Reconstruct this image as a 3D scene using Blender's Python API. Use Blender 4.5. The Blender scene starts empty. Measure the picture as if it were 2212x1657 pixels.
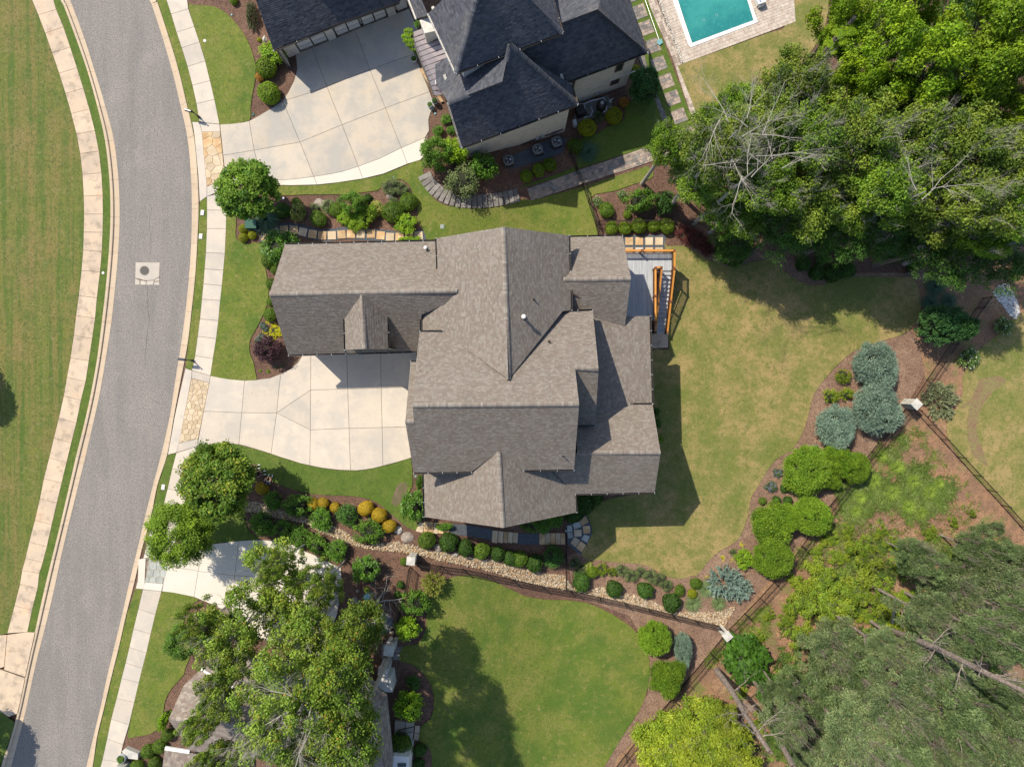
import bpy, math, random
import numpy as np
from mathutils import Vector, Matrix
from mathutils.geometry import tessellate_polygon
random.seed(7); RNG = np.random.default_rng(7)
sc = bpy.context.scene; COL = sc.collection
# ---------------- camera, sky, sun, exposure ----------------
H = 59.0; F = 1475.0; CX = 1106.0; CY = 828.5
cam_d = bpy.data.cameras.new('camera'); cam = bpy.data.objects.new('camera', cam_d); COL.objects.link(cam)
cam.location = (0, 0, H); cam.rotation_euler = (0, 0, 0)
cam_d.sensor_width = 36; cam_d.lens = 36 * F / 2212.0; cam_d.clip_end = 2000; cam_d.clip_start = 0.5
sc.camera = cam
SUN_EL = 51.0; SUN_AZ = -46.0          # azimuth clockwise from +Y
w = bpy.data.worlds.new('World'); sc.world = w; w.use_nodes = True
nt = w.node_tree; nt.nodes.clear()
sky = nt.nodes.new('ShaderNodeTexSky'); sky.sky_type = 'NISHITA'; sky.sun_disc = False
sky.sun_elevation = math.radians(SUN_EL); sky.sun_rotation = math.radians(SUN_AZ)
bg = nt.nodes.new('ShaderNodeBackground'); bg.inputs[1].default_value = 0.14
wo = nt.nodes.new('ShaderNodeOutputWorld')
nt.links.new(sky.outputs[0], bg.inputs[0]); nt.links.new(bg.outputs[0], wo.inputs[0])
sd = bpy.data.lights.new('sun', 'SUN'); sd.energy = 4.7; sd.angle = math.radians(0.6); sd.color = (1.0, 0.905, 0.755)
so = bpy.data.objects.new('sun', sd); COL.objects.link(so)
so.rotation_euler = (math.radians(90 - SUN_EL), 0, math.radians(-SUN_AZ) + math.pi)
so.location = (-40, 40, 60)
sc.view_settings.view_transform = 'Standard'; sc.view_settings.look = 'None'
sc.view_settings.exposure = 0.30; sc.view_settings.gamma = 1.0; sc.view_settings.use_curve_mapping = False
# ---------------- place helpers ----------------
DROP = 2.3
def g(x, y=0.0):
    t = (x + 8.0) / 13.0; t = 0.0 if t < 0 else (1.0 if t > 1 else t)
    return -DROP * (t * t * (3 - 2 * t))
def D(px, py, z=0.0):
    k = (H - z) / F
    return Vector(((px - CX) * k, (CY - py) * k, z))
def G(px, py, off=0.0):
    z = 0.0
    for _ in range(6):
        p = D(px, py, z); z = g(p.x) + off
    return D(px, py, z)
def C(px, py, h):          # world xy of a thing whose middle (height h) shows at the pixel; returns ground point
    z = 0.0
    for _ in range(6):
        p = D(px, py, z); z = g(p.x) + h
    return Vector((p.x, p.y, g(p.x)))
def T(i, j, s):            # photograph tile coordinates to picture coordinates
    out = []
    for q in s.split(','):
        a = q.split(); out.append((float(a[0]) / 4 + 553 * i, float(a[1]) / 4 + 414.25 * j))
    return out
def T1(i, j, x, y): return (x / 4 + 553 * i, y / 4 + 414.25 * j)
def smooth(pts, n=3, closed=True):
    out = []; N = len(pts)
    rng = range(N) if closed else range(N - 1)
    for i in rng:
        if closed: p0, p1, p2, p3 = pts[i - 1], pts[i], pts[(i + 1) % N], pts[(i + 2) % N]
        else: p0, p1, p2, p3 = pts[max(i - 1, 0)], pts[i], pts[i + 1], pts[min(i + 2, N - 1)]
        d1 = math.hypot(p2[0] - p1[0], p2[1] - p1[1])
        if d1 > 60: out.append(p1); continue
        for k in range(n):
            t = k / n; t2 = t * t; t3 = t2 * t
            out.append(tuple(0.5 * (2 * p1[a] + (p2[a] - p0[a]) * t + (2 * p0[a] - 5 * p1[a] + 4 * p2[a] - p3[a]) * t2 + (3 * p1[a] - p0[a] - 3 * p2[a] + p3[a]) * t3) for a in range(2)))
    if not closed: out.append(pts[-1])
    return out
# ---------------- materials ----------------
MATS = {}
def mat(name, base, layers=(), rough=0.85, bump=None, spec=0.3, metal=0.0, attr=False, vary=0.0, transl=0.0):
    m = bpy.data.materials.new(name); m.use_nodes = True; n = m.node_tree; n.nodes.clear()
    out = n.nodes.new('ShaderNodeOutputMaterial'); b = n.nodes.new('ShaderNodeBsdfPrincipled')
    b.inputs['Roughness'].default_value = rough; b.inputs['Metallic'].default_value = metal
    b.inputs['Specular IOR Level'].default_value = spec
    geo = n.nodes.new('ShaderNodeNewGeometry')
    if attr:
        a = n.nodes.new('ShaderNodeAttribute'); a.attribute_name = 'Col'; col = a.outputs['Color']
    else:
        c = n.nodes.new('ShaderNodeRGB'); c.outputs[0].default_value = (*base, 1); col = c.outputs[0]
    def noise(scale, detail=4, ngh=0.6, seed=0.0):
        mp = n.nodes.new('ShaderNodeMapping'); n.links.new(geo.outputs['Position'], mp.inputs['Vector'])
        sx = scale if isinstance(scale, tuple) else (scale,) * 3
        mp.inputs['Scale'].default_value = sx; mp.inputs['Location'].default_value = (seed, seed * 1.7, 0)
        tx = n.nodes.new('ShaderNodeTexNoise'); n.links.new(mp.outputs[0], tx.inputs['Vector'])
        tx.inputs['Scale'].default_value = 1.0; tx.inputs['Detail'].default_value = detail; tx.inputs['Roughness'].default_value = ngh
        return tx.outputs['Fac']
    for k, L in enumerate(layers):
        colr, scale, lo, hi = L[:4]; amt = L[4] if len(L) > 4 else 1.0; rot = L[5] if len(L) > 5 else 0
        f = noise(scale, 5, 0.65, 3.1 * k + 1)
        if rot: f.node.inputs['Vector'].links[0].from_node.inputs['Rotation'].default_value = (0, 0, rot)
        mr = n.nodes.new('ShaderNodeMapRange'); mr.inputs['From Min'].default_value = lo; mr.inputs['From Max'].default_value = hi
        mr.inputs['To Max'].default_value = amt; mr.interpolation_type = 'SMOOTHSTEP'
        n.links.new(f, mr.inputs['Value'])
        mx = n.nodes.new('ShaderNodeMix'); mx.data_type = 'RGBA'
        n.links.new(mr.outputs[0], mx.inputs['Factor']); n.links.new(col, mx.inputs['A']); mx.inputs['B'].default_value = (*colr, 1)
        col = mx.outputs['Result']
    if vary:
        oi = n.nodes.new('ShaderNodeObjectInfo'); mr = n.nodes.new('ShaderNodeMapRange')
        mr.inputs['To Min'].default_value = 1 - vary; mr.inputs['To Max'].default_value = 1 + vary
        n.links.new(oi.outputs['Random'], mr.inputs['Value'])
        mu = n.nodes.new('ShaderNodeVectorMath'); mu.operation = 'SCALE'
        n.links.new(col, mu.inputs[0]); n.links.new(mr.outputs[0], mu.inputs['Scale']); col = mu.outputs[0]
    n.links.new(col, b.inputs['Base Color'])
    if bump:
        last = None
        for (s, st, dist) in bump:
            bp = n.nodes.new('ShaderNodeBump'); bp.inputs['Strength'].default_value = st; bp.inputs['Distance'].default_value = dist
            n.links.new(noise(s, 3, 0.7, 5.5), bp.inputs['Height'])
            if last: n.links.new(last, bp.inputs['Normal'])
            last = bp.outputs[0]
        n.links.new(last, b.inputs['Normal'])
    if transl:
        t = n.nodes.new('ShaderNodeBsdfTranslucent'); n.links.new(col, t.inputs['Color'])
        ms = n.nodes.new('ShaderNodeMixShader'); ms.inputs[0].default_value = transl
        n.links.new(b.outputs[0], ms.inputs[1]); n.links.new(t.outputs[0], ms.inputs[2]); n.links.new(ms.outputs[0], out.inputs[0])
    else: n.links.new(b.outputs[0], out.inputs[0])
    MATS[name] = m; return m
M_soil = mat('soil', (0.19, 0.105, 0.065), [((0.2, 0.12, 0.07), 0.9, .45, .7), ((0.07, .04, .025), 9, .5, .7)], bump=[(30, .6, .03)])
M_mulch = mat('mulch', (0.15, 0.085, 0.060), [((0.23, 0.135, 0.092), 0.35, .40, .66, .8), ((0.07, .04, .03), 3, .50, .70, .6), ((0.045, .025, .018), 11, .46, .62, .85), ((0.34, .22, .155), 13, .58, .70, .8)], bump=[(14, 1, .06)])
M_mulchT = mat('mulch_tan', (0.235, 0.145, 0.10), [((0.34, 0.225, 0.155), 0.5, .38, .68, .85), ((0.13, .08, .055), 3, .50, .70, .6), ((0.09, .055, .04), 11, .46, .62, .85), ((0.46, .33, .23), 13, .58, .70, .85)], bump=[(14, 1, .06)])
M_clay = mat('clay', (0.34, 0.19, 0.105), [((0.23, 0.135, 0.085), 0.5, .36, .64), ((0.47, .30, .175), .35, .52, .72, .85), ((0.12, .08, .05), 3.0, .50, .70, .7), ((0.40, .29, .19), 5, .55, .72, .7), ((0.11, .07, .045), 12, .46, .64, .8), ((0.13, .17, .04), .6, .52, .70, .75)], bump=[(12, .9, .06)])
M_lawnL = mat('lawn_left', (0.142, 0.160, 0.030), [((0.235, 0.16, 0.060), (1.1, .07, 1), .40, .66, .50, .10), ((0.065, .125, .016), (2.2, .07, 1), .46, .62, .8, .10), ((0.25, .17, .072), .16, .46, .70, .55), ((0.07, .125, .018), .5, .50, .72, .7), ((0.25, .21, .09), 2.2, .50, .72, .55), ((0.055, .085, .016), 4.5, .48, .70, .75), ((0.05, .065, .016), 12, .46, .66, .7)], bump=[(10, .9, .06)])
M_lawnY = mat('lawn_back', (0.190, 0.186, 0.050), [((0.37, 0.262, 0.115), .7, .36, .64, .82), ((0.125, .165, .028), .20, .46, .68, .85), ((0.12, .15, .03), 1.3, .48, .70, .75), ((0.42, .31, .15), 2.6, .50, .76, .5), ((0.10, .12, .028), 4.0, .48, .72, .7), ((0.085, .09, .026), 12, .46, .66, .65)], bump=[(10, .9, .06)])
M_lawnG = mat('lawn_green', (0.130, 0.172, 0.022), [((0.205, 0.195, 0.048), .5, .38, .68, .75), ((0.065, .13, .014), .25, .46, .68, .85), ((0.31, .25, .095), 2.2, .52, .74, .55), ((0.07, .11, .016), 3.5, .48, .72, .75), ((0.05, .072, .012), 12, .46, .66, .7)], bump=[(10, .9, .06)])
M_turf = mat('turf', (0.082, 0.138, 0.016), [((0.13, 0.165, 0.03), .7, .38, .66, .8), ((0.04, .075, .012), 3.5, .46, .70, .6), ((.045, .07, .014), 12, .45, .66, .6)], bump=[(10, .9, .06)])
M_asph = mat('asphalt', (0.245, 0.224, 0.205), [((0.195, 0.182, 0.172), (.8, .10, 1), .42, .62, .75, .08), ((0.29, .262, .235), .3, .5, .72, .7), ((0.15, .14, .13), 3.2, .50, .75, .5), ((0.11, .105, .10), 9, .46, .64, .8), ((0.42, .39, .36), 10, .56, .68, .75)], bump=[(20, .5, .03)], rough=.9)
M_conc = mat('concrete', (0.54, 0.475, 0.395), [((0.44, 0.405, 0.36), .30, .40, .62, .8), ((0.60, .52, .42), .9, .5, .7, .6), ((0.34, .30, .26), 1.6, .55, .80, .45), ((0.42, .38, .33), 6, .50, .70, .35)], bump=[(30, .15, .01)], vary=.07)
M_concN = mat('concrete_stained', (0.50, 0.44, 0.36), [((0.37, 0.355, 0.325), .35, .38, .60, .85), ((0.54, .44, .32), .5, .48, .74, .55), ((0.34, .32, .29), 1.8, .52, .78, .5), ((0.40, .36, .31), 6, .50, .70, .35)], bump=[(30, .15, .01)], vary=.06)
M_concB = mat('concrete_new', (0.60, 0.55, 0.47), [((0.60, 0.57, 0.51), .5, .45, .62, .8)], bump=[(30, .1, .01)], vary=.03)
M_walkL = mat('concrete_tan', (0.55, 0.43, 0.31), [((0.47, 0.38, 0.29), .7, .42, .6, .8), ((0.27, .22, .17), 1.2, .48, .68, .7), ((0.60, .38, .22), .5, .58, .7, .35)], bump=[(30, .2, .01)], vary=.09)
M_curb = mat('curb_concrete', (0.50, 0.40, 0.29), [((0.36, 0.27, 0.19), (.5, 3.0, 1), .5, .7, .5), ((0.58, .42, .27), .8, .5, .68, .6)], bump=[(30, .2, .01)], vary=.05)
M_joint = mat('joint_dirt', (0.24, 0.195, 0.15), [((0.13, .10, .075), 3, .4, .6)])
def stone(name, c, c2, vary=.12): return mat(name, c, [(c2, 1.5, .42, .62), (tuple(x * .7 for x in c), 6, .52, .7, .5)], bump=[(14, .35, .02)], vary=vary)
M_flagY = stone('flagstone_yellow', (0.50, 0.395, 0.26), (0.56, .46, .33), .14)
M_flagO = stone('flagstone_orange', (0.45, 0.29, 0.15), (0.56, .41, .24), .18)
M_flagG = stone('flagstone_grey', (0.34, 0.36, 0.33), (0.42, .44, .40), .15)
M_grout = mat('grout', (0.40, 0.30, 0.19))
M_gravel = mat('blue_gravel', (0.11, 0.125, 0.145), [((0.04, .05, .065), 17, .45, .6), ((0.32, .36, .40), 24, .6, .68, .8)], bump=[(28, 1, .04)])
M_rock = mat('river_stone', (0.5, .4, .3), attr=True, rough=.8)
M_paver = mat('paver', (0.34, 0.275, 0.225), [((0.27, .22, .19), 3, .45, .62)], bump=[(20, .3, .01)], vary=.2)
M_paverT = mat('terrace_paver', (0.50, 0.435, 0.37), [((0.42, .34, .28), 3, .45, .62)], bump=[(20, .3, .01)], vary=.09)
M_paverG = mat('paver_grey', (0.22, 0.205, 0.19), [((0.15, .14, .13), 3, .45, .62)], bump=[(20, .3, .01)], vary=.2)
M_marble = mat('marble', (0.78, 0.78, 0.77), [((0.62, .64, .66), 2, .5, .65)], rough=.5)
M_white = mat('white_paint', (0.72, 0.70, 0.66), rough=.6)
M_siding = mat('white_brick', (0.60, 0.575, 0.52), [((0.52, .50, .45), 2, .45, .6)], bump=[((4, 4, 26), .25, .01)], rough=.8)
M_beige = mat('beige_wall', (0.42, .37, .30), [((0.36, .32, .26), 2, .45, .6)])
M_black = mat('black_metal', (0.018, 0.017, 0.018), rough=.45, spec=.5)
M_iron = mat('iron_fence', (0.02, 0.017, 0.015), rough=.6)
M_gutter = mat('dark_gutter', (0.03, 0.026, 0.024), rough=.5, spec=.5)
M_shed = mat('aluminium', (0.55, .56, .58), rough=.35, metal=.8)
M_shM = mat('shingle', (0.2, .2, .2), [((0.30, .27, .24), .25, .5, .75, .25)], attr=True, rough=.95, bump=[(60, .3, .01)])
M_under = mat('roof_felt', (0.09, .08, .075))
M_fascia = mat('fascia_white', (0.62, .60, .56))
M_fasciaB = mat('fascia_brown', (0.12, .09, .07))
M_metalroof = mat('metal_roof', (0.30, 0.26, 0.26), rough=.38, metal=.55)
M_deck = mat('deck_board', (0.42, 0.44, 0.46), [((0.35, .375, .40), (12, 1, 1), .45, .6)], vary=.12, rough=.7)
M_cedar = mat('cedar_cap', (0.60, 0.26, 0.05), [((0.42, .15, .025), (9, 3, 3), .45, .68, .7)], rough=.65, vary=.14)
M_cedarD = mat('cedar_dark', (0.17, 0.065, 0.025), rough=.65)
M_glass = mat('window_glass', (0.03, 0.05, 0.045), rough=.08, spec=.8)
M_water = mat('pool_water', (0.020, 0.19, 0.188), [((0.045, .28, .25), .16, .40, .60, .85), ((0.05, .30, .27), 4, .52, .66, .5)], rough=.07, spec=.6, bump=[(3.5, .25, .06)])
M_bark = mat('bark', (0.13, 0.10, 0.085), [((0.24, .20, .18), 7, .45, .65)], bump=[(20, .8, .03)])
M_pbark = mat('pine_bark', (0.21, 0.165, 0.14), [((0.34, .29, .25), 6, .45, .62), ((0.09, .065, .05), 9, .56, .68)], bump=[(12, 1, .04)])
M_grey = mat('grey_bark', (0.38, 0.355, 0.31), [((0.28, .26, .23), 6, .45, .65)], bump=[(20, .5, .02)])
M_leaf = mat('foliage', (0.1, .15, .03), attr=True, rough=.62, spec=.35, transl=.28)
M_leafV = mat('foliage_varied', (0.1, .15, .03), attr=True, rough=.62, spec=.35, transl=.28, vary=.18)
M_core = mat('core_filler', (0.022, 0.026, 0.012))
M_boulder = mat('boulder', (0.34, .29, .24), [((0.22, .19, .17), 2.5, .45, .62), ((0.46, .42, .37), 5, .58, .7)], bump=[(8, .8, .05)])
M_stonecap = mat('limestone', (0.52, .50, .45), [((0.40, .40, .37), 2.2, .45, .65), ((0.30, .28, .24), 9, .6, .7, .5)], bump=[(12, .3, .02)])
M_green = mat('green_box', (0.05, .12, .09)); M_teal = mat('patina', (0.16, .34, .36), rough=.5)
M_skin = mat('skin', (0.45, .26, .18)); M_navy = mat('navy_cloth', (0.018, .03, .09)); M_beigec = mat('cream_cloth', (0.55, .50, .42))
M_khaki = mat('khaki_cloth', (0.30, .25, .15)); M_darkc = mat('dark_cloth', (0.03, .025, .03)); M_hair = mat('hair', (0.015, .012, .01))
M_shoe = mat('white_shoe', (0.62, .66, .70)); M_plastic = mat('plastic_lid', (0.72, .66, .70)); M_pvc = mat('pvc', (0.62, .66, .72))
M_ceram = mat('ceramic', (0.35, .38, .40), rough=.4)
# ---------------- object helpers ----------------
def tag(o, label=None, cat=None, group=None, kind=None):
    if label: o['label'] = label
    if cat: o['category'] = cat
    if group: o['group'] = group
    if kind: o['kind'] = kind
    return o
def empty(name, loc, label, cat, group=None, rz=0):
    o = bpy.data.objects.new(name, None); COL.objects.link(o); o.location = loc; o.rotation_euler = (0, 0, rz); o.empty_display_size = .2
    return tag(o, label, cat, group)
def link(name, me, m=None, parent=None, loc=None, world=False):
    o = bpy.data.objects.new(name, me); COL.objects.link(o)
    if m is not None and not me.materials: me.materials.append(m)
    if parent:
        o.parent = parent
        if world: o.matrix_parent_inverse = world_inv(parent)
    if loc is not None: o.location = loc
    return o
def world_inv(p):
    M = Matrix.Identity(4); q = p
    chain = []
    while q: chain.append(q); q = q.parent
    for q in reversed(chain):
        M = M @ q.matrix_parent_inverse @ Matrix.LocRotScale(q.location, q.rotation_euler, q.scale)
    return M.inverted()
def npmesh(name, V, Fq, colors=None, smoothf=False):
    """V (n,3), Fq (m,k) same-size faces or list of tuples, colors per face (m,3)"""
    me = bpy.data.meshes.new(name)
    if isinstance(Fq, np.ndarray):
        m, k = Fq.shape
        me.vertices.add(len(V)); me.vertices.foreach_set('co', np.asarray(V, dtype=np.float32).ravel())
        me.loops.add(m * k); me.loops.foreach_set('vertex_index', Fq.astype(np.int32).ravel())
        me.polygons.add(m); me.polygons.foreach_set('loop_start', np.arange(0, m * k, k, dtype=np.int32))
        me.update(calc_edges=True)
        if colors is not None:
            a = me.color_attributes.new('Col', 'FLOAT_COLOR', 'CORNER')
            c = np.ones((m * k, 4), dtype=np.float32); c[:, :3] = np.repeat(colors, k, axis=0); a.data.foreach_set('color', c.ravel())
    else:
        me.from_pydata([tuple(v) for v in V], [], Fq); me.update()
        if colors is not None:
            a = me.color_attributes.new('Col', 'FLOAT_COLOR', 'CORNER')
            ks = [len(f) for f in Fq]; c = np.ones((sum(ks), 4), dtype=np.float32); c[:, :3] = np.repeat(np.asarray(colors), ks, axis=0)
            a.data.foreach_set('color', c.ravel())
    if smoothf: me.polygons.foreach_set('use_smooth', np.ones(len(me.polygons), dtype=bool))
    return me
class MB:
    def __init__(s): s.v = []; s.f = []; s.c = []
    def add(s, vs, fs, col=None):
        b = len(s.v); s.v += [tuple(v) for v in vs]; s.f += [tuple(i + b for i in f) for f in fs]
        if col is not None: s.c += [col] * len(fs)
    def box(s, c, size, rz=0.0, M=None):
        x, y, z = [a / 2 for a in size]; vs = [Vector((sx * x, sy * y, sz * z)) for sx in (-1, 1) for sy in (-1, 1) for sz in (-1, 1)]
        R = M if M is not None else Matrix.Rotation(rz, 3, 'Z'); c = Vector(c)
        s.add([R @ v + c for v in vs], [(0, 1, 3, 2), (4, 6, 7, 5), (0, 4, 5, 1), (2, 3, 7, 6), (0, 2, 6, 4), (1, 5, 7, 3)])
    def bar(s, a, b, wd, ht, up=Vector((0, 0, 1))):
        a = Vector(a); b = Vector(b); d = b - a; L = d.length
        if L < 1e-5: return
        d /= L; sdv = d.cross(up)
        if sdv.length < 1e-4: sdv = Vector((1, 0, 0))
        sdv.normalize(); u = sdv.cross(d)
        vs = [p + sdv * (sx * wd / 2) + u * (sz * ht / 2) for p in (a, b) for sx in (-1, 1) for sz in (-1, 1)]
        s.add(vs, [(0, 1, 3, 2), (4, 6, 7, 5), (0, 4, 5, 1), (2, 3, 7, 6), (0, 2, 6, 4), (1, 5, 7, 3)])
    def cyl(s, a, b, r, r2=None, n=10, cap=True):
        a = Vector(a); b = Vector(b); r2 = r if r2 is None else r2; d = (b - a).normalized()
        t = d.cross(Vector((0, 0, 1)));
        if t.length < 1e-3: t = Vector((1, 0, 0))
        t.normalize(); u = t.cross(d); vs = []
        for p, rr in ((a, r), (b, r2)):
            for k in range(n):
                an = 2 * math.pi * k / n; vs.append(p + t * (math.cos(an) * rr) + u * (math.sin(an) * rr))
        fs = [(k, (k + 1) % n, n + (k + 1) % n, n + k) for k in range(n)]
        if cap: fs += [tuple(range(n - 1, -1, -1)), tuple(range(n, 2 * n))]
        s.add(vs, fs)
    def lathe(s, c, prof, n=14):
        c = Vector(c); vs = []
        for r, z in prof:
            for k in range(n):
                an = 2 * math.pi * k / n; vs.append(c + Vector((math.cos(an) * r, math.sin(an) * r, z)))
        fs = []
        for q in range(len(prof) - 1):
            for k in range(n): fs.append((q * n + k, q * n + (k + 1) % n, (q + 1) * n + (k + 1) % n, (q + 1) * n + k))
        s.add(vs, fs)
    def prism(s, poly, z0, z1):
        n = len(poly)
        a = sum(poly[i][0] * poly[(i + 1) % n][1] - poly[(i + 1) % n][0] * poly[i][1] for i in range(n))
        if a < 0: poly = poly[::-1]
        f0 = (lambda p: z0 + p[2]) if len(poly[0]) > 2 else (lambda p: z0)
        f1 = (lambda p: z1 + p[2]) if len(poly[0]) > 2 else (lambda p: z1)
        vs = [(p[0], p[1], f0(p)) for p in poly] + [(p[0], p[1], f1(p)) for p in poly]
        s.add(vs, [tuple(range(n - 1, -1, -1)), tuple(range(n, 2 * n))] + [(k, (k + 1) % n, n + (k + 1) % n, n + k) for k in range(n)])
    def mesh(s, name, sm=False): return npmesh(name, s.v, s.f, s.c if s.c else None, sm)
    def build(s, name, m, parent=None, sm=False, world=True): return link(name, s.mesh(name, sm), m, parent, world=bool(parent) and world)
def clipx(poly, x0, x1):
    for sgn, xx in ((1, x0), (-1, x1)):
        out = []; n = len(poly)
        for i in range(n):
            a, b = poly[i], poly[(i + 1) % n]; da = sgn * (a[0] - xx); db = sgn * (b[0] - xx)
            if da >= 0: out.append(a)
            if (da > 0 > db) or (da < 0 < db):
                t = da / (da - db); out.append((xx, a[1] + (b[1] - a[1]) * t))
        poly = out
        if len(poly) < 3: return []
    return poly
XS = [-400] + [-8 + .65 * k for k in range(21)] + [400]
def drape(W, off, skirt=0.0, mb=None):
    """flat world polygon (xy) laid on the terrain"""
    mb = mb or MB()
    tris = tessellate_polygon([[Vector((p[0], p[1], 0)) for p in W]])
    for t in tris:
        tri = [(W[i][0], W[i][1]) for i in t]
        ar = (tri[1][0] - tri[0][0]) * (tri[2][1] - tri[0][1]) - (tri[2][0] - tri[0][0]) * (tri[1][1] - tri[0][1])
        if abs(ar) < 1e-7: continue
        if ar < 0: tri = tri[::-1]
        lo = min(p[0] for p in tri); hi = max(p[0] for p in tri)
        for k in range(len(XS) - 1):
            if XS[k] < hi and XS[k + 1] > lo:
                q = clipx(tri, XS[k], XS[k + 1])
                if len(q) >= 3: mb.add([(x, y, g(x) + off) for x, y in q], [tuple(range(len(q)))])
    if skirt:
        n = len(W)
        ar = sum(W[i][0] * W[(i + 1) % n][1] - W[(i + 1) % n][0] * W[i][1] for i in range(n))
        for i in range(n):
            a = Vector(W[i][:2]); b = Vector(W[(i + 1) % n][:2]); m = max(1, int((b - a).length / .6)) if min(a.x, b.x) < 5.2 and max(a.x, b.x) > -8.2 else 1
            for q in range(m):
                p = a.lerp(b, q / m); r = a.lerp(b, (q + 1) / m)
                vs = [(p.x, p.y, g(p.x) + off - skirt), (r.x, r.y, g(r.x) + off - skirt), (r.x, r.y, g(r.x) + off), (p.x, p.y, g(p.x) + off)]
                mb.add(vs, [(0, 1, 2, 3) if ar > 0 else (3, 2, 1, 0)])
    return mb
def sheet(name, pts, off, m, kind='structure', sm=True, skirt=0.05, label=None, cat=None, parent=None):
    P = smooth(pts) if sm else pts
    W = [tuple(G(x, y, off)[:2]) for x, y in P]
    o = drape(W, off, skirt).build(name, m, parent)
    if kind: o['kind'] = kind
    return tag(o, label, cat)
def inset(poly, d):
    n = len(poly); a = sum(poly[i][0] * poly[(i + 1) % n][1] - poly[(i + 1) % n][0] * poly[i][1] for i in range(n)); s = 1 if a > 0 else -1
    out = []
    for i in range(n):
        p0 = Vector(poly[i - 1][:2]); p1 = Vector(poly[i][:2]); p2 = Vector(poly[(i + 1) % n][:2])
        d1 = (p1 - p0); d2 = (p2 - p1)
        if d1.length < 1e-6 or d2.length < 1e-6: out.append(p1); continue
        d1.normalize(); d2.normalize(); n1 = Vector((-d1.y, d1.x)) * s; n2 = Vector((-d2.y, d2.x)) * s
        b = n1 + n2
        if b.length < .3: out.append(p1 + n1 * d); continue
        b.normalize(); out.append(p1 + b * (d / max(.4, b.dot(n1))))
    return out
def slab(name, pts, off, m, parent=None, gap=.016, thick=.09, world=False):
    W = pts if world else [tuple(G(x, y, off)[:2]) for x, y in pts]
    W = [tuple(p) for p in inset(W, gap)]
    return drape(W, off, thick).build(name, m, parent)
# ---------------- ground, road, walks, lawns ----------------
def struct_empty(name, label=None):
    o = bpy.data.objects.new(name, None); COL.objects.link(o); o['kind'] = 'structure'
    if label: o['label'] = label
    return o
drape([(-300, -300), (300, -300), (300, 300), (-300, 300)], -0.16).build('ground', M_soil)['kind'] = 'structure'
LO = .13       # lawns and walks stand this far above the road
curbL_back = T(0, 0, "390 -400, 528 0, 560 62, 668 350, 765 630, 850 935, 915 1222, 953 1560") + T(0, 1, "962 220, 948 520, 922 827, 888 1125, 848 1435") + T(0, 2, "795 75, 735 350, 665 630, 598 920, 528 1218, 455 1515") + T(0, 3, "390 125, 320 440, 243 790, 150 1220, 20 1640, -70 2000")
curbL_fr = T(0, 0, "480 -400, 605 0, 625 50, 730 335, 820 620, 912 925, 985 1215, 1025 1555") + T(0, 1, "1035 222, 1022 525, 995 830, 962 1135, 915 1440") + T(0, 2, "862 90, 802 362, 737 640, 665 930, 592 1225, 523 1520") + T(0, 3, "465 135, 395 430, 310 765, 210 1220, 95 1657, 10 2000")
curbR_fr = T(0, 0, "1120 -400, 1290 0, 1315 55, 1410 345, 1492 630, 1560 915, 1620 1195, 1650 1510") + T(0, 1, "1658 150, 1652 450, 1633 742, 1603 1038, 1565 1322, 1515 1632") + T(0, 2, "1467 287, 1395 605, 1325 870, 1255 1145, 1190 1422") + T(0, 3, "1120 50, 1060 320, 990 608, 925 878, 868 1142, 808 1392, 745 1657, 660 2000")
curbR_back = T(0, 0, "1180 -400, 1350 0, 1368 35, 1463 325, 1548 610, 1615 890, 1680 1180, 1712 1510") + T(0, 1, "1722 148, 1710 450, 1692 742, 1660 1042, 1625 1330, 1567 1632") + T(0, 2, "1508 290, 1452 610, 1367 875, 1310 1155, 1232 1430") + T(0, 3, "1170 50, 1100 325, 1035 612, 968 880, 905 1145, 845 1395, 805 1657, 720 2000")
so_ = lambda p: smooth(p, 4, False)
sheet('road', so_(curbL_fr) + so_(curbR_fr)[::-1], -0.004, M_asph, sm=False, skirt=0)
def curb(name, back, fr, f):
    """kerb stone and gutter pan in cast lengths"""
    e = struct_empty(name)
    k = len(back)
    for i in range(k - 1):
        q0, q1 = [], []
        seg = 4
        for s in range(seg + 1):
            t = s / seg
            def cr(P):
                p0, p1, p2, p3 = P[max(i - 1, 0)], P[i], P[i + 1], P[min(i + 2, k - 1)]
                return tuple(.5 * (2 * p1[a] + (p2[a] - p0[a]) * t + (2 * p0[a] - 5 * p1[a] + 4 * p2[a] - p3[a]) * t * t + (3 * p1[a] - p0[a] - 3 * p2[a] + p3[a]) * t ** 3) for a in (0, 1))
            q0.append(D(*cr(back))); q1.append(D(*cr(fr)))
        b = MB(); prof = [(0, LO), (.24, LO), (.32, LO - .015), (.36, .012), (1, .012)]
        for s in range(seg + 1):
            a = q0[s].copy(); c = q1[s].copy(); dd = (q0[1] - q0[0]).normalized() if s == 0 else ((q0[seg] - q0[seg - 1]).normalized() if s == seg else Vector((0, 0, 0)))
            sh = dd * (.008 if s == 0 else (-.008 if s == seg else 0))
            b.v += [tuple(a.lerp(c, u * 1.0) + Vector((0, 0, z)) + sh) for u, z in prof]
        m = len(prof)
        for s in range(seg):
            for q in range(m - 1):
                ff = (s * m + q, s * m + q + 1, (s + 1) * m + q + 1, (s + 1) * m + q)
                b.f.append(ff if f else ff[::-1])
        b.build('kerb_stone', M_curb, e)
    return e
curb('kerb', curbL_back, curbL_fr, False); curb('kerb', curbR_back, curbR_fr, True)
sheet('kerb_joint_sand', so_(curbL_back) + so_(curbL_fr)[::-1], 0.002, M_joint, sm=False, skirt=0)
sheet('kerb_joint_sand', so_(curbR_back) + so_(curbR_fr)[::-1], 0.002, M_joint, sm=False, skirt=0)
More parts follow.
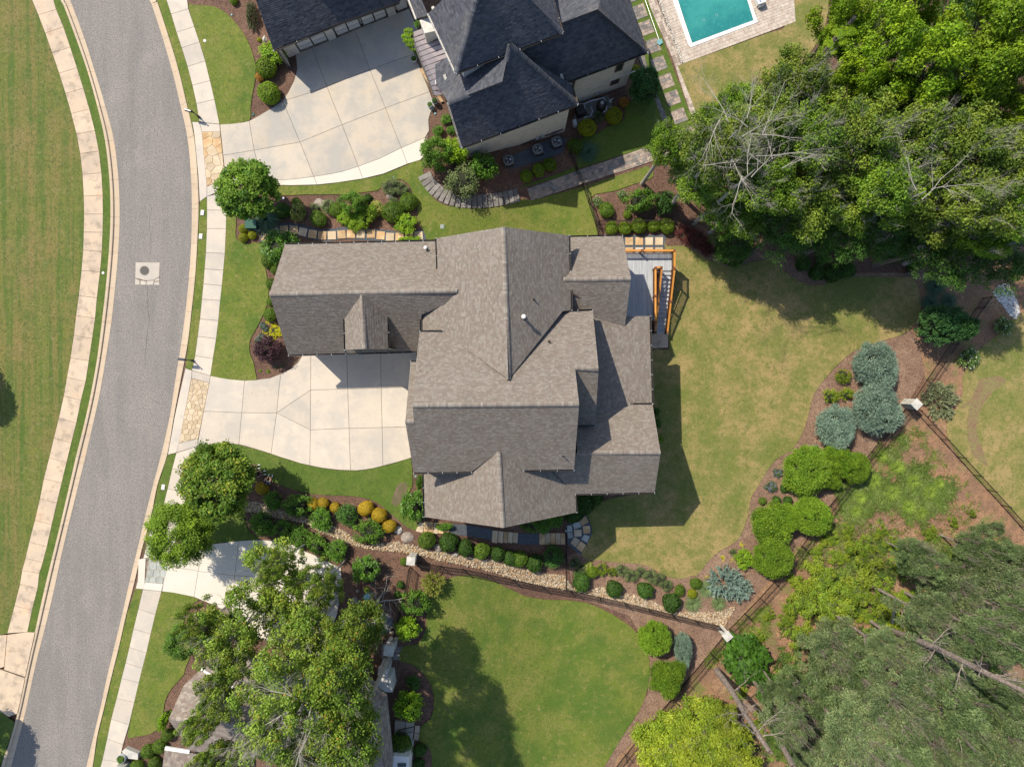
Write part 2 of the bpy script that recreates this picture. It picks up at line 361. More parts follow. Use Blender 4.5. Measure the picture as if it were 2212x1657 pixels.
# planting soil east of the right kerb
sheet('mulch_bed', so_(curbR_back) + [(500, 1950), (2600, 1950), (2600, -250), (400, -250)], 0.07, M_mulch, sm=False, skirt=.2)
# left walk
wl = T(0, 0, "170 -300, 225 -140, 275 0, 330 132, 390 290, 450 460, 510 635, 565 810, 615 985, 660 1160, 692 1330, 712 1510") + T(0, 1, "722 40, 726 195, 722 350, 718 505, 703 683, 680 900, 657 1070, 637 1240, 608 1438, 578 1602") + T(0, 2, "550 110, 508 298, 465 470, 424 640, 378 822, 344 995, 300 1182, 252 1368, 220 1508, 190 1615") + T(0, 3, "172 75, 125 262, 62 500")
wr = T(0, 0, "345 -350, 400 -180, 452 -30, 485 85, 548 235, 607 410, 665 588, 720 765, 773 945, 820 1130, 855 1308, 877 1497") + T(0, 1, "888 32, 890 195, 887 352, 880 518, 865 693, 838 918, 822 1093, 797 1270, 768 1462, 740 1640") + T(0, 2, "700 145, 660 340, 616 515, 575 683, 533 858, 492 1030, 448 1218, 405 1410, 370 1545, 340 1640") + T(0, 3, "325 112, 277 300, 237 488")
e = struct_empty('sidewalk', 'tan stained concrete sidewalk along the left side of the road')
for i in range(len(wl) - 1): slab('slab', [wl[i], wl[i + 1], wr[i + 1], wr[i]], LO + .012, M_walkL, e)
sheet('sidewalk_bed', wl + wr[::-1], LO - .03, M_joint, sm=False)
far = [(-400, 1800), (-400, -250)]
sheet('lawn', far + [(40, -75)] + wl + T(0, 3, "0 515, -40 540"), LO, M_lawnL, sm=False)
sheet('verge', wr + T(0, 3, "310 490") + so_(curbL_back[:-4])[::-1], LO - .01, M_turf, sm=False)
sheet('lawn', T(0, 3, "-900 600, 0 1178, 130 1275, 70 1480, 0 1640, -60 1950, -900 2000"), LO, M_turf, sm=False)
e = struct_empty('driveway', 'pale driveway apron cut off by the left edge of the photo')
for p in ("-600 560, 0 515, 60 512, 35 790, 0 800, -600 850", "62 512, 235 488, 308 492, 302 520, 222 880, 35 815", "-600 860, 0 812, 33 822, 221 888, 186 1060, 158 1190, 72 1222, 0 1175, -600 900"):
    slab('slab', T(0, 3, p), LO, M_walkL, e)
# right walks
def walk(name, L, R, m, label):
    e = struct_empty(name, label)
    for i in range(len(L) - 1): slab('slab', [L[i], L[i + 1], R[i + 1], R[i]], LO + .012, m, e)
    sheet('sidewalk_bed', L + R[::-1], LO - .03, M_joint, sm=False); return e
walk('sidewalk', T(0, 0, "1330 -300, 1378 -150, 1430 -20, 1478 125, 1525 283, 1570 418, 1620 578, 1662 740, 1697 898, 1722 1058"), T(0, 0, "1515 -360, 1560 -210, 1608 -70, 1627 78, 1678 232, 1723 365, 1773 530, 1815 700, 1853 862, 1897 1075"), M_conc, 'pale concrete sidewalk above the first stone driveway band')
walk('sidewalk', T(0, 1, "1787 40, 1788 160, 1787 320, 1778 527, 1767 668, 1757 798, 1744 928, 1727 1100, 1708 1250, 1685 1418, 1658 1545"), T(0, 1, "1955 -30, 1956 163, 1953 320, 1943 535, 1930 680, 1917 813, 1903 942, 1887 1115, 1868 1270, 1840 1443, 1818 1590"), M_conc, 'pale concrete sidewalk between the two upper driveways')
walk('sidewalk', T(0, 2, "1523 600, 1487 735, 1448 907, 1405 1080, 1355 1275, 1318 1400, 1285 1505"), T(0, 2, "1702 540, 1655 750, 1618 950, 1575 1120, 1530 1310, 1495 1440, 1455 1565"), M_conc, 'pale concrete sidewalk passing under the two street trees')
walk('sidewalk', T(0, 3, "1233 122, 1195 290, 1152 462, 1117 620, 1085 755, 1050 888, 1008 1060, 960 1240, 925 1410, 885 1590, 840 1760, 800 1900"), T(0, 3, "1395 138, 1342 338, 1302 505, 1265 668, 1230 803, 1200 925, 1160 1095, 1115 1290, 1063 1460, 1030 1610, 990 1790, 950 1930"), M_conc, 'pale concrete sidewalk at the lower left beside the road')
sheet('verge', so_(curbR_back[:8])[0:24] + T(0, 0, "1660 1052, 1720 1058, 1697 898, 1662 740, 1620 578, 1570 418, 1525 283, 1478 125, 1430 -20, 1330 -300"), LO - .01, M_lawnG, sm=False)
sheet('verge', T(0, 1, "1726 90, 1787 47, 1788 160, 1787 320, 1778 527, 1767 668, 1757 798, 1744 928, 1727 1100, 1708 1250, 1685 1418, 1660 1540, 1602 1525, 1625 1330, 1660 1042, 1692 742, 1710 450"), LO - .01, M_lawnG, sm=False)
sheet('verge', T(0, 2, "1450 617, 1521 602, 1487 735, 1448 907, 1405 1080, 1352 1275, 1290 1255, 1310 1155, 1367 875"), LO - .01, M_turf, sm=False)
sheet('verge', T(0, 3, "1170 115, 1230 120, 1195 290, 1152 462, 1117 620, 1085 755, 1050 888, 1008 1060, 960 1240, 925 1410, 885 1590, 840 1760, 740 1900, 805 1657, 845 1395, 905 1145, 968 880, 1035 612, 1100 325"), LO - .01, M_lawnG, sm=False)
# ---- driveways ----
def driveway(name, label, polys, m, bed):
    e = struct_empty(name, label)
    sheet('driveway_bed', bed, LO - .04, M_joint, sm=False, skirt=.05)
    for p in polys: slab('slab', p[0] if isinstance(p, tuple) and isinstance(p[1], bpy.types.Material) else p, LO + .012, p[1] if isinstance(p, tuple) and isinstance(p[1], bpy.types.Material) else m, e)
    return e
MD = [[(452, 828), (454.5, 812), (475, 816), (500, 820), (528, 822), (527.5, 828), (522, 891.5), (440, 888)],
 [(440, 888), (522, 891.5), (516, 960), (497, 958), (462, 958.5), (425.8, 963.5)],
 [(528, 822), (553, 821), (583, 817), (607, 808), (604, 828), (597.5, 892), (522, 891.5)],
 [(522, 891.5), (597.5, 892), (585.5, 980), (553, 969.7), (534, 964), (516, 960)],
 [(607, 808), (628, 797), (645, 782), (654, 767), (654, 740), (671.7, 740), (671, 842.5), (597.5, 892), (604, 828)],
 [(597.5, 892), (671, 842.5), (670.5, 928.5)],
 [(597.5, 892), (670.5, 928.5), (669, 1005), (650, 1001), (628, 994), (605, 987), (585.5, 980)],
 [(671.7, 740), (748.5, 740), (751, 840.5), (671, 842.5)], [(748.5, 740), (821.7, 740), (823.5, 838.3), (751, 840.5)], [(821.7, 740), (900, 740), (900, 836), (823.5, 838.3)],
 [(671, 842.5), (751, 840.5), (754, 925.2), (670.5, 928.5)], [(751, 840.5), (823.5, 838.3), (825.5, 923.5), (754, 925.2)], [(823.5, 838.3), (900, 836), (900, 921), (825.5, 923.5)],
 [(670.5, 928.5), (754, 925.2), (757, 1016), (735, 1015), (715, 1013), (692, 1010), (669, 1005)], [(754, 925.2), (825.5, 923.5), (827, 1006), (808, 1011), (790, 1014), (773, 1016), (757, 1016)], [(825.5, 923.5), (900, 921), (900, 984), (887, 989), (858, 998), (827, 1006)],
 T(0, 1, "1602 1525, 1658 1546, 1654 1612, 1645 1657, 1547 2172, 1523 2255, 1450 2272, 1508 1947, 1550 1750"),
 T(0, 1, "1658 1546, 1818 1590, 1808 1652, 1655 1612"), T(0, 2, "1545 515, 1713 475, 1703 540, 1523 597")]
driveway('driveway', 'pale concrete driveway of the brown-roofed house', MD, M_conc, [(401, 795), (415, 800), (454.5, 812), (528, 822), (583, 817), (628, 797), (654, 767), (654, 740), (900, 740), (900, 984), (827, 1006), (757, 1016), (669, 1005), (585.5, 980), (516, 960), (462, 958.5), (362, 982)])
ND = [[(475, 269.5), (500, 268), (525, 265), (538, 262), (549, 325), (482, 336)], [(482, 336), (549, 325), (566, 391), (566, 399), (505, 400), (488, 392)],
 [(538, 262), (553, 254.5), (590, 232.5), (611, 219), (648, 307.5), (549, 325)], [(549, 325), (648, 307.5), (678, 382), (640, 387), (590, 391), (566, 391)],
 [(611, 219), (623, 200), (635.5, 175), (642, 150), (639, 117.5), (674, 104), (706, 187.5), (673, 200)], [(611, 219), (673, 200), (706, 187.5), (739, 270), (648, 307.5)],
 [(648, 307.5), (739, 270), (774, 360), (740, 371), (710, 377), (678, 382)], [(674, 104), (767, 65.5), (799, 151), (706, 187.5)], [(706, 187.5), (799, 151), (832.5, 234), (739, 270)],
 [(739, 270), (832.5, 234), (867, 320), (820, 343), (774, 360)], [(767, 65.5), (883, 20), (905, 70), (903, 110), (895, 117), (799, 151)], [(799, 151), (895, 117), (908, 150), (928, 199), (832.5, 234)],
 [(832.5, 234), (928, 199), (940, 232), (930, 243), (925.5, 260), (927, 283), (918, 298), (867, 320)],
 ([(566, 391), (590, 391), (640, 387), (678, 382), (685, 399.5), (628, 401), (566, 399)], M_concB), ([(678, 382), (710, 377), (740, 371), (774, 360), (784, 386.5), (728, 395), (685, 399.5)], M_concB),
 ([(774, 360), (820, 343), (867, 320), (880, 354.5), (828, 376), (784, 386.5)], M_concB), ([(867, 320), (918, 298), (922, 330), (908, 346), (880, 354.5)], M_concB),
 (T(0, 0, "1660 1054, 1722 1058, 1745 1142, 1787 1612, 1788 1700, 1725 1745, 1712 1510, 1680 1180"), M_conc), (T(0, 0, "1722 1060, 1897 1077, 1903 1140, 1745 1142"), M_conc), (T(0, 0, "1787 1614, 1945 1550, 1960 1660, 1788 1702"), M_conc)]
driveway('driveway', 'stained concrete driveway of the black-roofed house', ND, M_concN, [(418, 264), (475, 269), (500, 268), (538, 262), (590, 232.5), (623, 200), (635.5, 175), (642, 150), (637, 112), (883, 18), (905, 70), (903, 110), (928, 199), (940, 232), (925.5, 260), (922, 330), (880, 354.5), (784, 386.5), (685, 399.5), (505, 401), (480, 420), (447, 425), (432, 400)])
SD = [[(361, 1221), (395, 1185), (440, 1178), (428, 1233.5)], [(440, 1178), (463, 1174.7), (515, 1168.5), (507, 1243), (428, 1233.5)],
 [(515, 1168.5), (553, 1166), (603, 1168.5), (628, 1174.7), (660, 1191), (690, 1203.5), (717, 1218), (736, 1226), (738, 1252), (620, 1250), (507, 1243)],
 [(361, 1221), (428, 1233.5), (419, 1289), (375, 1280), (350, 1277), (356, 1240)], [(428, 1233.5), (507, 1243), (502, 1297), (480, 1315), (450, 1302), (419, 1289)],
 [(507, 1243), (620, 1250), (738, 1252), (735, 1280), (729, 1325), (700, 1400), (600, 1400), (500, 1340), (502, 1297)], T(0, 2, "1300 1258, 1352 1278, 1285 1507, 1240 1507"), T(0, 3, "1195 -140, 1260 -150, 1250 57, 1240 120, 1172 113, 1190 48"), T(0, 3, "1250 58, 1410 72, 1395 138, 1235 120")]
driveway('driveway', 'pale concrete driveway below the street trees, partly in tree shade', SD, M_concB, [(325, 1142), (345, 1150), (395, 1185), (463, 1174.7), (553, 1166), (628, 1174.7), (717, 1218), (736, 1226), (738, 1256), (729, 1325), (700, 1400), (600, 1400), (480, 1330), (465, 1306), (419, 1289), (350, 1277), (292, 1273)])
# ---- crazy paving / flagstones ----
def voronoi_stones(name, poly, m, cell, label, grout=M_grout, off=LO + .02, gap=.018, rnd=.42, ang=0.0):
    """irregular flagstones filling a band, each stone its own part"""
    e = struct_empty(name, label)
    W = [G(x, y, off) for x, y in poly]; W = [(p.x, p.y) for p in W]
    sheet(name + '_mortar', poly, off - .02, grout, sm=False)
    xs = [p[0] for p in W]; ys = [p[1] for p in W]; rr = random.Random(len(poly) * 31 + int(abs(xs[0]) * 7))
    ca, sa = math.cos(ang), math.sin(ang); cx = sum(xs) / len(xs); cy = sum(ys) / len(ys); R = max(max(xs) - min(xs), max(ys) - min(ys)) * .75
    seeds = []; n = int(R / cell) + 2
    for i in range(-n, n + 1):
        for j in range(-n, n + 1):
            a = (i + (.5 if j % 2 else 0) + rr.uniform(-rnd, rnd)) * cell; b = (j + rr.uniform(-rnd, rnd)) * cell
            seeds.append((cx + a * ca - b * sa, cy + a * sa + b * ca))
    cells = []
    for i, s in enumerate(seeds):
        if not (min(xs) - cell < s[0] < max(xs) + cell and min(ys) - cell < s[1] < max(ys) + cell): continue
        q = list(W)
        q = clip_by(q, s, [t for t in seeds if t is not s and (t[0] - s[0]) ** 2 + (t[1] - s[1]) ** 2 < (3.2 * cell) ** 2])
        if len(q) < 3: continue
        ar = abs(sum(q[k][0] * q[(k + 1) % len(q)][1] - q[(k + 1) % len(q)][0] * q[k][1] for k in range(len(q)))) / 2
        if ar < .02: continue
        o = slab('stone', q, off + rr.uniform(0, .012), m[rr.randrange(len(m))] if isinstance(m, list) else m, e, gap=gap, thick=.04, world=True)
    return e
def clip_by(q, s, others):
    for t in others:
        mx, my = (s[0] + t[0]) / 2, (s[1] + t[1]) / 2; nx, ny = t[0] - s[0], t[1] - s[1]
        out = []; n = len(q)
        for k in range(n):
            a, b = q[k], q[(k + 1) % n]; da = -((a[0] - mx) * nx + (a[1] - my) * ny); db = -((b[0] - mx) * nx + (b[1] - my) * ny)
            if da >= 0: out.append(a)
            if (da > 0 > db) or (da < 0 < db):
                u = da / (da - db); out.append((a[0] + (b[0] - a[0]) * u, a[1] + (b[1] - a[1]) * u))
        q = out
        if len(q) < 3: return q
    return q
voronoi_stones('flagstone_band', T(0, 0, "1745 1142, 1903 1140, 1925 1340, 1938 1480, 1945 1550, 1787 1612, 1765 1370"), [M_flagY, M_flagY, M_flagO], .75, 'honey flagstone band crossing the upper driveway')
voronoi_stones('flagstone_band', T(0, 1, "1655 1614, 1808 1653, 1800 1700, 1760 1897, 1713 2132, 1545 2172"), M_flagY, .43, 'yellow crazy-paving band crossing the middle driveway')
voronoi_stones('flagstone_band', T(0, 2, "1287 1507, 1453 1567, 1430 1657, 1410 1729, 1250 1714, 1265 1657"), M_flagG, .62, 'grey flagstone band crossing the lower driveway', rnd=.15)
# ---- lawns east ----
sheet('lawn', T(0, 0, "1628 50, 1680 47, 1760 50, 1850 62, 1920 95, 1990 150, 2060 230, 2120 320, 2170 430, 2205 560, 2205 680, 2180 820, 2165 930, 2165 1000, 2155 1040, 2100 1058, 2000 1075, 1900 1078, 1853 862, 1815 700, 1773 530, 1723 365, 1678 232"), LO, M_lawnG, label=None)
sheet('lawn', T(0, 1, "1957 60, 2010 100, 2035 200, 2040 280, 2035 330, 2040 400, 2080 435, 2150 455, 2200 440, 2290 470, 2300 560, 2290 640, 2310 760, 2320 860, 2310 960, 2290 1020, 2250 1110, 2215 1180, 2165 1270, 2155 1330, 2160 1400, 2190 1480, 2205 1560, 2212 1622, 2110 1630, 2000 1625, 1900 1610, 1820 1588, 1840 1443, 1868 1270, 1887 1115, 1903 942, 1917 813, 1930 680, 1943 535, 1953 320"), LO, M_lawnG)
sheet('lawn', [(590, 401.5), (628, 402), (685, 400.5), (728, 396), (784, 387.5), (828, 377.5), (865, 363), (908, 347), (913, 370), (920, 390), (926, 414), (935, 427), (953, 440), (978, 447), (1015, 449), (1053, 449.5), (1106, 438), (1133, 430.5), (1147, 433), (1200, 420), (1260, 404), (1320, 384), (1375, 368), (1400, 360), (1411, 382), (1370, 398), (1323, 414), (1278, 425), (1285, 470), (1290, 512), (1250, 515), (1100, 520), (925, 530), (922, 518), (913, 495), (903, 479), (902, 452), (894, 427), (889, 414), (886, 402), (868, 388), (853, 390), (825, 396), (815, 412), (753, 420), (653, 421), (610, 422), (595, 410)], LO, M_lawnG)
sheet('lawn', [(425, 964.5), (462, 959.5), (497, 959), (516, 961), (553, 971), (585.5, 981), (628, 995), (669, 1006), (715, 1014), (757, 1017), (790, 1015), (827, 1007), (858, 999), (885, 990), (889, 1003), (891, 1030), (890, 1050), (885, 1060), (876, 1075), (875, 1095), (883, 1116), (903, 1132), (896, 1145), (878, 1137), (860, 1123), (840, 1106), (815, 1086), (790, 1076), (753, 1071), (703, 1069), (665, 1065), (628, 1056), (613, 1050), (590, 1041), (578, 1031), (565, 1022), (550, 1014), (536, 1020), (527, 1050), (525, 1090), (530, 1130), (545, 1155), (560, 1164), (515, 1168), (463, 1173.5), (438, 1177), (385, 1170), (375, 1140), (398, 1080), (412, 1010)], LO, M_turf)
sheet('mulch_bed', [(1440, 500), (1500, 480), (1620, 540), (1700, 560), (1850, 590), (2010, 590), (2060, 700), (1985, 830), (1950, 890), (1880, 985), (1790, 1095), (1700, 1222), (1640, 1290), (1565, 1370), (1480, 1475), (1420, 1545), (1300, 1700), (1240, 1700), (1300, 1620), (1400, 1500), (1400, 1400), (1360, 1330), (1240, 1285), (1225, 1200), (1300, 1180), (1500, 1200), (1600, 1060), (1700, 900), (1900, 700), (1600, 620)], .085, M_mulchT, skirt=.05)
sheet('lawn', [(1436, 522), (1442, 532), (1475, 531), (1494, 539), (1516, 554), (1543, 567), (1570, 575), (1600, 574), (1625, 566), (1659, 562)] + T(3, 1, "60 610, 130 670, 200 730, 280 780, 370 810, 450 805, 540 785, 640 750, 750 735, 900 735, 1050 743, 1200 735, 1250 750, 1290 810, 1315 900, 1320 1000, 1300 1080, 1230 1180, 1150 1240, 1000 1285, 850 1330, 740 1380, 640 1460, 540 1560, 460 1657") + T(3, 2, "400 90, 370 180, 345 290, 300 420, 240 530, 180 590, 80 650, 0 745") + T(2, 2, "2150 850, 2080 960, 2060 1020, 2045 1120, 2010 1230, 1960 1340, 1880 1400, 1780 1460, 1700 1530, 1640 1610, 1590 1657") + T(2, 3, "1545 5, 1515 20, 1450 28, 1380 20") + T(2, 2, "1320 1657, 1240 1610, 1150 1570, 1000 1550, 850 1540, 740 1525, 690 1535, 600 1475, 640 1400, 690 1300, 690 1240, 660 1160, 630 1115, 800 1010, 1000 965, 1150 955") + [(1405, 1060), (1415, 1000), (1412, 900), (1400, 860), (1405, 760), (1445, 755), (1440, 700), (1460, 600), (1440, 560)], LO, M_lawnY)
sheet('lawn', T(2, 3, "-40 110, 0 125, 120 180, 300 210, 480 215, 650 240, 800 300, 920 370, 1020 440, 1100 520, 1150 600, 1180 700, 1190 800, 1180 920, 1150 1050, 1090 1180, 1000 1320, 900 1480, 840 1580, 790 1657, 600 1900, -600 1950") + T(1, 3, "1520 1850, 1520 1657, 1515 1540, 1480 1470, 1410 1425, 1430 1300, 1500 1250, 1535 1150, 1535 1030, 1500 920, 1430 830, 1330 760, 1240 735, 1270 615, 1400 590, 1470 450, 1480 250, 1560 130, 1630 60, 1700 15, 1830 0, 1950 20, 2100 70"), LO, M_lawnG)
sheet('lawn', T(0, 3, "1395 142, 1500 150, 1620 175, 1715 208, 1660 250, 1610 320, 1585 410, 1590 480, 1640 600, 1640 700, 1600 800, 1590 850, 1540 910, 1480 980, 1430 1070, 1415 1150, 1400 1250, 1370 1320, 1290 1370, 1180 1390, 1100 1385, 1160 1095, 1200 925, 1230 803, 1265 668, 1302 505, 1342 338"), LO, M_lawnG)
sheet('lawn', [(1463.5, 143), (1476, 138), (1580, 101), (1659, 72), (1696, 57.5), (1676, 0), (1650, -70), (1810, -70), (1792, -20), (1790, 15), (1785, 45), (1775, 75), (1757, 105), (1740, 127), (1725, 145), (1700, 170), (1660, 200), (1568, 240), (1508, 256), (1495, 235)], LO, M_lawnY)
sheet('lawn', T(2, 0, "960 900, 1100 870, 1240 870, 1250 880, 1340 1140, 1190 1265, 590 1455, 570 1430, 560 1380, 600 1200, 730 1160, 820 1100, 950 1050, 980 950"), LO, M_turf)
sheet('lawn', T(2, 0, "80 1610, 300 1540, 480 1470, 540 1440, 555 1475, 350 1550, 130 1610"), LO, M_turf)
sheet('lawn', T(2, 0, "1005 -250, 1120 -250, 1180 0, 1575 1085, 1575 1100, 1410 1150, 1390 1130, 1260 830, 1150 500, 1020 0"), LO, M_turf, sm=False)
sheet('clay_slope', [(1880, 640), (2010, 600), (2700, 500), (2700, 1900), (1310, 1900), (1330, 1640), (1420, 1552), (1540, 1405), (1575, 1360), (1640, 1280), (1740, 1160), (1830, 1060), (1900, 970), (1955, 890), (2000, 820), (1990, 760), (1960, 700)], .10, M_clay, sm=False)
sheet('lawn', T(3, 1, "2600 1000, 2212 1045, 2100 1110, 1990 1230, 1860 1330, 1790 1400, 1750 1480, 1700 1560, 1680 1657") + T(3, 2, "1690 60, 1640 200, 1560 300, 1545 340, 1550 450, 1600 560, 1700 700, 1800 830, 1900 920, 2000 1010, 2212 1230, 2800 1700, 2900 900"), LO, M_lawnY)
sheet('erosion_path', T(3, 2, "1830 -30, 2000 -60, 2060 -20, 1960 60, 1880 150, 1830 250, 1800 400, 1850 560, 1900 700, 1850 690, 1760 600, 1725 450, 1720 300, 1740 200, 1670 220, 1680 180, 1760 130"), LO + .004, mat('worn_clay', (.21, .135, .075), [((.20, .18, .07), .9, .35, .6, .9), ((.16, .10, .06), 5, .45, .7)]), skirt=0)
sheet('bare_patch', T(1, 2, "1230 870, 1300 860, 1300 930, 1270 1000, 1210 1060, 1170 1020, 1200 930"), LO + .004, mat('bare_soil', (.11, .10, .05), [((.16, .12, .08), 2, .45, .6)]), skirt=0)
# ---- slatted gravel paths ----
sheet('gravel_path', T(1, 1, "30 420, 60 365, 110 345, 200 300, 200 278, 300 273, 400 288, 520 320, 600 327, 750 308, 860 308, 960 323, 1100 328, 1200 343, 1340 348, 1400 330, 1455 323, 1466 370, 1466 412, 1380 440, 1100 428, 900 417, 780 408, 650 428, 540 423, 440 403, 360 378, 250 362, 190 382, 130 420, 95 482, 50 440"), .10, M_gravel)
SP = [(90, 408, 40), (165, 350, -25), (242, 328, -3), (325, 330, 3), (403, 348, 12), (488, 367, 8), (572, 378, 3), (655, 378, -2), (738, 370, -4), (820, 365, 2), (905, 365, 3), (993, 365, 0), (1077, 378, 5), (1157, 392, 2), (1240, 392, 0), (1323, 386, -2), (1405, 380, -4)]
e = struct_empty('stepping_stone_path', 'row of square honey flagstones in blue gravel above the garage wing')
def rot_rect(cx, cy, w_, h_, a):
    a = math.radians(a); c, s = math.cos(a), math.sin(a)
    return [(cx + x * w_ / 2 * c - y * h_ / 2 * s, cy + x * w_ / 2 * s + y * h_ / 2 * c) for x, y in ((-1, -1), (1, -1), (1, 1), (-1, 1))]
for i, (x, y, a) in enumerate(SP):
    slab('stone', T(1, 1, ','.join('%f %f' % p for p in rot_rect(x, y, 70, 70, a))), .16, [M_flagO, M_flagY, M_flagO][i % 3], e, gap=0)
sheet('gravel_patio', T(2, 1, "950 380, 1325 372, 1328 480, 1300 520, 960 520"), .10, M_gravel, sm=False)
e = struct_empty('stepping_stone_path', 'ochre square stones in blue gravel beside the raised deck')
for i, x in enumerate((1013, 1100, 1186, 1271)):
    slab('stone', T(2, 1, ','.join('%f %f' % p for p in rot_rect(x, 428, 66, 66, 0))), .16, [M_flagO, M_flagO, M_flagY, M_flagY][i], e, gap=0)
    slab('stone', T(2, 1, ','.join('%f %f' % p for p in rot_rect(x, 512, 66, 60, 0))), .16, [M_flagO, M_conc, M_flagO, M_flagY][i], e, gap=0)
sheet('gravel_landing', T(1, 2, "1677 1213, 1760 1215, 1900 1235, 2050 1262, 2032 1350, 1860 1320, 1680 1298"), .12, M_gravel, sm=False)
sheet('gravel_landing', T(2, 2, "46 1296, 236 1296, 236 1392, 46 1388"), .12, M_gravel, sm=False)
sheet('gravel_fan', T(2, 2, "625 1125, 655 1165, 680 1220, 690 1270, 680 1340, 650 1410, 600 1476, 530 1430, 475 1370, 465 1290, 465 1230, 540 1180"), .12, M_gravel)
e = struct_empty('flagstone_fan', 'rusty flagstones set in a gravel fan outside the side gate')
for i, p in enumerate(("575 1185, 635 1143, 662 1195, 606 1228", "522 1215, 575 1182, 600 1235, 540 1260", "475 1228, 515 1226, 522 1275, 478 1283", "612 1232, 672 1228, 677 1290, 618 1296", "535 1263, 600 1263, 600 1318, 540 1322", "478 1288, 520 1282, 530 1330, 482 1338", "625 1305, 672 1318, 650 1375, 600 1345", "540 1325, 588 1355, 550 1413, 505 1380", "592 1362, 640 1395, 600 1455, 555 1418")):
    slab('stone', T(2, 2, p), .16, [M_flagO, M_flagG, M_flagG, M_flagO, M_flagY, M_flagG, M_flagG, M_flagY, M_flagO][i], e, gap=0)
def treads(lst, name, label, m, zf=0.0):
    e = struct_empty(name, label)
    for k, (t, p) in enumerate(lst):
        W = [G(x, y, .1) for x, y in T(t[0], t[1], p)]; z = sum(v.z for v in W) / 4 + .04; b = MB()
        b.prism([(v.x, v.y) for v in W], z - .3, z + .06); b.build('step', m[k % len(m)], e)
treads([((1, 2), "1415 1195, 1452 1204, 1440 1286, 1380 1272")] + [((1, 2), "%d %d, %d %d, %d %d, %d %d" % (x, 1190 + (x - 1452) * .1, x2, 1190 + (x2 - 1452) * .1, x2 - 8, 1294, x - 8, 1290)) for x, x2 in ((1455, 1490), (1494, 1536), (1540, 1578), (1582, 1628), (1632, 1676))], 'stone_steps', 'six sandstone steps at the front end of the side path', [M_flagY, M_flagO, M_flagO])
treads([((1, 2), "%d %d, %d %d, %d %d, %d %d" % (x + 8, 1268 + (x - 2040) * .1, x2 + 8, 1268 + (x2 - 2040) * .1, x2, 1376, x, 1370)) for x, x2 in ((2036, 2084), (2088, 2130), (2134, 2170), (2174, 2212), (2216, 2258))], 'stone_steps', 'sandstone steps between the two blue gravel landings', [M_flagY, M_flagY, M_flagO])
treads([((2, 2), "%d 1290, %d 1290, %d 1388, %d 1388" % (x, x2, x2, x)) for x, x2 in ((237, 284), (288, 330), (334, 374), (378, 418), (422, 458))], 'stone_steps', 'shaded stone steps just before the side gate', [M_flagO, M_flagY])
# ---- river rock bed ----
rb1 = T(1, 2, "-90 1030, 0 1020, 130 1060, 250 1100, 330 1150, 400 1140, 480 1180, 560 1240, 660 1230, 760 1265, 850 1340, 950 1400, 1050 1380, 1230 1365, 1400 1410, 1550 1450, 1700 1470, 1850 1500, 2050 1520, 2212 1560") + T(2, 2, "100 1600, 300 1640, 460 1657")
rb2 = T(2, 3, "520 100, 650 140, 780 90, 900 180, 1000 150, 1150 190, 1300 270, 1400 320, 1550 310, 1650 320, 1800 310, 1930 260, 1840 440, 1780 430, 1600 390, 1400 340, 1200 290, 1000 245, 800 195, 600 150, 470 120, 450 130, 250 85, 0 25") + T(1, 2, "2100 1640, 1900 1590, 1700 1550, 1400 1475, 1200 1445, 1050 1440, 950 1420, 850 1400, 700 1330, 560 1285, 430 1210, 330 1185, 150 1150, 0 1110, -90 1100")
RB = [tuple(G(x, y)[:2]) for x, y in rb1 + rb2]
def inpoly(x, y, P):
    c = False; n = len(P); j = n - 1
    for i in range(n):
        if (P[i][1] > y) != (P[j][1] > y) and x < (P[j][0] - P[i][0]) * (y - P[i][1]) / (P[j][1] - P[i][1]) + P[i][0]: c = not c
        j = i
    return c
def rocks(name, P, n, rmin, rmax, cols, label, off=.08, seed=3, kind='stuff'):
    r = np.random.default_rng(seed); xs = [p[0] for p in P]; ys = [p[1] for p in P]; pts = []
    while len(pts) < n:
        x = r.uniform(min(xs), max(xs)); y = r.uniform(min(ys), max(ys))
        if inpoly(x, y, P): pts.append((x, y))
    base = np.array([(0, 0, 1), (.9, 0, .25), (.28, .86, .3), (-.73, .53, .2), (-.73, -.53, .3), (.28, -.86, .22), (.72, .52, -.5), (-.3, .85, -.5), (-.9, 0, -.5), (-.28, -.86, -.5), (.7, -.5, -.5)])
    fc = np.array([(0, 1, 2), (0, 2, 3), (0, 3, 4), (0, 4, 5), (0, 5, 1), (1, 6, 2), (2, 7, 3), (3, 8, 4), (4, 9, 5), (5, 10, 1), (2, 6, 7), (3, 7, 8), (4, 8, 9), (5, 9, 10), (1, 10, 6)])
    Vs, Fs, Cs = [], [], []
    for i, (x, y) in enumerate(pts):
        s = r.uniform(rmin, rmax) * (1.35 if r.random() < .12 else 1); sc3 = np.array([s * r.uniform(.8, 1.35), s * r.uniform(.7, 1.0), s * r.uniform(.45, .8)])
        a = r.uniform(0, 6.283); c, si = math.cos(a), math.sin(a); v = base * sc3 * r.uniform(.85, 1.15, base.shape)
        v = np.column_stack([v[:, 0] * c - v[:, 1] * si, v[:, 0] * si + v[:, 1] * c, v[:, 2]]) + np.array([x, y, g(x) + off + s * .1 + r.uniform(0, .05)])
        Vs.append(v); Fs.append(fc + 11 * i); cc = np.array(cols[r.integers(len(cols))]) * r.uniform(.75, 1.2); Cs.append(np.tile(cc, (15, 1)))
    o = link(name, npmesh(name, np.vstack(Vs), np.vstack(Fs), np.vstack(Cs)), M_rock); o['kind'] = kind; o['label'] = label
    return o
sheet('rock_bed_base', [(0, 0)] * 0 + rb1 + rb2, .075, M_joint, sm=False, skirt=0)
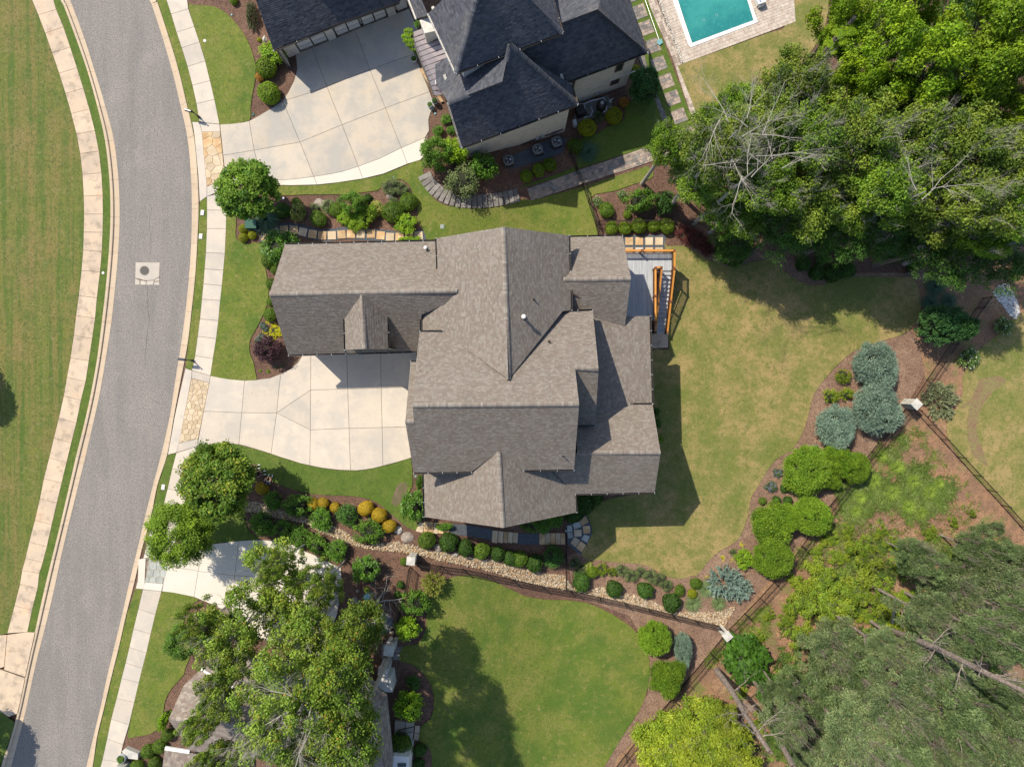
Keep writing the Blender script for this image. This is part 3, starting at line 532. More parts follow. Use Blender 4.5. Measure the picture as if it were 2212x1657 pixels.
rocks('river_rocks', RB, 6200, .055, .105, [(.38, .27, .155), (.43, .33, .215), (.32, .21, .11), (.42, .355, .27), (.27, .22, .165), (.50, .42, .31)], 'tan river rock bed running along the iron fence')
WR = [tuple(G(x, y)[:2]) for x, y in T(3, 1, "1930 880, 1980 820, 2060 790, 2110 870, 2150 960, 2170 1040, 2130 1100, 2080 1070, 2020 980")]
rocks('white_stones', WR, 700, .05, .10, [(.62, .60, .56), (.48, .48, .47), (.70, .68, .64)], 'pale stone drainage patch at the right edge', seed=5)
# ---- pavers ----
def paver_fill(e, poly, a, rows_h, wmin, wmax, m, off=LO + .01, limit=300, gap=.008, seed=1, tone=None):
    """bond of rectangular pavers clipped to a band; a: direction of the courses in radians"""
    W = [tuple(G(x, y, off)[:2]) for x, y in poly]; c, s = math.cos(a), math.sin(a); r = random.Random(seed)
    L = [(x * c + y * s, -x * s + y * c) for x, y in W]
    u0 = min(p[0] for p in L); u1 = max(p[0] for p in L); v0 = min(p[1] for p in L); v1 = max(p[1] for p in L); v = v0; out = []
    while v < v1:
        h = rows_h * r.choice((.8, 1, 1, 1.25)); u = u0 - r.uniform(0, wmax)
        while u < u1:
            wd = r.uniform(wmin, wmax); q = clip_rect(L, u + gap, u + wd - gap, v + gap, v + h - gap)
            if len(q) >= 3:
                ar = abs(sum(q[k][0] * q[(k + 1) % len(q)][1] - q[(k + 1) % len(q)][0] * q[k][1] for k in range(len(q)))) / 2
                if ar > .006: out.append((ar, [(x * c - y * s, x * s + y * c) for x, y in q]))
            u += wd
        v += h
    out.sort(key=lambda t: -t[0]); rest = MB()
    mm = m if isinstance(m, list) else [m]
    for k, (ar, q) in enumerate(out):
        if sum(q[i][0] * q[(i + 1) % len(q)][1] - q[(i + 1) % len(q)][0] * q[i][1] for i in range(len(q))) < 0: q = q[::-1]
        dz = r.uniform(0, .006); P3 = [(x, y, g(x)) for x, y in q]
        if k < limit:
            b = MB(); b.prism(P3, off - .04, off + dz); b.build('paver', r.choice(mm), e)
        else: rest.prism(P3, off - .04, off + dz)
    if rest.v: rest.build('paver_field', mm[0], e)['kind'] = 'stuff'
def clip_rect(P, x0, x1, y0, y1):
    q = clipx(P, x0, x1)
    if len(q) < 3: return []
    q = clipx([(b, a) for a, b in q], y0, y1)
    return [(b, a) for a, b in q] if len(q) >= 3 else []
PA = math.radians(20.5)
e = struct_empty('paver_path', 'weathered paver path crossing below the black-roofed house')
band = T(2, 0, "130 1635, 330 1560, 560 1478, 800 1400, 1000 1330, 1190 1265, 1330 1190, 1420 1150, 1575 1092, 1640 1110, 1780 1060, 1800 1090, 1600 1240, 1400 1330, 1250 1380, 1110 1430, 860 1510, 605 1592, 400 1660, 165 1735")
sheet('paver_base', band, LO - .02, M_joint, sm=False); paver_fill(e, band, PA, .24, .22, .55, [M_paver, M_paverG, M_paver], limit=260, seed=4)
e = struct_empty('paver_border', 'narrow paver strip between the artificial turf and the pool lawn')
band = T(2, 0, "1075 -250, 1165 0, 1440 560, 1480 640, 1640 1105, 1575 1090, 1370 540, 1180 0, 1090 -250")
band = T(2, 0, "1140 -100, 1250 0, 1475 555, 1432 572, 1645 1110, 1580 1095, 1390 520, 1200 80")
sheet('paver_base', band, LO - .02, M_joint, sm=False); paver_fill(e, band, PA - math.pi / 2, .24, .22, .5, [M_paver, M_paverT], limit=200, seed=5)
e = struct_empty('paver_border', 'shaded paver strip at the foot of the white house wall')
band = T(2, 0, "1090 490, 1140 480, 1260 830, 1390 1140, 1345 1155, 1240 880, 1150 640"); sheet('paver_base', band, LO - .02, M_joint, sm=False); paver_fill(e, band, PA - math.pi / 2, .24, .25, .5, M_paverG, limit=80, seed=6)  # grey pavers only, the shade by the wall painted into the strip
e = struct_empty('pool_terrace', 'pinkish paver terrace around the swimming pool')
band = T(2, 0, "1175 -260, 1415 -260, 1400 0, 1545 412, 2122 196, 2050 -20, 1960 -260, 2420 -260, 2450 190, 2212 280, 1478 552, 1262 0")
sheet('paver_base', band, LO - .02, M_joint, sm=False); paver_fill(e, band, PA, .26, .24, .5, M_paverT, limit=300, seed=7)
e = struct_empty('pool_coping', 'white marble coping of the swimming pool')
for k, p in enumerate(("1385 -10, 1430 -10, 1490 180, 1455 192", "1455 194, 1491 182, 1556 372, 1522 384", "1522 386, 1558 374, 1700 322, 1715 348, 1545 412", "1702 321, 1880 255, 1895 281, 1717 347", "1882 254, 2020 203, 2036 229, 1897 280", "2022 202, 2088 178, 2122 196, 2038 228", "2088 176, 2030 -10, 2050 -20, 2124 194", "1310 -250, 1355 -250, 1430 -12, 1385 -12", "1950 -250, 1975 -260, 2050 -22, 2030 -12")):
    slab('coping_stone', T(2, 0, p), LO + .05, M_marble, e, gap=.004)
sheet('pool_water', T(2, 0, "1354 -250, 1432 0, 1557 373, 2089 177, 2030 -10, 1957 -250"), LO - .012, M_water, sm=False, skirt=0)
STN = [tuple(G(x, y)[:2]) for x, y in T(2, 0, "1215 -100, 1240 -100, 1275 0, 1485 550, 1462 556, 1252 0")]
rocks('drain_pebbles', STN, 650, .03, .055, [(.7, .68, .64), (.6, .56, .5), (.16, .14, .13), (.66, .6, .5)], 'black and white pebble strip beside the pool terrace', off=LO, seed=8)
for i, (x, y) in enumerate(((1035, -40), (1100, 105), (1155, 245), (1215, 400), (1270, 555), (1332, 705), (1388, 850), (1445, 1005))):
    lab = ['stepping pad cut by the top edge of the photo', 'topmost fully seen paver pad by the black roof corner', 'second shaded paver pad down beside the black roof', 'paver pad beside the net end of the pool pole', 'shaded grey paver pad just below the pool net', 'first sunlit pinkish paver pad below the shade line', 'middle sunlit paver pad, second from the lower end', 'lowest sunlit pinkish paver pad in the turf strip'][i]
    e = struct_empty('stepping_pad', lab); P = T(2, 0, ','.join('%f %f' % p for p in rot_rect(x, y, 118, 118, -20.5)))
    sheet('pad_base', P, LO - .0, M_joint, sm=False); paver_fill(e, P, PA, .27, .25, .5, [M_paver, M_paver, M_paverG] if i > 4 else [M_paverG, M_paver], off=LO + .03, seed=20 + i)  # upper pads use greyer pavers, the shade on them put into the colour
# curved grey plank steps of the north neighbour
cv = smooth([(912, 366), (922, 388), (938, 408), (960, 424), (990, 434), (1030, 436), (1075, 432), (1132, 420)], 8, False)
e = struct_empty('plank_steps', 'curved flight of grey plank steps under the lime shrub')
acc = 0; last = cv[0]; pts = []
for p in cv[1:]:
    d = math.hypot(p[0] - last[0], p[1] - last[1]); k = 0
    while acc + d >= 11.5:
        t = (11.5 - acc) / d; last = (last[0] + (p[0] - last[0]) * t, last[1] + (p[1] - last[1]) * t); pts.append(last); d = math.hypot(p[0] - last[0], p[1] - last[1]); acc = 0
    acc += d; last = p
for i in range(len(pts) - 1):
    a, c = pts[i], pts[i + 1]; mx, my = (a[0] + c[0]) / 2, (a[1] + c[1]) / 2; an = math.degrees(math.atan2(c[1] - a[1], c[0] - a[0]))
    W = [G(x, y, .1) for x, y in rot_rect(mx, my, 10.2, 29, an)]; z = sum(v.z for v in W) / 4 + .05; b = MB(); b.prism([(v.x, v.y) for v in W], z - .25, z + .05); b.build('step', M_paverG, e)
# ---------------- roofs ----------------
TONES_M = [(.240, .213, .183), (.222, .194, .164), (.262, .236, .203), (.208, .174, .148), (.220, .184, .158), (.200, .176, .150), (.250, .226, .198)]
TONES_D = [(.066, .072, .088), (.078, .085, .102), (.052, .057, .070), (.092, .098, .112), (.062, .067, .080), (.080, .085, .098)]
TONES_S = [(.30, .255, .215), (.255, .22, .19), (.34, .30, .255), (.24, .19, .165)]
DEBUG = False
class Roof:
    def __init__(s, house, tones, w0=.15, w1=.32, exp=.145, th=.016):
        s.house = house; s.tones = tones; s.faces = []; s.sh = MB(); s.under = MB(); s.w0 = w0; s.w1 = w1; s.exp = exp; s.full = []; s.caps = []; s.th = th
        s.r = random.Random(11); s.warm = .975 if tones[0][0] > .15 else 1.0; s.dim = .875 if tones[0][0] > .15 else 1.0
    def face(s, pts, lift=0.0):
        P = [D(*p) if not isinstance(p, Vector) else p for p in pts]
        c0 = sum(P, Vector()) / len(P); A0 = np.array([(p.x - c0.x, p.y - c0.y, 1) for p in P]); q0 = np.linalg.lstsq(A0, np.array([p.z for p in P]), rcond=None)[0]
        res = [p.z - float(a @ q0) for p, a in zip(P, A0)]
        if max(map(abs, res)) > .25 and DEBUG: print('ROOF', [round(r_, 2) for r_ in res], [tuple(p[:2]) for p in pts][:3])
        nP = []
        for p in pts:       # vertex slides along its own line of sight onto the plane
            ax, ay = (p[0] - CX) / F, (CY - p[1]) / F; den = 1 + q0[0] * ax + q0[1] * ay; k = (H - float(q0[2]) + q0[0] * c0.x + q0[1] * c0.y) / den; nP.append(Vector((ax * k, ay * k, H - k)))
        P = nP
        ar = sum(P[i].x * P[(i + 1) % len(P)].y - P[(i + 1) % len(P)].x * P[i].y for i in range(len(P)))
        if ar < 0: P = P[::-1]
        tris = tessellate_polygon([[Vector((p.x, p.y, 0)) for p in P]])
        T3 = [[P[i] for i in t] for t in tris]; s.faces.append(T3)
        cen = sum(P, Vector()) / len(P); A = np.array([(p.x - cen.x, p.y - cen.y, 1) for p in P]); bb = np.array([p.z for p in P])
        cf = np.linalg.lstsq(A, bb, rcond=None)[0]; gx, gy = cf[0], cf[1]; sl = math.hypot(gx, gy)
        if sl < 1e-3: gx, gy, sl = 0, 1e-3, 1e-3
        vd = (gx / sl, gy / sl); ud = (vd[1], -vd[0]); k = 1 / math.sqrt(1 + sl * sl)
        s._under(P, T3)
        Q = [((p.x - cen.x) * ud[0] + (p.y - cen.y) * ud[1], (p.x - cen.x) * vd[0] + (p.y - cen.y) * vd[1]) for p in P]
        def zat(x, y): return s._z(T3, x, y)
        def W(u, v, dz): x = cen.x + u * ud[0] + v * vd[0]; y = cen.y + u * ud[1] + v * vd[1]; return (x, y, zat(x, y) + dz)
        u0 = min(q[0] for q in Q); u1 = max(q[0] for q in Q); v0 = min(q[1] for q in Q); v1 = max(q[1] for q in Q); ex = s.exp * k; v = v0 - .01
        n = len(Q); r = s.r
        while v < v1:
            strip = clipx([(q[1], q[0]) for q in Q], v, v + ex)
            if len(strip) >= 3:
                strip = [(b, a) for a, b in strip]; us = [q[0] for q in strip]; u = min(us) - r.uniform(0, s.w1); ue = max(us)
                # interior span where the strip is a plain rectangle
                while u < ue:
                    wd = r.uniform(s.w0, s.w1); q = clipx(strip, u + .004, u + wd - .004)
                    if len(q) >= 3:
                        c = r.choice(s.tones); f = r.uniform(.86, 1.14); f = (1 + (f - 1) * .6); f *= s.dim; col = (c[0] * f, c[1] * f * .985, c[2] * f * s.warm); jt = r.choice((0, 0, .006, .009))
                        full = len(q) == 4 and abs(min(p[0] for p in q) - u - .004) < 1e-4 and abs(max(p[0] for p in q) - u - wd + .004) < 1e-4
                        tp = [W(a, b, .006 + s.th * (1 - (b - v) / ex) + jt) for a, b in q]
                        if (q[1][0] - q[0][0]) * (q[2][1] - q[0][1]) - (q[2][0] - q[0][0]) * (q[1][1] - q[0][1]) < 0: pass
                        lowi = [i for i, (a, b) in enumerate(q) if b - v < 1e-3]
                        vs = list(tp); fs = [tuple(range(len(tp)))]
                        # keep upward winding
                        A2 = sum(tp[i][0] * tp[(i + 1) % len(tp)][1] - tp[(i + 1) % len(tp)][0] * tp[i][1] for i in range(len(tp)))
                        if A2 < 0: fs = [tuple(range(len(tp)))[::-1]]
                        if len(lowi) == 2:
                            a, b = lowi; m = len(vs); vs += [(vs[a][0], vs[a][1], vs[a][2] - .03), (vs[b][0], vs[b][1], vs[b][2] - .03)]; fs.append((a, b, m + 1, m))
                        if full and len(s.full) < 300 and r.random() < .05: s.full.append((vs, fs, col))
                        else: s.sh.add(vs, fs, col)
                    u += wd
            v += ex
    def _z(s, T3, x, y):
        best = None; bd = 1e9
        for a, b, c in T3:
            d = (b.y - c.y) * (a.x - c.x) + (c.x - b.x) * (a.y - c.y)
            if abs(d) < 1e-9: continue
            w0 = ((b.y - c.y) * (x - c.x) + (c.x - b.x) * (y - c.y)) / d; w1 = ((c.y - a.y) * (x - c.x) + (a.x - c.x) * (y - c.y)) / d; w2 = 1 - w0 - w1
            m = -min(w0, w1, w2, 0)
            if m < bd: bd = m; best = w0 * a.z + w1 * b.z + w2 * c.z
            if m <= 0: break
        return best
    def top(s, x, y, tol=1e-6):
        z = None
        for T3 in s.faces:
            for a, b, c in T3:
                d = (b.y - c.y) * (a.x - c.x) + (c.x - b.x) * (a.y - c.y)
                if abs(d) < 1e-9: continue
                w0 = ((b.y - c.y) * (x - c.x) + (c.x - b.x) * (y - c.y)) / d; w1 = ((c.y - a.y) * (x - c.x) + (a.x - c.x) * (y - c.y)) / d; w2 = 1 - w0 - w1
                if min(w0, w1, w2) >= -tol:
                    q = w0 * a.z + w1 * b.z + w2 * c.z; z = q if z is None or q > z else z
        return z
    def _under(s, P, T3):
        for t in T3:
            o = [(p.x, p.y, p.z) for p in t]
            if (o[1][0] - o[0][0]) * (o[2][1] - o[0][1]) - (o[2][0] - o[0][0]) * (o[1][1] - o[0][1]) < 0: o = o[::-1]
            s.under.add(o + [(x, y, z - .17) for x, y, z in o], [(0, 1, 2), (5, 4, 3)])
        n = len(P)
        for i in range(n):
            a, b = P[i], P[(i + 1) % n]; s.under.add([a, b, b - Vector((0, 0, .17)), a - Vector((0, 0, .17))], [(3, 2, 1, 0)])
    def ridge(s, p, q, wd=.34, pitch=.15, drop=.6):
        a = D(*p) if not isinstance(p, Vector) else p; b = D(*q) if not isinstance(q, Vector) else q
        d = b - a; L = d.length; d /= L; sd_ = d.cross(Vector((0, 0, 1))).normalized(); u = sd_.cross(d); n = int(L / pitch)
        for k in range(n):
            c = s.r.choice(s.tones); f = s.r.uniform(.95, 1.25); col = (c[0] * f, c[1] * f, c[2] * f); p0 = a + d * (k * L / n); p1 = a + d * ((k + 1) * L / n - .008)
            vs = []
            for pp, dz in ((p0, .062), (p1, .034)):
                for x, z in ((-wd / 2, -wd / 2 * drop), (-wd / 5, -.012), (wd / 5, -.012), (wd / 2, -wd / 2 * drop)): vs.append(pp + sd_ * x + u * (z + dz))
            vs += [vs[i] - u * .03 for i in range(4)]
            s.caps.append((vs, [(0, 1, 5, 4), (1, 2, 6, 5), (2, 3, 7, 6), (0, 8, 9, 1), (1, 9, 10, 2), (2, 10, 11, 3)], col))
    def finish(s, name='roof', fascia=None):
        root = s.under.build(name, M_under, s.house)
        if fascia: root.data.materials.clear(); root.data.materials.append(fascia)
        for vs, fs, col in s.full:
            b = MB(); b.add(vs, fs, col); b.build('shingle', M_shM, root)
        if s.sh.v: s.sh.build('shingle_field', M_shM, root)['kind'] = 'stuff'
        rest = MB()
        for i, (vs, fs, col) in enumerate(s.caps):
            if i < 300: b = MB(); b.add(vs, fs, col); b.build('ridge_cap', M_shM, root)
            else: rest.add(vs, fs, col)
        if rest.v: rest.build('ridge_cap_row', M_shM, root)['kind'] = 'stuff'
        s.root = root; return root
    def gutter(s, p, q, out=.07, step=1.05, m=None, side=1):
        a = D(*p) if not isinstance(p, Vector) else p; b = D(*q) if not isinstance(q, Vector) else q
        d = (b - a).normalized(); n = d.cross(Vector((0, 0, 1))).normalized() * side; a = a + n * .05; b = b + n * .05; m = m or M_gutter
        gb = MB(); dn = Vector((0, 0, -.05))
        gb.bar(a + dn + Vector((0, 0, -.06)), b + dn + Vector((0, 0, -.06)), .13, .02); gb.bar(a + n * .06 + dn, b + n * .06 + dn, .014, .13); gb.bar(a - n * .06 + dn, b - n * .06 + dn, .014, .13)
        o = gb.build('gutter', m, s.house); L = (b - a).length; k = max(1, int(L / step))
        hb = None
        for i in range(k + 1):
            c = a + d * (L * i / k); h = MB(); h.bar(c - n * .07 + Vector((0, 0, .02)), c + n * .07 + Vector((0, 0, .02)), .035, .015); hb = h.build('gutter_bracket', M_ceram, o)
def walls(house, roof, rects, z0, m, name='wall', step=.5, gap=.22):
    for poly in rects:
        n = len(poly)
        for i in range(n):
            a = Vector(poly[i]); b = Vector(poly[(i + 1) % n]); L = (b - a).length; k = max(1, int(L / step)); vs = []; ok = False
            for q in range(k + 1):
                p = a.lerp(b, q / k); z = roof.top(p.x, p.y); z = (z - gap) if z is not None else None
                vs.append((p, z))
            zs = [z for _, z in vs if z is not None]
            if not zs: continue
            mb = MB(); d = (b - a).normalized(); nn = Vector((d.y, -d.x)) * .1
            for q in range(k):
                (p, z), (r_, z2) = vs[q], vs[q + 1]
                if z is None or z2 is None: continue
                zb = z0 if z0 is not None else g(p.x) - .2; zb2 = z0 if z0 is not None else g(r_.x) - .2
                mb.add([(p.x, p.y, zb), (r_.x, r_.y, zb2), (r_.x, r_.y, z2), (p.x, p.y, z)], [(0, 1, 2, 3)])
            if mb.v: mb.build(name, m, house)
# ======== main brown-roofed house ========
hm = empty('brown_roofed_house', (0, 0, 0), 'large house with complex brown shingle gables in the centre', 'house')
R = Roof(hm, TONES_M)
eA, rA, eC, rC, rB, eBw, eBe, rG, eG = 4.75, 8.75, 8.0, 12.0, 10.9, 7.1, 7.0, 9.3, 5.0
A = {'NW': (615.5, 529, eA), 'RW': (581.8, 636, rA), 'SW': (623, 766.8, eA), 'SE': (902, 759, eA), 'RE': (988, 628, rA), 'NE': (944, 521, eA), 'V1': (946.8, 591, 7.3), 'V2': (963, 656.8, 7.9), 'V3': (910.5, 680.5, 7.05)}
# garage wing
dR, dS = (781.8, 637, 8.7), (787, 754, 8.55)
dW, dW2, dE, dE2 = (744.3, 684, 7.2), (746.5, 756, 6.9), (836.8, 683, 7.2), (838.8, 753.5, 6.9)
R.face([A['NW'], A['RW'], A['RE'], A['V1'], A['NE']])
R.face([A['RW'], A['SW'], (746, 763.2, eA), (744.3, 684, 7.35), dR])
R.face([dR, (744.3, 684, 7.35), (746, 763.2, eA), (839.5, 760.8, eA), (836.8, 683, 7.35)][0:1] + [(744.3, 684, 7.35), (746, 763.2, eA), (839.5, 760.8, eA), (836.8, 683, 7.35)])
R.face([A['RE'], dR, (836.8, 683, 7.35), (839.5, 760.8, eA), (902, 759, eA), (908, 717, 6.0), A['V3'], A['V2']])
for f in ([dR, dW, dW2, dS], [dR, dS, dE2, dE]): R.face([(p[0], p[1], p[2] + .05) for p in f])
# main north-south gable
B = {'N': (1088, 490.5, rB), 'S': (1098, 820, rB), 'NW': (943, 515, eBw), 'W': (946, 591, eBw + .1), 'NE': (1229, 509, eBe), 'E1': (1231, 588, eBe), 'E2': (1234, 671, eBe)}
R.face([B['N'], B['NW'], B['W'], (988, 628, rA + .02), A['V2'], (909.8, 681, 6.95), (910.5, 717, 6.95), (957, 716.5, 7.95), B['S']])
R.face([B['N'], B['S'], (1216, 672, 7.0), B['E2'], (1232.5, 622, 7.0), (1217, 604, 7.5), B['E1'], B['NE']])
# big east-west gable and its wings
cN = [(1098, 820, rB), (957, 716.5, 7.95), (906.8, 717.5, 7.85), (899, 782, 9.6), (893.5, 846, 11.3), (891.8, 876, rC), (1251, 873, rC), (1242, 794.5, 10.05), (1293, 797, 10.05), (1280.5, 671.5, 6.75), (1216, 672, 7.0)]
R.face(cN)
R.face([(899, 782, 7.7), (887, 782, 7.6), (875.5, 911, 11.0), (894, 911, 11.0), (892, 880, 10.2)])
R.face([(891.8, 876, rC), (894, 911, 11.05), (875.5, 911, 11.05), (893.5, 1021, eC), (1018.5, 1019, eC), (1077, 975, 9.35), (1131, 1015.5, eC), (1240, 1014, eC), (1251, 873, rC)])
R.face([(1242, 795, 10.05), (1293, 797, 10.05), (1285.5, 918, 6.7), (1248.5, 918, 6.7)])
# south gable
R.face([(1077, 975, rG), (1086.5, 1140, rG), (917.5, 1116.5, eG), (915.5, 1022, eG), (1018.5, 1019, 7.7)])
R.face([(1077, 975, rG), (1131, 1013, 7.95), (1192, 1010, 6.3), (1243, 1066.5, eG), (1244.5, 1107, eG), (1086.5, 1140, rG)])
# rear wings
R.face([(1217, 604, 7.5), (1231, 588, 6.9), (1231, 512.5, 4.75), (1344.8, 510.5, 4.75), (1363, 601.7, 7.5)])
R.face([(1217, 604, 7.5), (1363, 601.7, 7.5), (1349.8, 706, 4.85), (1281, 688, 5.4), (1280, 672, 5.9), (1233.5, 672, 5.9), (1230, 640, 6.6)])
R.face([(1281, 686, 5.45), (1349.8, 706, 4.85), (1354, 683.5, 4.8), (1404, 683, 4.6), (1409, 874, 4.6), (1360, 874, 4.8), (1250, 912, 5.9), (1252, 800, 5.9), (1278, 688, 5.5)])
R.face([(1247, 978, 7.6), (1427, 978, 7.6), (1409.5, 874.5, 5.0), (1360, 874.5, 5.0), (1245, 908, 5.9)])
R.face([(1247, 978, 7.6), (1190, 1000, 7.2), (1192, 1014, 6.6), (1243, 1067, eG), (1414, 1063, eG), (1427, 978, 7.6)])
for a, b in (((581.8, 636, rA), (988, 628, rA)), (dR, dS), ((1088, 490.5, rB), (1098, 820, rB)), ((891.8, 876, rC), (1251, 873, rC)), ((875.5, 911, 11.05), (894, 911, 11.05)), ((1242, 795, 10.1), (1293, 797, 10.1)), ((1077, 975, rG), (1086.5, 1140, rG)), ((1217, 604, 7.5), (1363, 601.7, 7.5)), ((1247, 978, 7.62), (1427, 978, 7.62))):
    R.ridge(a, b)
R.finish()
for a, b, s in (((615.5, 529, eA), (944, 521, eA), -1), ((623, 766.8, eA), (902, 759, eA), 1), (dW, dW2, 1), (dE2, dE, 1), ((943, 515, eBw), (946, 591, eBw), 1), ((909.8, 681, 6.95), (910.5, 717, 6.95), 1), ((906.8, 717.5, 7.95), (957, 716.5, 8.05), -1), ((887, 782, 7.65), (900, 781.5, 7.7), -1),
                ((893.5, 1021, eC), (1018.5, 1019, eC), 1), ((1131, 1015.5, eC), (1240, 1014, eC), 1), ((915.5, 1022, eG), (917.5, 1116.5, eG), 1), ((1244.5, 1107, eG), (1242, 1066.5, eG), 1), ((1243, 1067, eG), (1414, 1063, eG), 1), ((1360, 874, 5.0), (1409, 873.5, 5.0), -1), ((1409, 873, 4.6), (1404, 683, 4.6), 1),
                ((1248.5, 918, 6.7), (1285.5, 918, 6.7), 1), ((1280.5, 671.5, 6.8), (1216, 672, 7.05), 1), ((1234, 671, eBe), (1233, 622, eBe), 1), ((1231, 588, eBe), (1229, 509, eBe), 1), ((1344.8, 510.5, 4.75), (1231, 512.5, 4.75), 1)):
    R.gutter(a, b, side=s)
def rect(x0, y0, x1, y1): return [(x0, y0), (x1, y0), (x1, y1), (x0, y1)]
walls(hm, R, [rect(-17.3, 2.7, -4.5, 10.5), rect(-5.2, 4.0, 3.9, 10.9), rect(-6.7, -6.2, 4.2, 4.2), rect(-7.4, -6.1, -6, 1.3), rect(-6.5, -9.9, 4.7, -6), rect(3.8, 4.6, 8.6, 11.3), rect(4.5, -2.4, 10.5, 4.6), rect(4.0, -8.0, 10.7, -1.9)], None, M_beige)
walls(hm, R, [rect(3.6, -2.9, 6.1, 5.4)], None, M_beige)
# dormer cheeks and front
b = MB()
p = [D(746.5, 754, 6.6), D(838.8, 752, 6.6), D(787, 752, 8.35), D(746, 761, 4.8), D(839, 759, 4.8)]
yf = p[0].y + .25
b.add([(p[0].x + .2, yf, p[0].z), (p[1].x - .2, yf, p[1].z), (p[2].x, yf, p[2].z), (p[0].x + .2, yf, 4.6), (p[1].x - .2, yf, 4.6)], [(3, 4, 1, 2, 0)])
for q in (p[0].x + .2, p[1].x - .2): b.add([(q, yf, 4.6), (q, yf, 6.6), (q, yf + 2.2, 6.8)], [(0, 1, 2)])
b.build('dormer_wall', M_beige, hm)
# windows and doors in the outer walls
def win(x, y, z, wd, ht, face, name='window'):
    d = Vector((1, 0, 0)) if face in 'SN' else Vector((0, 1, 0)); o = {'S': Vector((0, -1, 0)), 'N': Vector((0, 1, 0)), 'E': Vector((1, 0, 0)), 'W': Vector((-1, 0, 0))}[face]; c = Vector((x, y, z)); f = .09
    def bx_(mb, u0, u1, z0, z1, t0, t1):
        P = [c + d * u + Vector((0, 0, q)) + o * t for t in (t0, t1) for u, q in ((u0, z0), (u1, z0), (u1, z1), (u0, z1))]; mb.add(P, [(0, 1, 2, 3), (7, 6, 5, 4), (0, 4, 5, 1), (2, 6, 7, 3), (0, 3, 7, 4), (1, 5, 6, 2)])
    mb = MB(); w2 = wd / 2
    for a in ((-w2, w2, ht - f, ht, .003, .06), (-w2, w2, 0, f, .003, .09), (-w2, -w2 + f, f, ht - f, .003, .06), (w2 - f, w2, f, ht - f, .003, .06)): bx_(mb, *a)
    fr = mb.build(name, M_white, hm)
    for z0, z1 in ((f, ht / 2 - .03), (ht / 2 + .03, ht - f)):
        mb = MB(); bx_(mb, -w2 + f, w2 - f, z0, z1, .003, .02); mb.build('pane' if name == 'window' else 'door_panel', M_glass if name == 'window' else M_white, fr)
for x in (-15.2, -12.2, -9.4): win(x, 2.7, .05, 2.5, 2.3, 'S', 'garage_door')
for x, y, z, a, b_, fc in ((-4.5, -9.9, 1.2, 1.2, 1.8, 'S'), (-1, -9.9, 1.2, 1.2, 1.8, 'S'), (2.5, -9.9, 1.2, 1.2, 1.8, 'S'), (-.9, -9.9, 5.4, 1.2, 1.3, 'S'), (6.5, -8, 1.2, 1.2, 1.8, 'S'), (9, -8, 1.2, 1.2, 1.8, 'S'), (10.7, -6.5, 1.3, 1.4, 1.9, 'E'), (10.7, -4, 1.3, 1.4, 1.9, 'E'), (10.7, -6.5, -1.6, 1.4, 1.8, 'E'), (10.7, -4, -1.6, 1.4, 1.8, 'E'), (10.5, 0, 1.3, 1.6, 1.9, 'E'), (10.5, 2.6, 1.3, 1.6, 1.9, 'E'), (10.5, 0, -1.8, 1.6, 2.0, 'E'), (-2, 10.9, 4.5, 1.2, 1.6, 'N'), (1.5, 10.9, 4.5, 1.2, 1.6, 'N'), (-17.3, 5, 1.1, 1.1, 1.6, 'W'), (-17.3, 8, 1.1, 1.1, 1.6, 'W'), (-7.4, -3, 1.0, 1.4, 1.9, 'W'), (-7.4, -1, 4.6, 1.2, 1.6, 'W')): win(x, y, z, a, b_, fc)
# roof fittings
def pipe(px, py, z, h, r, m, hood=False):
    p = D(px, py, z); z0 = R.top(p.x, p.y) or z; b = MB(); b.cyl((p.x, p.y, z0 - .1), (p.x, p.y, z0 + h), r, n=10)
    o = b.build('vent_pipe', m, hm)
    if hood:
        b = MB(); b.lathe((p.x, p.y, z0 + h - .05), [(r * 1.2, 0), (r * 1.7, .06), (r * 1.6, .13), (r * .9, .19), (0, .2)], 12); b.build('vent_hood', M_white if m is M_shed else m, o)
    b = MB(); b.lathe((p.x, p.y, z0 - .05), [(r * 2.2, 0), (r * 1.6, .08), (r * 1.05, .16)], 12); b.build('flashing', M_gutter, o)
pipe(921.5, 539, 5.2, .45, .09, M_shed, True); pipe(1131, 686, 10.2, .9, .10, M_shed, True); pipe(1153, 645, 9.8, .35, .05, M_black); pipe(1187, 738, 9, .3, .06, M_black); pipe(1217, 986, 9, .45, .045, M_black)
b = MB(); b.bar(D(1238, 634, 6.95), D(1272, 656, 5.95), .10, .09); b.build('downspout', M_fasciaB, hm)
def wallseg(name, a, b, z0a, z0b, z1a, z1b, m, th=.2, parent=None):
    d = (b - a); d.z = 0; d.normalize(); n = Vector((d.y, -d.x, 0)) * -th; mb = MB()
    vs = [Vector((a.x, a.y, z0a)), Vector((b.x, b.y, z0b)), Vector((b.x, b.y, z1b)), Vector((a.x, a.y, z1a))]
    mb.add(vs + [v + n for v in vs], [(0, 1, 2, 3), (7, 6, 5, 4), (0, 3, 7, 4), (1, 5, 6, 2), (3, 2, 6, 7)]); return mb.build(name, m, parent)
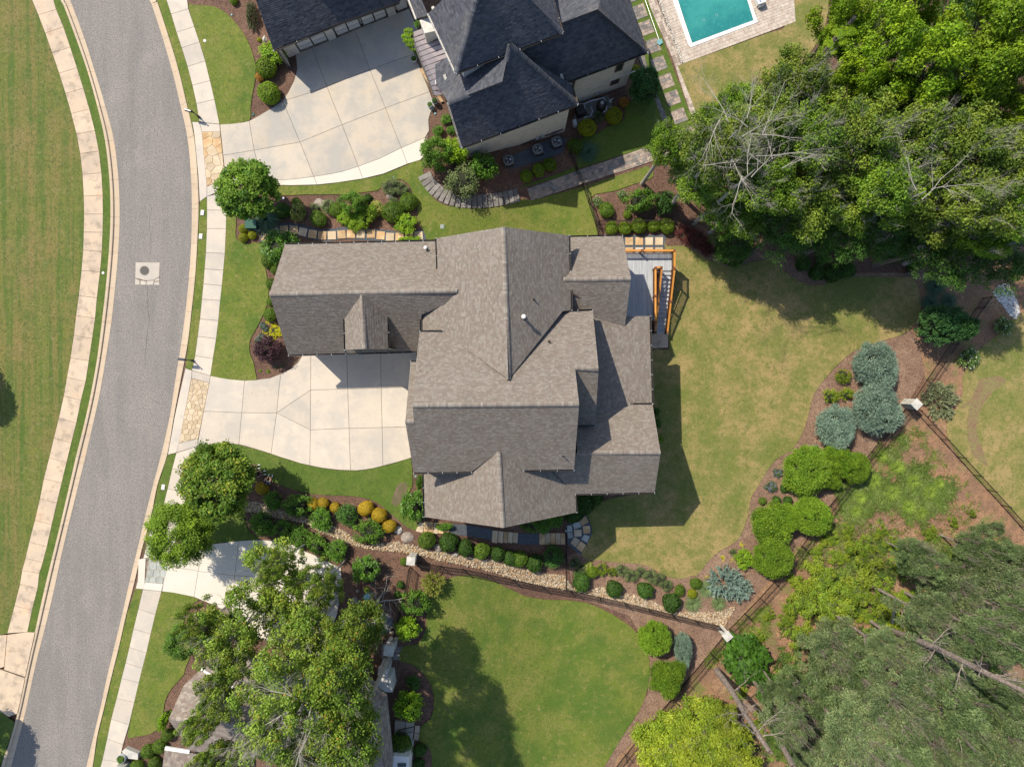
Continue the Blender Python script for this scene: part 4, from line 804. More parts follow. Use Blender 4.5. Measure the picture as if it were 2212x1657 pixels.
# ======== black-roofed white house (north) ========
hn = empty('white_house', (0, 0, 0), 'white brick house with black hipped roofs at the top of the photo', 'house')
N_ = Roof(hn, TONES_D); N_.w0, N_.w1 = .2, .36; N_.exp = .15
eS = 4.6
N_.face([(1102, 96, 9.6), (1085, 177, 7.6), (968, 222, 7.6), (998, 319, eS), (1247, 226, eS)])
N_.face([(1102, 96, 9.6), (1247, 226, eS), (1234, 183, eS), (1226, 177, 4.6), (1131, 122, 8.0), (1110, 70, 9.0)])
N_.face([(968, 222, 7.6), (1085, 177, 7.6), (1102, 96, 9.6), (1040, 80, 7.0), (940, 140, 4.4), (941.5, 179, 5.6)])
N_.face([(1209, 52, 8.2), (1291, 21, 8.2), (1398, 113, 3.95), (1226, 177, 3.95), (1100, 222, 3.95), (1090, 95, 8.2)])
N_.face([(1291, 21, 8.2), (1310, -40, 8.2), (1335, -80, 3.95), (1398, 113, 3.95)])
N_.face([(1209, 52, 8.2), (1090, 95, 8.2), (1080, -60, 3.9), (1310, -40, 8.2), (1291, 21, 8.2)])
# tower
ap = (1055.7, -95, 14.0)
N_.face([ap, (985, 158, 8.8), (1214.5, 71, 8.8)]); N_.face([ap, (925.5, 30, 8.8), (985, 158, 8.8)][::-1]); N_.face([ap, (1214.5, 71, 8.8), (1180, -60, 8.8), (1150, -170, 8.8)]); N_.face([ap, (1150, -170, 8.8), (880, -120, 8.8)])
N_.face([(1291, 21, 8.2), (1310, -40, 8.2), (1290, -200, 8.2), (1330, -220, 3.9), (1335, -80, 3.95), (1398, 113, 3.95)][0:0] or [(1080, -60, 3.9), (1310, -40, 3.9), (1335, -80, 3.9)])
# link roof and garage roof
ub = D(675, -17, 7.0); ud_ = (D(862, 5, 3.65) - D(590.5, 109, 3.65)); ud_.z = 0; ud_.normalize(); un = Vector((-ud_.y, ud_.x, 0))
u0, u1 = ub, ub + ud_ * 9; N_.face([tuple((CX + p.x * F / (H - p.z), CY - p.y * F / (H - p.z), p.z)) for p in (u0, u1, u1 + un * 2.6 + Vector((0, 0, 2)), u0 + un * 2.6 + Vector((0, 0, 2)))])
N_.face([tuple((CX + p.x * F / (H - p.z), CY - p.y * F / (H - p.z), p.z)) for p in (u0 + un * 5.2, u1 + un * 5.2, u1 + un * 2.6 + Vector((0, 0, 2)), u0 + un * 2.6 + Vector((0, 0, 2)))])
UPB = (u0 + ud_ * .3 + un * .35, u1, u0 + un * 5 + ud_ * .3)
N_.face([(883, -60, 6.2), (925.5, 34, 5.4), (899, 41, 5.2), (874, -30, 4.9), (860, -70, 4.9)])
N_.face([(545, -22, 7.0), (590.5, 109, 3.65), (740.5, 47.5, 3.65), (862, 5, 3.65), (900, -70, 5.6), (800, -118, 7.0)])
N_.face([(545, -22, 7.0), (800, -118, 7.0), (745, -260, 3.6), (500, -150, 3.6)])
for a, b in (((968, 222, 7.6), (1085, 177, 7.6)), ((1085, 177, 7.6), (1102, 96, 9.6)), ((1102, 96, 9.6), (1247, 226, eS)), ((1209, 52, 8.2), (1291, 21, 8.2)), ((1291, 21, 8.2), (1398, 113, 3.95)), ((985, 158, 8.8), (1040, -40, 13)), ((1214.5, 71, 8.8), (1115, -33, 12))):
    N_.ridge(a, b, wd=.4, drop=.45)
N_.finish(fascia=M_under)
for a, b in (((998, 319, eS), (1247, 226, eS)), ((1226, 177, 3.9), (1398, 113, 3.95)), ((985, 158, 8.8), (1214.5, 71, 8.8)), ((590.5, 109, 3.6), (740.5, 47.5, 3.6)), ((740.5, 47.5, 3.6), (862, 5, 3.6))): N_.gutter(a, b, side=1, step=1.6)
for a, b in (((925.5, 30, 8.8), (985, 158, 8.8)), ((968, 222, 6.4), (998, 319, eS)), ((860, -60, 4.9), (899, 41, 5.0))): N_.gutter(a, b, side=1, step=.9, m=M_fascia)
for a, b in (((1214.5, 71, 8.8), (1187, -20, 8.8)), ((1398, 113, 3.95), (1357, 0, 3.95)), ((1247, 226, eS), (1234, 183, eS))): N_.gutter(a, b, side=1, step=.9, m=M_fasciaB)
w1a, w1b = G(1011, 342), G(1219, 286); w2a, w2b = G(1219, 234), G(1351, 186)
wallseg('wall', w1a, w1b, g(w1a.x) - .2, g(w1b.x) - .2, eS - .15, eS - .15, M_siding, parent=hn)
wallseg('wall', w2a, w2b, -2.6, -2.6, 3.8, 3.8, M_siding, parent=hn)
wallseg('wall', w1b, w1b + Vector((-1.2, 3.6, 0)), -2.6, -2.6, eS - .2, eS + .3, M_siding, parent=hn)
wallseg('wall', w2b, w2b + Vector((-3.4, 9.5, 0)), -2.6, -2.6, 3.8, 3.8, M_siding, parent=hn)
wW = G(1011, 342); wallseg('wall', wW + Vector((-1.5, 4.2, 0)), wW, -.6, -.6, 6.2, 4.3, M_siding, parent=hn)
wallseg('upper_wall', UPB[0], UPB[1] + un * .35, 2.5, 2.5, 6.85, 6.85, M_siding, parent=hn); wallseg('upper_wall', UPB[2], UPB[0], 2.5, 2.5, 6.85, 6.85, M_siding, parent=hn)
def wall_pt(a, b, px, py):      # pixel ray meets the vertical plane through a, b
    r0 = Vector((0, 0, H)); rd = Vector(((px - CX) / F, (CY - py) / F, -1)); d = b - a; n = Vector((d.y, -d.x, 0)).normalized()
    t = (a - r0).dot(n) / rd.dot(n); return r0 + rd * t, n
def window(a, b, px0, px1, py0, py1, hgt=None, m=M_glass):
    (p, n) = wall_pt(a, b, px0, py0); (q, _) = wall_pt(a, b, px1, py1); d = (b - a); d.z = 0; d.normalize()
    z1 = max(p.z, q.z); z0 = min(p.z, q.z); z0, z1 = (z0, z1) if hgt is None else (z1 - hgt, z1); wd = abs((q - p).dot(d)); c = (p + q) / 2; mb = MB(); a0 = c - d * wd / 2; a1 = c + d * wd / 2
    out = n if n.y < 0 else -n
    def bb(mbx, s0, s1, za, zb, off, t):
        mbx.add([Vector((P.x, P.y, zz)) + out * o for o in (off, off + t) for P, zz in ((s0, za), (s1, za), (s1, zb), (s0, zb))], [(0, 1, 2, 3), (7, 6, 5, 4), (0, 4, 5, 1), (2, 6, 7, 3), (0, 3, 7, 4), (1, 5, 6, 2)])
    f = .09; bb(mb, a0, a1, z1 - f, z1, .01, .05); bb(mb, a0, a1, z0, z0 + f, .01, .09); bb(mb, a0, a0 + d * f, z0 + f, z1 - f, .01, .05); bb(mb, a1 - d * f, a1, z0 + f, z1 - f, .01, .05)
    fr = mb.build('window', M_fasciaB, hn); gl = MB(); bb(gl, a0 + d * f, a1 - d * f, z0 + f, (z0 + z1) / 2 - .02, .012, .01); bb(gl, a0 + d * f, a1 - d * f, (z0 + z1) / 2 + .02, z1 - f, .012, .01); gl.build('pane', m, fr)
window(w2a, w2b, 1317, 1339, 185, 169); window(w2a, w2b, 1330, 1349, 146, 134, 1.3); window(w2a, w2b, 1233, 1243, 184, 173, 1.3)
mb = MB(); s0, n0 = wall_pt(w2a, w2b, 1236, 206); s1, _ = wall_pt(w2a, w2b, 1372, 153); mb.bar(s0 + Vector((0, -.05, 0)), s1 + Vector((0, -.05, 0)), .08, .08); mb.build('string_course', M_siding, hn)
# tower wall, entry chimney wall
a0 = D(990, 160, 8.5); b0 = D(1208, 77, 8.5)
wallseg('wall', a0 + Vector((.35, .35, 0)), b0 + Vector((-.3, .5, 0)), 3, 3, 8.55, 8.55, M_siding, parent=hn)
wallseg('wall', a0 + Vector((-2.0, 4.9, 0)), a0 + Vector((.35, .35, 0)), 3, 3, 8.55, 8.55, M_siding, parent=hn)
b = MB(); P = [D(906, 44, 5.1), D(927, 37, 5.1), D(944, 66, 5.1), D(917, 72, 5.1)]; b.prism([(v.x, v.y) for v in P], 1.5, 5.05); b.build('entry_wall', M_siding, hn)
# standing seam entry roof
mr = [(887.7, 72, 2.9), (939, 52, 3.9), (979, 163, 3.9), (941.5, 178, 3.1), (955, 205, 2.85), (939.5, 207, 2.75)]
P = [D(*p) for p in mr]; b = MB(); tr = tessellate_polygon([[Vector((v.x, v.y, 0)) for v in P]])
for t in tr:
    q = [P[i] for i in t]
    if (q[1].x - q[0].x) * (q[2].y - q[0].y) - (q[2].x - q[0].x) * (q[1].y - q[0].y) < 0: q = q[::-1]
    b.add(q + [v - Vector((0, 0, .12)) for v in q], [(0, 1, 2), (5, 4, 3), (0, 3, 4, 1), (1, 4, 5, 2), (2, 5, 3, 0)])
mroof = b.build('metal_porch_roof', M_metalroof, hn)
for k in range(1, 13):
    t = k / 13.0; a = D(887.7 + 51.8 * t, 72 + 135 * t, 2.92 - .15 * t); tt = min(1, t * 1.23)
    c = D(939 + 40 * tt, 52 + 111 * tt, 3.95) if t < .80 else D(941.5 + 13.5 * (t - .8) / .2, 178 + 27 * (t - .8) / .2, 3.1)
    if k in (11, 12): c = a.lerp(c, 1.0)
    s = MB(); s.bar(a, c, .035, .07); s.build('standing_seam', M_fasciaB, mroof)
b = MB(); b.bar(D(886, 72, 2.85), D(938, 208, 2.7), .14, .12); b.build('gutter', M_gutter, hn)
b = MB(); b.bar(D(941, 179, 3.2), D(979, 166, 4.0), .3, .1); b.build('wall_flashing', M_white, hn)
# porch step stones
e = struct_empty('porch_step', 'orange sandstone edging under the metal porch roof')
for k in range(6):
    t0, t1 = k / 6, (k + 1) / 6; slab('stone', [(905 + 47 * t0, 150 + 72 * t0), (905 + 47 * t1, 150 + 72 * t1), (912 + 47 * t1, 148 + 72 * t1), (912 + 47 * t0, 148 + 72 * t0)], LO + .12, M_flagO, e)
# garage front: wall, pillars and doors
ga, gb_ = G(640, 117), G(884, 19); d = (gb_ - ga).normalized(); nn = Vector((d.y, -d.x, 0))
if nn.y > 0: nn = -nn
def along(px0, py0): return (G(px0, py0) - ga).dot(d)
wb = wallseg('garage_wall', ga - nn * .25, gb_ - nn * .25, -.1, -.1, 3.4, 3.4, M_siding, parent=hn)
L = (gb_ - ga).length
up_ = -nn; bk = [ga - d * .65 + up_ * .3, gb_ + up_ * .3, gb_ + up_ * 9.5, ga - d * .65 + up_ * 9.5]
gw = [D(594, 107, 3.6), D(549, -20, 6.9), D(506, -146, 3.6)]; gm_ = MB()
for o_ in (Vector((0, 0, 0)), Vector((.18, 0, 0))):
    P_ = [gw[0] + o_, gw[1] + o_, gw[2] + o_]; gm_.add([Vector((P_[0].x, P_[0].y, 0)), P_[0] - Vector((0, 0, .1)), P_[1] - Vector((0, 0, .1)), P_[2] - Vector((0, 0, .1)), Vector((P_[2].x, P_[2].y, 0))], [(0, 1, 2, 3, 4)])
gm_.build('gable_wall', M_siding, hn)
for i in (1, 2): walls(hn, N_, [[tuple(bk[i][:2]), tuple(bk[(i + 1) % 4][:2])]], None, M_siding)
def gbox(s0, s1, z0, z1, o0, o1, name, m, parent):
    mb = MB(); A_ = ga + d * s0; B_ = ga + d * s1
    mb.add([Vector((P.x, P.y, zz)) + nn * o for o in (o0, o1) for P, zz in ((A_, z0), (B_, z0), (B_, z1), (A_, z1))], [(0, 1, 2, 3), (7, 6, 5, 4), (0, 4, 5, 1), (2, 6, 7, 3), (0, 3, 7, 4), (1, 5, 6, 2)]); return mb.build(name, m, parent)
gbox(-.7, .35, 0, 3.4, -.25, .12, 'pillar', M_siding, hn); gbox(3.05, 3.75, 0, 3.4, -.25, .12, 'pillar', M_siding, hn); gbox(8.6, 9.3, 0, 3.4, -.25, .12, 'pillar', M_siding, hn)
for s0, s1 in ((.4, 3.0), (3.85, 6.1), (6.3, 8.5)):
    dr = gbox(s0, s1, 0, 3.1, -.22, -.12, 'garage_door', M_gutter, hn); c = (s0 + s1) / 2
    for q0, q1 in ((s0 + .06, c - .06), (c + .06, s1 - .06)):
        for z in range(5): gbox(q0, q1, .04 + z * .62, .58 + z * .62, -.12, -.085, 'door_panel', M_white, dr)
ed = gbox(9.5, 10.4, .1, 2.4, -.2, -.1, 'entry_door', M_white, hn); gbox(9.6, 9.93, 1.5, 2.2, -.1, -.09, 'pane', M_glass, ed); gbox(9.97, 10.3, 1.5, 2.2, -.1, -.09, 'pane', M_glass, ed)
b = MB(); P = [D(712, 12, 4.6), D(738, 5, 4.6), D(738, -8, 4.6), D(712, -2, 4.6)]; b.prism([(v.x, v.y) for v in P], 3.6, 4.9); b.build('dormer_front', M_white, hn)
# ======== south neighbour (mostly under the oak) ========
hs = empty('tan_roofed_house', (0, 0, 0), 'tan shingled house half hidden under the big oak at the bottom', 'house')
S_ = Roof(hs, TONES_S); S_.w0, S_.w1 = .22, .42; S_.exp = .17
S_.face([(364, 1553, 5.2), (397, 1480, 3.4), (436, 1443, 3.4), (560, 1520, 5.2), (540, 1565, 5.6)])
S_.face([(364, 1553, 5.2), (540, 1565, 5.6), (640, 1620, 3.6), (520, 1640, 3.4), (410, 1620, 3.4), (390, 1590, 3.4)])
S_.face([(346, 1700, 3.1), (356, 1617, 3.1), (410, 1625, 3.1), (470, 1640, 3.4), (470, 1720, 3.4)])
S_.face([(436, 1443, 3.4), (500, 1400, 5.0), (620, 1440, 5.6), (810, 1560, 5.6), (840, 1700, 3.2), (700, 1720, 3.2), (640, 1620, 3.8), (560, 1520, 5.2)])
S_.face([(836, 1500, 3.4), (810, 1560, 5.6), (840, 1700, 3.2), (850, 1640, 3.2)]); S_.face([(836, 1500, 3.4), (700, 1400, 3.8), (620, 1440, 5.6), (810, 1560, 5.6)])
S_.ridge((368, 1553, 5.25), (540, 1565, 5.65)); S_.ridge((620, 1440, 5.65), (810, 1560, 5.65)); S_.finish()
for a, b_ in (((436, 1443, 3.5), (560, 1520, 5.3)), ((357, 1615, 3.2), (410, 1623, 3.2)), ((430, 1640, 3.8), (448, 1655, 3.8))):
    b = MB(); b.bar(D(*a), D(*b_), .28, .16); b.build('white_fascia', M_white, hs)
walls(hs, S_, [[tuple(D(x, y, 3)[:2]) for x, y in ((400, 1560), (440, 1470), (600, 1460), (700, 1430), (815, 1520), (820, 1660), (420, 1660))]], None, M_siding)
b = MB(); P = [D(815, 1472, 3.2), D(838, 1476, 3.2), D(843, 1507, 3.2), D(806, 1505, 3.2)]; b.prism([(v.x, v.y) for v in P], -2, 2.2); b.build('bay_wall', M_siding, hs)
b = MB(); P = [D(845, 1632, 2.8), D(884, 1634, 2.8), D(880, 1690, 2.8), D(842, 1690, 2.8)]; b.prism([(v.x, v.y) for v in P], -2, 2.8); b.build('bay_wall', M_white, hs)
b = MB(); c = D(868, 1652, 2.85); b.box((c.x, c.y, 2.84), (.7, .3, .05)); b.build('skylight', M_glass, hs)
# ---------------- vegetation ----------------
def unit(v): return v / (np.linalg.norm(v, axis=1, keepdims=True) + 1e-9)
def leaves(cen, nrm, size, r, asp=.55, cols=None, bright=None, tipup=0.0):
    n = len(cen); t = unit(np.cross(nrm, r.normal(size=(n, 3)))); s = np.cross(nrm, t); a = (size * r.uniform(.7, 1.3, n))[:, None]; b = a * asp
    fold = nrm * a * .18
    V = np.stack([cen - t * a, cen + s * b + fold, cen + t * a, cen - s * b + fold], 1).reshape(-1, 3)
    return V, np.arange(4 * n).reshape(n, 4)
LEAFK = np.array([1.72, 1.56, 1.35])
def mixcol(c1, c2, t): return LEAFK * (np.array(c1)[None] * (1 - t[:, None]) + np.array(c2)[None] * t[:, None])
def make_clipped(name, n, size, c1, c2, seed, bump=.05, hr=.9, c3=None, p3=0.0, asp=.6, jit=.5):
    """clipped or naturally round shrub, unit radius, base at z=0, height hr*2"""
    r = np.random.default_rng(seed); d = unit(r.normal(size=(n, 3))); k = r.normal(size=(14, 3)); ph = r.uniform(0, 6, 14)
    f = 1 + bump * sum(np.sin(d @ (k[i] * 3.2) + ph[i]) for i in range(14)) / 3.5 + r.normal(0, .025, n)
    f -= (r.random(n) ** 3) * .22
    P = d * f[:, None]; P[:, 2] = P[:, 2] * hr + hr; P[:, 2] = np.maximum(P[:, 2], .03)
    nr = unit(d + r.normal(0, jit, (n, 3))); V, Fq = leaves(P, nr, size, r, asp)
    cl = .5 + .5 * np.sin(d @ (k[0] * 5)) * np.sin(d @ (k[1] * 4)); col = mixcol(c1, c2, np.clip(cl * .6 + r.random(n) * .5 - .05, 0, 1)) * r.uniform(.72, 1.22, n)[:, None]
    if c3 is not None: m = r.random(n) < p3; m &= d[:, 2] > .1; col[m] = np.array(c3) * r.uniform(.8, 1.2, m.sum())[:, None]
    return npmesh(name, V, Fq, col)
def core_mesh(hr=.9, s=.74):
    b = MB(); b.lathe((0, 0, 0), [(.02, 0.02), (.7 * s, hr * .25), (s, hr * .8), (.8 * s, hr * 1.25), (.4 * s, hr * 1.5), (.01, hr * 1.56)], 12); return b.mesh('core', True)
def make_clumpy(name, nc, per, size, c1, c2, seed, hr=.8, cr=.34, flat=.7, asp=.55, low=-.3, c3=None, p3=0.0, radial=.6, shell=.6, irr=.16, needle=False, dropc=.0):
    """crown of leaf clumps with gaps; unit radius, centre at z=hr; returns mesh and clump centres"""
    r = np.random.default_rng(seed); cs = []
    tries = 0; k = r.normal(size=(6, 3)); ph = r.uniform(0, 6, 6)
    while len(cs) < nc and tries < 20000:
        tries += 1; d = unit(r.normal(size=(1, 3)))[0]
        if d[2] < low: continue
        rad = (shell + (1 - shell) * r.random() ** .5) * (1 + irr * sum(math.sin(float(d @ (k[i] * 2.4)) + ph[i]) for i in range(6)) / 2)
        p = d * rad * (1 - cr * .55)
        if all(np.linalg.norm(p - q) > cr * .62 for q in cs) or r.random() < .02: cs.append(p)
    Vs, Cs = [], []
    for i, c in enumerate(cs):
        s = cr * r.uniform(.7, 1.25); dr = c / (np.linalg.norm(c) + .3); m = int(per * (s / cr) ** 2)
        d = unit(r.normal(size=(m, 3)) + np.array([0, 0, .35])); rr = s * (r.random(m) ** .38) * (1 + .22 * np.sin(d @ r.normal(size=3) * 4 + 1))
        P = c + d * rr[:, None] * np.array([1, 1, flat]); P[:, 2] = P[:, 2] * hr + hr
        if needle:
            nb = unit(d * .4 + dr * .35 + r.normal(0, .8, (m, 3)) + np.array([0, 0, .05])); t = nb; sdv = unit(np.cross(nb, r.normal(size=(m, 3)))); a = (size * r.uniform(.7, 1.3, m))[:, None]
            V = np.stack([P - sdv * a * asp * .5, P + sdv * a * asp * .5, P + t * a + sdv * a * asp * .12, P + t * a - sdv * a * asp * .12], 1).reshape(-1, 3)
        else:
            nr = unit(d * radial + np.array([0, 0, .75]) + r.normal(0, .55, (m, 3))); V, _ = leaves(P, nr, size, r, asp)
        Vs.append(V); tone = r.uniform(0, 1); col = mixcol(c1, c2, np.clip(tone * .65 + r.random(m) * .5 - .1, 0, 1)) * r.uniform(.7, 1.25, m)[:, None] * r.uniform(.85, 1.15)
        if c3 is not None:
            mk = (r.random(m) < p3 * (2.2 if tone > .6 else .4)) & (d[:, 2] > .15); col[mk] = np.array(c3) * r.uniform(.8, 1.2, mk.sum())[:, None]
        Cs.append(col)
    V = np.vstack(Vs); n = len(V) // 4
    return npmesh(name, V, np.arange(4 * n).reshape(n, 4), np.vstack(Cs)), [np.array([c[0], c[1], c[2] * hr + hr]) for c in cs]
def make_grass(name, n, L, c1, c2, seed, arch=.8, wd=.012):
    r = np.random.default_rng(seed); a = r.uniform(0, 2 * np.pi, n); ln = L * r.uniform(.6, 1.1, n); el = r.uniform(.35, 1.45, n)
    b0 = np.column_stack([np.cos(a), np.sin(a), np.zeros(n)]); base = b0 * r.uniform(0, .18, n)[:, None]
    p1 = base + (b0 * np.cos(el)[:, None] + np.array([0, 0, 1]) * np.sin(el)[:, None]) * (ln * .55)[:, None]
    p2 = base + b0 * (np.cos(el) * .9 + arch * .35)[:, None] * ln[:, None] + np.array([0, 0, 1]) * (np.sin(el) * ln * (1 - arch * .45))[:, None]
    s = np.column_stack([-np.sin(a), np.cos(a), np.zeros(n)]) * wd
    V = np.stack([base - s, base + s, p1 + s, p1 - s, p1 - s, p1 + s, p2 + s * .25, p2 - s * .25], 1).reshape(-1, 3)
    Fq = np.arange(8 * n).reshape(2 * n, 4); col = mixcol(c1, c2, r.random(n)) * r.uniform(.75, 1.2, n)[:, None]
    return npmesh(name, V, Fq, np.repeat(col, 2, axis=0))
def make_feather(name, ns, per, c1, c2, seed, hr=.55, size=.1, tip=None):
    """juniper / spruce sprays radiating from the middle"""
    r = np.random.default_rng(seed); Vs, Cs = [], []
    for i in range(ns):
        d = unit(r.normal(size=(1, 3)))[0]; d[2] = abs(d[2]) * .9 + .05; L = r.uniform(.75, 1.08); b = np.array([d[0] * .25, d[1] * .25, hr * .3])
        t = r.uniform(.25, 1, per) ** .7; end = np.array([d[0] * L, d[1] * L, hr * .25 + d[2] * L * hr * 1.3]); ax = unit((end - b)[None])[0]
        P = b + (end - b) * t[:, None] + r.normal(0, .035, (per, 3)) * (1.3 - t)[:, None]
        dr = unit(ax + r.normal(0, .6, (per, 3)) + np.array([0, 0, .15])); a = (size * r.uniform(.7, 1.3, per))[:, None]; s = unit(np.cross(dr, r.normal(size=(per, 3)))) * a * .17
        Vs.append(np.stack([P - s, P + s, P + dr * a + s * .3, P + dr * a - s * .3], 1).reshape(-1, 3)); Cs.append(mixcol(c1, c2, np.clip(t * .7 + r.random(per) * .35, 0, 1)) * r.uniform(.8, 1.15))
    V = np.vstack(Vs); V[:, 2] = np.maximum(V[:, 2], .02); n = len(V) // 4
    return npmesh(name, V, np.arange(4 * n).reshape(n, 4), np.vstack(Cs))
def tube(mb, pts, radii, n=6):
    pts = [Vector(p) for p in pts]; base = len(mb.v); prev = None
    for i, p in enumerate(pts):
        d = (pts[min(i + 1, len(pts) - 1)] - pts[max(i - 1, 0)]).normalized(); t = d.cross(Vector((.3, .2, 1)))
        if t.length < .05: t = d.cross(Vector((1, 0, 0)))
        t.normalize(); u = d.cross(t)
        for k in range(n): a = 2 * math.pi * k / n; mb.v.append(tuple(p + t * (math.cos(a) * radii[i]) + u * (math.sin(a) * radii[i])))
    for i in range(len(pts) - 1):
        for k in range(n): mb.f.append((base + i * n + k, base + i * n + (k + 1) % n, base + (i + 1) * n + (k + 1) % n, base + (i + 1) * n + k))
def twigs(mb, p, d, L, r0, depth, rr, n=4, up=.15):
    """forking bare branch"""
    pts = [Vector(p)]; rad = [r0]; dd = Vector(d).normalized(); k = 4
    for i in range(k):
        dd = (dd + Vector((rr.uniform(-.22, .22), rr.uniform(-.22, .22), rr.uniform(-.1, .1) + up * .2))).normalized(); pts.append(pts[-1] + dd * (L / k)); rad.append(r0 * (1 - .6 * (i + 1) / k))
    tube(mb, pts, rad, n)
    if depth > 0:
        for i in range(1, k + 1):
            for q in range(rr.choice((1, 1, 2))):
                nd = (dd + Vector((rr.uniform(-1, 1), rr.uniform(-1, 1), rr.uniform(-.35, .45)))).normalized(); twigs(mb, pts[i], nd, L * rr.uniform(.4, .65), rad[i] * .6, depth - 1, rr, 3 if depth < 2 else 4, up)
def make_limbs(cs, hr, seed, r0=.055, bare=0.0, trunk_to=.55, n_l=14):
    """limbs from the trunk axis out to the clumps (unit space)"""
    rr = random.Random(seed); mb = MB(); cs = list(cs); rr.shuffle(cs); top = hr * 1.1
    tube(mb, [(0, 0, hr * .2), (.02, .03, hr * .7), (-.03, .02, hr * 1.2), (0, -.02, hr * 1.6)], [r0, r0 * .8, r0 * .5, r0 * .15], 7)
    for c in cs[:n_l]:
        c = Vector(c); z0 = max(hr * .2, c.z - Vector((c.x, c.y)).length * .8 - .15); a = Vector((0, 0, min(z0, hr * 1.3))); m = a.lerp(c, .5) + Vector((rr.uniform(-.08, .08), rr.uniform(-.08, .08), -.05))
        tube(mb, [a, a.lerp(m, .5), m, c], [r0 * .5, r0 * .4, r0 * .3, r0 * .12], 5)
        for q in range(3): twigs(mb, a.lerp(c, rr.uniform(.4, .95)), (c - a).normalized() + Vector((rr.uniform(-.7, .7), rr.uniform(-.7, .7), .3)), rr.uniform(.25, .4), r0 * .16, 1, rr, 3)
    if bare:
        for q in range(int(bare)):
            c = Vector(cs[rr.randrange(len(cs))]); c = c * 1.0; a = Vector((0, 0, hr)); twigs(mb, a.lerp(c, .75), Vector((c.x, c.y, .55)), rr.uniform(.35, .5), r0 * .26, 2, rr, 4, .3)
    return mb.mesh('limbs')
SPEC = {}
CORE = core_mesh()
def spec(k, me, hr, core=True, r0=1.0, extra=None): SPEC[k] = (me, hr, core, r0, extra)
# size in unit radius
spec('box', make_clipped('box', 4200, .058, (.055, .115, .012), (.10, .18, .02), 1), .9)
spec('boxlite', make_clipped('boxlite', 4200, .058, (.075, .15, .010), (.13, .21, .014), 2), .9)
spec('boxdark', make_clipped('boxdark', 3200, .075, (.022, .065, .010), (.05, .115, .016), 3, bump=.12), .85)
spec('yelgreen', make_clipped('yelgreen', 5200, .045, (.16, .20, .008), (.22, .27, .01), 4, bump=.03), .85)
spec('gold', make_clipped('gold', 6000, .062, (.24, .185, .012), (.35, .275, .02), 5, bump=.06, asp=.5, jit=.35), .7)
spec('goldorange', make_clipped('goldorange', 2500, .07, (.34, .14, .04), (.30, .25, .03), 6, bump=.1), .8)
spec('holly', make_clumpy('holly', 34, 75, .06, (.035, .10, .012), (.075, .17, .02), 7, hr=.8, cr=.3), .8) if 0 else None
def cl(k, *a, core=True, **kw):
    me, cs = make_clumpy(k, *a, **kw); SPEC[k] = (me, kw.get('hr', .8), core, 1.0, cs)
cl('loosegreen', 30, 60, .065, (.035, .105, .010), (.085, .19, .018), 7, hr=.75, cr=.33, shell=.75)
cl('loosegreenB', 34, 55, .07, (.03, .095, .010), (.10, .20, .018), 71, hr=.75, cr=.30, shell=.7, irr=.3)
cl('loosedark', 30, 60, .06, (.02, .07, .012), (.05, .13, .018), 8, hr=.8, cr=.33, shell=.75)
cl('lime', 30, 65, .075, (.09, .20, .008), (.165, .28, .014), 9, hr=.75, cr=.33, shell=.75)
cl('variegated', 26, 55, .07, (.12, .20, .03), (.34, .36, .10), 10, hr=.8, cr=.34, shell=.8)
cl('greygreen', 28, 60, .05, (.075, .12, .045), (.13, .18, .075), 11, hr=.7, cr=.33, shell=.75)
cl('glossy', 40, 90, .06, (.03, .10, .008), (.09, .20, .02), 12, hr=.85, cr=.26, shell=.8, c3=(.30, .40, .22), p3=.06)  # pale specks on the upper leaves paint in the leaf sheen
cl('plum', 30, 75, .07, (.022, .012, .02), (.055, .025, .038), 13, hr=.8, cr=.33, shell=.7)
cl('plumred', 30, 70, .06, (.05, .012, .015), (.09, .03, .025), 14, hr=.6, cr=.33, shell=.7)
cl('whiteflower', 26, 55, .06, (.05, .11, .02), (.10, .17, .03), 15, hr=.7, cr=.34, shell=.8, c3=(.72, .70, .60), p3=.16)
cl('marigold', 30, 80, .05, (.07, .14, .01), (.14, .20, .015), 16, hr=.8, cr=.3, shell=.85, c3=(.62, .48, .01), p3=.16)
cl('purpleflower', 26, 60, .07, (.04, .08, .03), (.08, .13, .05), 17, hr=.6, cr=.33, shell=.8, c3=(.26, .22, .52), p3=.14)
cl('yellowflat', 20, 60, .07, (.33, .37, .01), (.42, .43, .015), 18, hr=.25, cr=.33, shell=.6)
cl('mugo', 140, 190, .07, (.075, .165, .012), (.155, .26, .022), 19, hr=.8, cr=.19, shell=.9, needle=True, asp=.4, flat=.85, irr=.07)
cl('mugoB', 120, 200, .07, (.055, .14, .010), (.17, .28, .022), 61, hr=.75, cr=.22, shell=.85, needle=True, asp=.4, flat=.85, irr=.18)
cl('smalltree', 46, 150, .045, (.04, .115, .012), (.10, .20, .022), 20, hr=.8, cr=.26, shell=.6, core=False, low=-.5)
cl('maple', 95, 200, .042, (.040, .11, .010), (.115, .205, .016), 21, hr=.78, cr=.21, shell=.62, core=False, low=-.45, irr=.05)
cl('mapleyellow', 95, 220, .036, (.045, .12, .012), (.15, .235, .02), 22, hr=.75, cr=.21, shell=.62, core=False, low=-.45, c3=(.46, .46, .05), p3=.10, irr=.07)
cl('willowoak', 105, 260, .034, (.065, .14, .010), (.155, .26, .018), 23, hr=.75, cr=.2, shell=.55, core=False, low=-.45, asp=.34, irr=.08)
cl('forestA', 70, 230, .030, (.045, .12, .010), (.15, .25, .020), 24, hr=.7, cr=.25, shell=.45, core=False, low=-.4, irr=.3)
cl('forestB', 64, 230, .032, (.045, .10, .012), (.145, .205, .025), 25, hr=.7, cr=.25, shell=.45, core=False, low=-.4, irr=.34)
